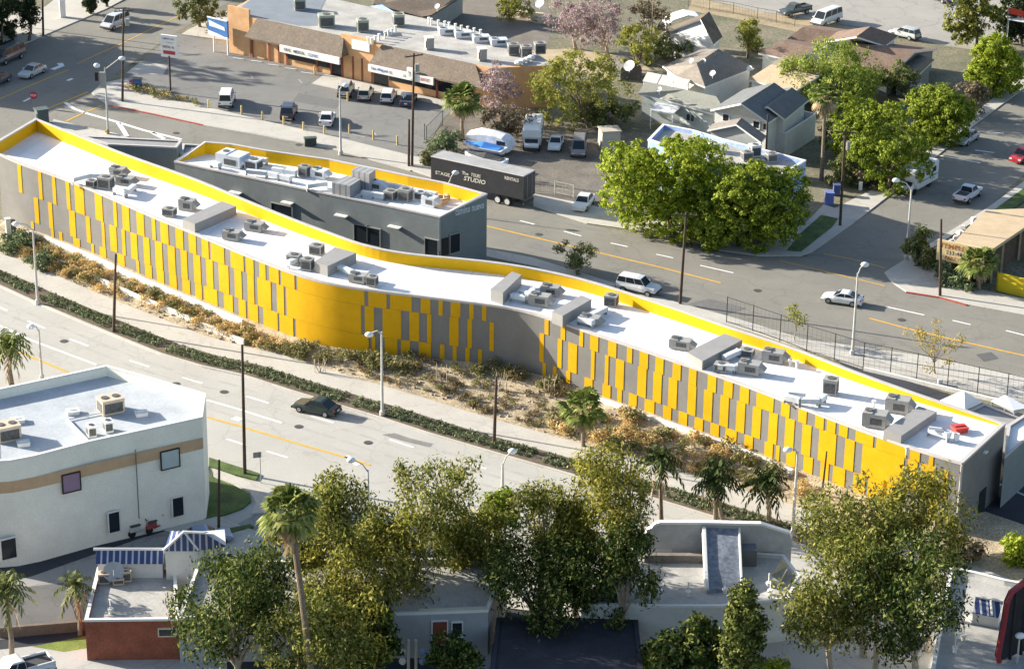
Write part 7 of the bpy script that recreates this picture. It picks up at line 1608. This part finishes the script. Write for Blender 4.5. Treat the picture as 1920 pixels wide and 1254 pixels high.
tree((1716, 500), (1728, 468, 34, 36), 'dark bushy shrub at the corner of the side road by the street lamp', L_GREY, 2400, .34, 14, .34)
tree((830, 286), (835, 268, 34, 22), 'green hedge at the mall lot edge in front of the palm', L_HEDGE, 1800, .32, 12, .4, limbs=False, name='hedge', cat='hedge')
tree((806, 310), (804, 298, 15, 18), 'bright green bush at the front corner of the black trailer', L_SHR, 700, .3, 6, .5)
tree((1083, 514), (1082, 480, 40, 30), 'sparse grey green street tree on the near pavement of the upper road', L_GREY, 2200, .22, 16, .3, trunk_r=.08, bark=M_BARKP)
tree((1490, 640), (1490, 592, 22, 24), 'thin young tree with few leaves left of the street lamp by the fence', L_OLIVE, 420, .22, 8, .34, trunk_r=.05, bark=M_BARKP)
tree((1754, 702), (1752, 642, 56, 42), 'sparse yellow leaved young tree behind the schoolyard fence', L_YOUNG, 800, .22, 16, .28, trunk_r=.07)
palm((868, 262), (866, 190), 'bushy fan palm at the right end of the mall lot', n=46, fr=2.6, seed=3, dead=14, m=L_PALM)
palm((1540, 338), (1548, 180), 'tall palm with a ragged crown of dead fronds above the slate roofed house', n=16, fr=2.2, seed=5, dead=46, skirt=True)
palm((1836, 545), (1836, 494), 'short fan palm in front of the lettered yellow board', n=34, fr=2.3, seed=7, dead=6)
palm((22, 722), (16, 642), 'shaggy feather palm at the left edge beside the cream building', fan=False, n=30, fr=2.4, seed=8, dead=8)
for b, c, lb, fan_, fr_, sd_ in (((1094, 838), (1092, 768), 'bright fan palm at the boulevard kerb left of the leafy eucalyptus', True, 2.5, 11), ((1240, 978), (1238, 858), 'tall dark feather palm beside the bare post in the hedge strip', False, 2.3, 12), ((1342, 972), (1344, 884), 'dark feather palm in the hedge strip, left of the paired palms', False, 2.3, 13), ((1362, 992), (1338, 900), 'second dark palm close behind the hedge strip palm', False, 2.0, 14), ((1440, 985), (1438, 900), 'dark feather palm left of the right-hand street lamp', False, 2.4, 15)):
    palm(b, c, lb, fan=fan_, n=32, fr=fr_, seed=sd_, dead=5, tr=.18, m=L_PALM if fan_ else leafmat('dark_palm_frond', (.02, .035, .01), (.05, .07, .02), (.11, .13, .04), .15))
palm((606, 1400), (546, 962), 'tall fan palm on a leaning trunk in the left foreground', n=48, fr=2.3, seed=21, dead=16, tr=.26, m=leafmat('bright_palm_frond', (.06, .09, .015), (.16, .19, .04), (.34, .34, .13), .2), skirt=True)
palm((22, 1245), (10, 1100), 'feather palm at the lower left edge', fan=False, n=26, fr=2.5, seed=22, dead=4, tr=.2, m=L_GREY)
palm((150, 1190), (140, 1092), 'small feather palm beside the brick shop wall', fan=False, n=22, fr=1.9, seed=23, dead=3, tr=.16, m=L_GREY)
# top left cypresses
for b, c, lb in (((4, 98), (4, 30, 34, 76), 'dark cypress at the very left edge'), ((54, 78), (54, 16, 20, 64), 'dark columnar cypress on the left pavement'), ((168, 27), (168, -6, 11, 32), 'dark columnar cypress at the top of the avenue'), ((26, 66), (24, 30, 34, 48), 'dark dense tree behind the columnar cypress'), ((200, 14), (198, -14, 9, 24), 'slim dark cypress beyond the avenue')):
    tree(b, c, lb, L_DARK, 2600, .38, 18, .4, limbs=False, shell=.7)
for b, c, lb in (((-70, 118), (-70, 40, 44, 90), 'dark dense street tree just outside the left edge'), ((-130, 150), (-130, 70, 44, 92), 'dark dense street tree further outside the left edge'), ((-20, 84), (-30, -20, 60, 100), 'tall dark tree just beyond the upper left corner'), ((330, -22), (330, -62, 40, 40), 'dark street tree above the top edge over the avenue')):
    tree(b, c, lb, L_DARK, 4200, .36, 16, .42, limbs=False, per=50)
# ---- foreground eucalyptus belt
E = dict(bark=M_BARKP, droop=.8, aspect=.42, cr=.85, per=22, rough=.6, inner=.3, zst=1.0)
tree((640, 1215), (626, 935, 66, 78), 'eucalyptus with a rounded olive top above the tall fan palm', L_EUC, 3916, .37, 27, .21, trunk_r=.22, **E)
tree((640, 1240), (640, 1085, 100, 100), 'broad eucalyptus mass right of the tall fan palm', L_EUCY, 5547, .37, 31, .21, trunk_r=.25, **E)
tree((770, 1160), (812, 925, 88, 80), 'open eucalyptus with visible limbs against the pale boulevard', L_EUC, 3655, .37, 29, .21, trunk_r=.24, **E)
tree((756, 1200), (762, 1040, 82, 76), 'golden leaved eucalyptus before the pale shop row', L_EUCY, 3655, .37, 25, .21, trunk_r=.22, **E)
tree((930, 1100), (932, 962, 40, 38), 'small bright green tree between the eucalyptus trees', L_FICUSD, 2200, .36, 16, .32)
tree((905, 1140), (905, 1010, 70, 66), 'eucalyptus left of the dark central trees', L_EUC, 3002, .37, 22, .21, trunk_r=.2, **E)
tree((1010, 1160), (1020, 960, 66, 78), 'tall eucalyptus rising over the boulevard kerb', L_EUC, 3655, .37, 25, .21, trunk_r=.22, **E)
tree((1150, 1170), (1140, 920, 96, 78), 'wide eucalyptus with golden top in front of the planting slope', L_EUCY, 5221, .37, 31, .21, trunk_r=.28, **E)
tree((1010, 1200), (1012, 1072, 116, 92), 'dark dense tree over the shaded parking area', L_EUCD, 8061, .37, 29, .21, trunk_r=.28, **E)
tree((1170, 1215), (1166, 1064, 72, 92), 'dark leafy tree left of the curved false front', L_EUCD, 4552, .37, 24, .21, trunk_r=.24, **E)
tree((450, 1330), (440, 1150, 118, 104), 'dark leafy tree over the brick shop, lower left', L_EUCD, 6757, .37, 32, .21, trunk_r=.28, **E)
tree((560, 1360), (590, 1190, 110, 84), 'shady leafy tree in front of the tall fan palm trunk', L_EUC, 4960, .37, 27, .21, trunk_r=.26, **E)
tree((1620, 1230), (1600, 985, 108, 88), 'large eucalyptus before the yellow wall, lower right', L_EUC, 6201, .37, 33, .21, trunk_r=.28, **E)
tree((1740, 1220), (1724, 960, 92, 88), 'large eucalyptus before the grey end of the striped school', L_EUCY, 5352, .37, 31, .21, trunk_r=.26, **E)
tree((1560, 1320), (1545, 1120, 96, 100), 'eucalyptus behind the pointed conifer, lower right', L_EUC, 4960, .37, 29, .21, trunk_r=.24, **E)
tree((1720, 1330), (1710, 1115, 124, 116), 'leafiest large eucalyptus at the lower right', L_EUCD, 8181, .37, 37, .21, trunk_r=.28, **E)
tree((705, 1170), (700, 1010, 62, 52), 'olive eucalyptus filling the gap above the pale shop parapet', L_EUC, 4200, .37, 16, .24, trunk_r=.2, **E)
tree((860, 1150), (858, 1005, 52, 46), 'small golden eucalyptus left of the bright green tree', L_EUCY, 3200, .37, 14, .24, trunk_r=.18, **E)
tree((560, 1180), (560, 1010, 56, 60), 'olive eucalyptus directly behind the tall fan palm crown', L_EUC, 4200, .37, 16, .24, trunk_r=.2, **E)
tree((1080, 1160), (1076, 1000, 62, 60), 'golden eucalyptus between the two tall kerbside trees', L_EUCY, 4200, .37, 16, .24, trunk_r=.2, **E)
tree((1640, 1290), (1640, 1060, 96, 84), 'olive eucalyptus joining the lower right crowns', L_EUC, 7000, .37, 26, .22, trunk_r=.22, **E)
tree((500, 1230), (486, 1085, 70, 70), 'olive tree filling the gap left of the tall fan palm', L_EUCD, 4267, .37, 24, .21, trunk_r=.22, **E)
tree((850, 1290), (850, 1230, 46, 40), 'low dark shrub tree at the foot of the red brown door wall', L_EUCD, 2200, .36, 10, .34)
tree((1100, 1190), (1100, 1085, 74, 80), 'dark tree between the central dense tree and the false front shop', L_EUCD, 3793, .37, 21, .21, trunk_r=.22, **E)
tree((690, 1290), (660, 1170, 96, 84), 'golden olive tree at the bottom right of the leaning palm trunk', L_EUCY, 3916, .37, 24, .21, trunk_r=.22, **E)
tree((1800, 1050), (1800, 1030, 60, 30), 'brown green shrubbery at the foot of the grey school corner', L_BROWN, 2200, .34, 14, .34)
tree((1905, 1060), (1908, 1042, 32, 36), 'bright olive bush at the right edge above the red sign', L_FICUS, 1800, .34, 12, .4)
tree((1398, 1340), (1392, 1180, 44, 118), 'pointed bright conifer in the lower right foreground', leafmat('conifer_leaf', (.045, .06, .012), (.11, .13, .03), (.22, .23, .06), .15), 7000, .34, 40, .40, cone=True, limbs=False)
tree((1290, 1300), (1288, 1216, 90, 52), 'dark shrubbery before the white false front shop', L_EUCD, 4200, .42, 26, .28)
tree((720, 1290), (700, 1200, 62, 66), 'dark leafy shrub tree beside the two white meter posts', L_EUCD, 4000, .42, 24, .28)
tree((1455, 1262), (1450, 1262, 40, 20), 'small bright bush at the bottom edge by the conifer', L_FICUS, 900, .3, 8, .4)
tree((1222, 1262), (1214, 1252, 30, 14), 'small bright bush at the bottom edge below the dark tree', L_FICUS, 600, .3, 6, .4)

# ---- hedge strip along the boulevard: sections of clipped hedge
def hedge_section(x0, x1, label):
    a = b = None; path = offs(1.65); pp = [pix(q) for q in path]; c = cum(path)
    def s_at(x): return float(np.interp(x, [q[0] for q in pp], c))
    s0, s1 = s_at(x0), s_at(x1); L = s1-s0; n = max(3, int(L/.85)); bl = []
    rg = random.Random(int(x0)+5)
    for i in range(n):
        for o in (-.5, .5):
            q = along(path, c, s0+(i+.5)*L/n); t = (along(path, c, s0+(i+.6)*L/n)-q).normalized(); q = q+Vector((-t.y, t.x, 0))*(o+rg.uniform(-.1, .1)); r = .50*rg.uniform(.7, 1.2)
            bl.append((q.x, q.y, .30, r, r, .34*rg.uniform(.8, 1.1)))
    m_ = along(path, c, (s0+s1)/2); root = thing('hedge', label, 'hedge', (m_.x, m_.y, .1))
    leaves('foliage', bl, int(L*130), .22, L_HEDGE, int(x0)+77, 0, .6, root, .7, .6)
for x0, x1, lb in ((-60, 62, 'clipped hedge at the left edge of the boulevard strip'), (80, 207, 'clipped hedge between the left street lamp and the first dark pole'), (220, 303, 'clipped hedge right of the first dark pole, ending at a paved gap'), (318, 648, 'long clipped hedge after the first paved gap, behind the dark sedan'), (664, 711, 'short clipped hedge left of the street lamp in the strip'), (726, 1000, 'long clipped hedge right of the street lamp in the strip'), (1020, 1075, 'clipped hedge after the second paved gap'), (1085, 1230, 'clipped hedge behind the boulevard palms'), (1250, 1480, 'clipped hedge below the dark feather palms')):
    hedge_section(x0, x1, lb)
for xa in (311, 656, 1010): 
    path = offs(.3); 
# ---- shrubs of the planting slope
PROT = {}
def shrub_mesh(kind, v):
    k = (kind, v)
    if k in PROT: return PROT[k]
    rg = random.Random(v*31+len(kind)); bl = [(rg.uniform(-.5, .5), rg.uniform(-.5, .5), .35+rg.uniform(0, .3), .42, .42, .38) for _ in range(6)]
    m = {'dry': L_DRY, 'green': L_SHR, 'grass': L_DRY, 'dark': L_SHR, 'red': leafmat('brown_ground_shrub', (.13, .10, .05), (.22, .17, .085), (.34, .27, .15), .2)}[kind]
    o = leaves('shrub_mesh', bl, 170, .26, m, v*7+len(kind), -.4, .35, None, .45, .3); me = o.data; bpy.data.objects.remove(o); PROT[k] = me; return me
def shrub(p, kind, v, s, label, group):
    o = bpy.data.objects.new({'dry': 'dry_shrub', 'green': 'green_shrub', 'dark': 'green_shrub', 'red': 'brown_shrub', 'grass': 'dry_shrub'}[kind], shrub_mesh(kind, v)); COL.objects.link(o)
    o.location = p; o.rotation_euler = (0, 0, v*1.7+s*9); o.scale = (s, s, s*.95); tag(o, label, 'shrub', group)
rg = random.Random(11); cnt = 0
def slope_z(d, dist): return .15+.7*max(0, 1-d/max(dist, .1))
KE = offs(6.3)
def room(s):
    q = along(NW, NS, s); return min((q.xy-k.xy).length for k in KE_)
KE_ = []
for a_, b_ in zip(KE, KE[1:]): KE_ += [a_.lerp(b_, t/6) for t in range(6)]
def scatter(s0, s1, d0, d1, n, kinds, sc, label, group):
    for i in range(n):
        s = rg.uniform(s0, s1); D = room(s); d = rg.uniform(d0, d1)/9*D if d1 > 4 else rg.uniform(d0, d1); d = min(d, D-.4); q = wall_off(s, d); px_, py_ = pix(q)
        if not (-60 < px_ < 1900): continue
        k = rg.choice(kinds); shrub((q.x, q.y, slope_z(d, D)-.1), k, rg.randrange(4), sc*rg.uniform(.7, 1.3), label[k], group[k])
LB = {'dry': 'low orange yellow dry shrub on the planting slope left of the yellow bulge', 'green': 'low green shrub on the planting slope beside the striped wall', 'red': 'small brown shrub on the mulch before the shaded wall'}
GP = {'dry': 'orange dry shrubs on the planting slope', 'green': 'green shrubs along the striped wall', 'red': 'brown shrubs on the mulch'}
LBR = dict(LB); LBR['dry'] = 'low orange yellow dry shrub on the slope below the wall at the right'
S_ = lambda x: wall_hit(x, lerp(B2X, B2Y, x))[0]
scatter(S_(66), S_(300), 3.9, 9.0, 66, ['dry', 'dry', 'dry', 'green'], .92, LB, GP)
scatter(S_(66), S_(300), 1.6, 3.5, 30, ['green', 'dry'], .66, LB, GP)
scatter(S_(300), S_(560), 1.5, 3.5, 40, ['green', 'green', 'dry'], .74, LB, GP)
scatter(S_(300), S_(560), 3.6, 8.0, 44, ['dry', 'dry', 'green'], .85, LB, GP)
scatter(S_(560), S_(760), .8, 3.0, 30, ['green', 'green'], 1.0, LB, GP)
scatter(S_(760), S_(1080), .6, 2.4, 34, ['green', 'green', 'red'], .95, LB, GP)
scatter(S_(680), S_(1130), 3.0, 9.0, 90, ['red', 'red', 'green'], .62, LB, GP)
scatter(S_(1120), S_(1560), 1.6, 8.5, 90, ['dry', 'green', 'green'], 1.05, LBR, {'dry': 'orange dry shrubs on the right-hand slope', 'green': GP['green'], 'red': GP['red']})
# entry planting at the left end
tree((30, 470), (36, 462, 46, 26), 'dark green bushes at the left foot of the striped wall', L_HEDGE, 2400, .30, 16, .34, limbs=False, name='bush', cat='bush')
tree((70, 500), (84, 487, 34, 16), 'dark green bush right of the white gate pillar', L_HEDGE, 1400, .28, 10, .36, limbs=False, name='bush', cat='bush')
# bare multi stem saplings before the shaded wall
for x, y, h, lb in ((828, 724, 3.0, 'bare staked sapling before the shaded wall, left one'), (940, 740, 3.0, 'bare staked sapling before the shaded wall, middle one behind the dark pole'), (1030, 752, 3.2, 'bare staked sapling before the shaded wall, right one'), (600, 700, 2.0, 'bare twiggy sapling left of the yellow bulge')):
    p = at(x, y); root = thing('sapling', lb, 'sapling', (p.x, p.y, .2)); mb = MB(); rr_ = random.Random(x)
    for k in range(5): e = p+Vector((rr_.uniform(-.8, .8), rr_.uniform(-.5, .5), h*rr_.uniform(.7, 1))); mb.tube([p+Vector((rr_.uniform(-.3, .3), 0, .1)), p.lerp(e, .5)+Vector((rr_.uniform(-.1, .1), 0, 0)), e], [.05, .035, .015], 5)
    mb.build('stem', M_BARKP, root)
    mb = MB(); 
    for s in (-.5, .5): mb.tube([p+Vector((s, 0, 0)), p+Vector((s, 0, h*.75))], .04, 5)
    mb.build('stake', M_BARKP, root)
# shrub bed at the mall corner
rg = random.Random(4)
for i in range(16):
    t = i/15; p = at(242+t*128, 170+t*27+rg.uniform(-2, 3)); shrub((p.x, p.y, .1), 'green' if i % 4 else 'dry', i % 4, 1.1 if i < 9 else .75, 'low yellow green shrub in the mall corner bed', 'shrubs in the mall corner bed')
# leaf litter and stones: small rubble strewn over the planting slope and dirt lot
mb = MB(); rg = random.Random(9)
for i in range(900):
    s = rg.uniform(S_(70), S_(1540)); d = rg.uniform(1, room(s)); q = wall_off(s, d); z = slope_z(d, room(s))-.08; r = rg.uniform(.05, .16); mb.box((q.x, q.y, z), r*2, r*1.5, r*1.2, rg.uniform(0, 3), taper=.6)
tag(mb.build('rubble', mat('slope_rubble', (.33, .26, .19), amt=.3, scale=2)), kind='stuff', label='small stones and clods scattered over the mulched planting slope', cat='stones')
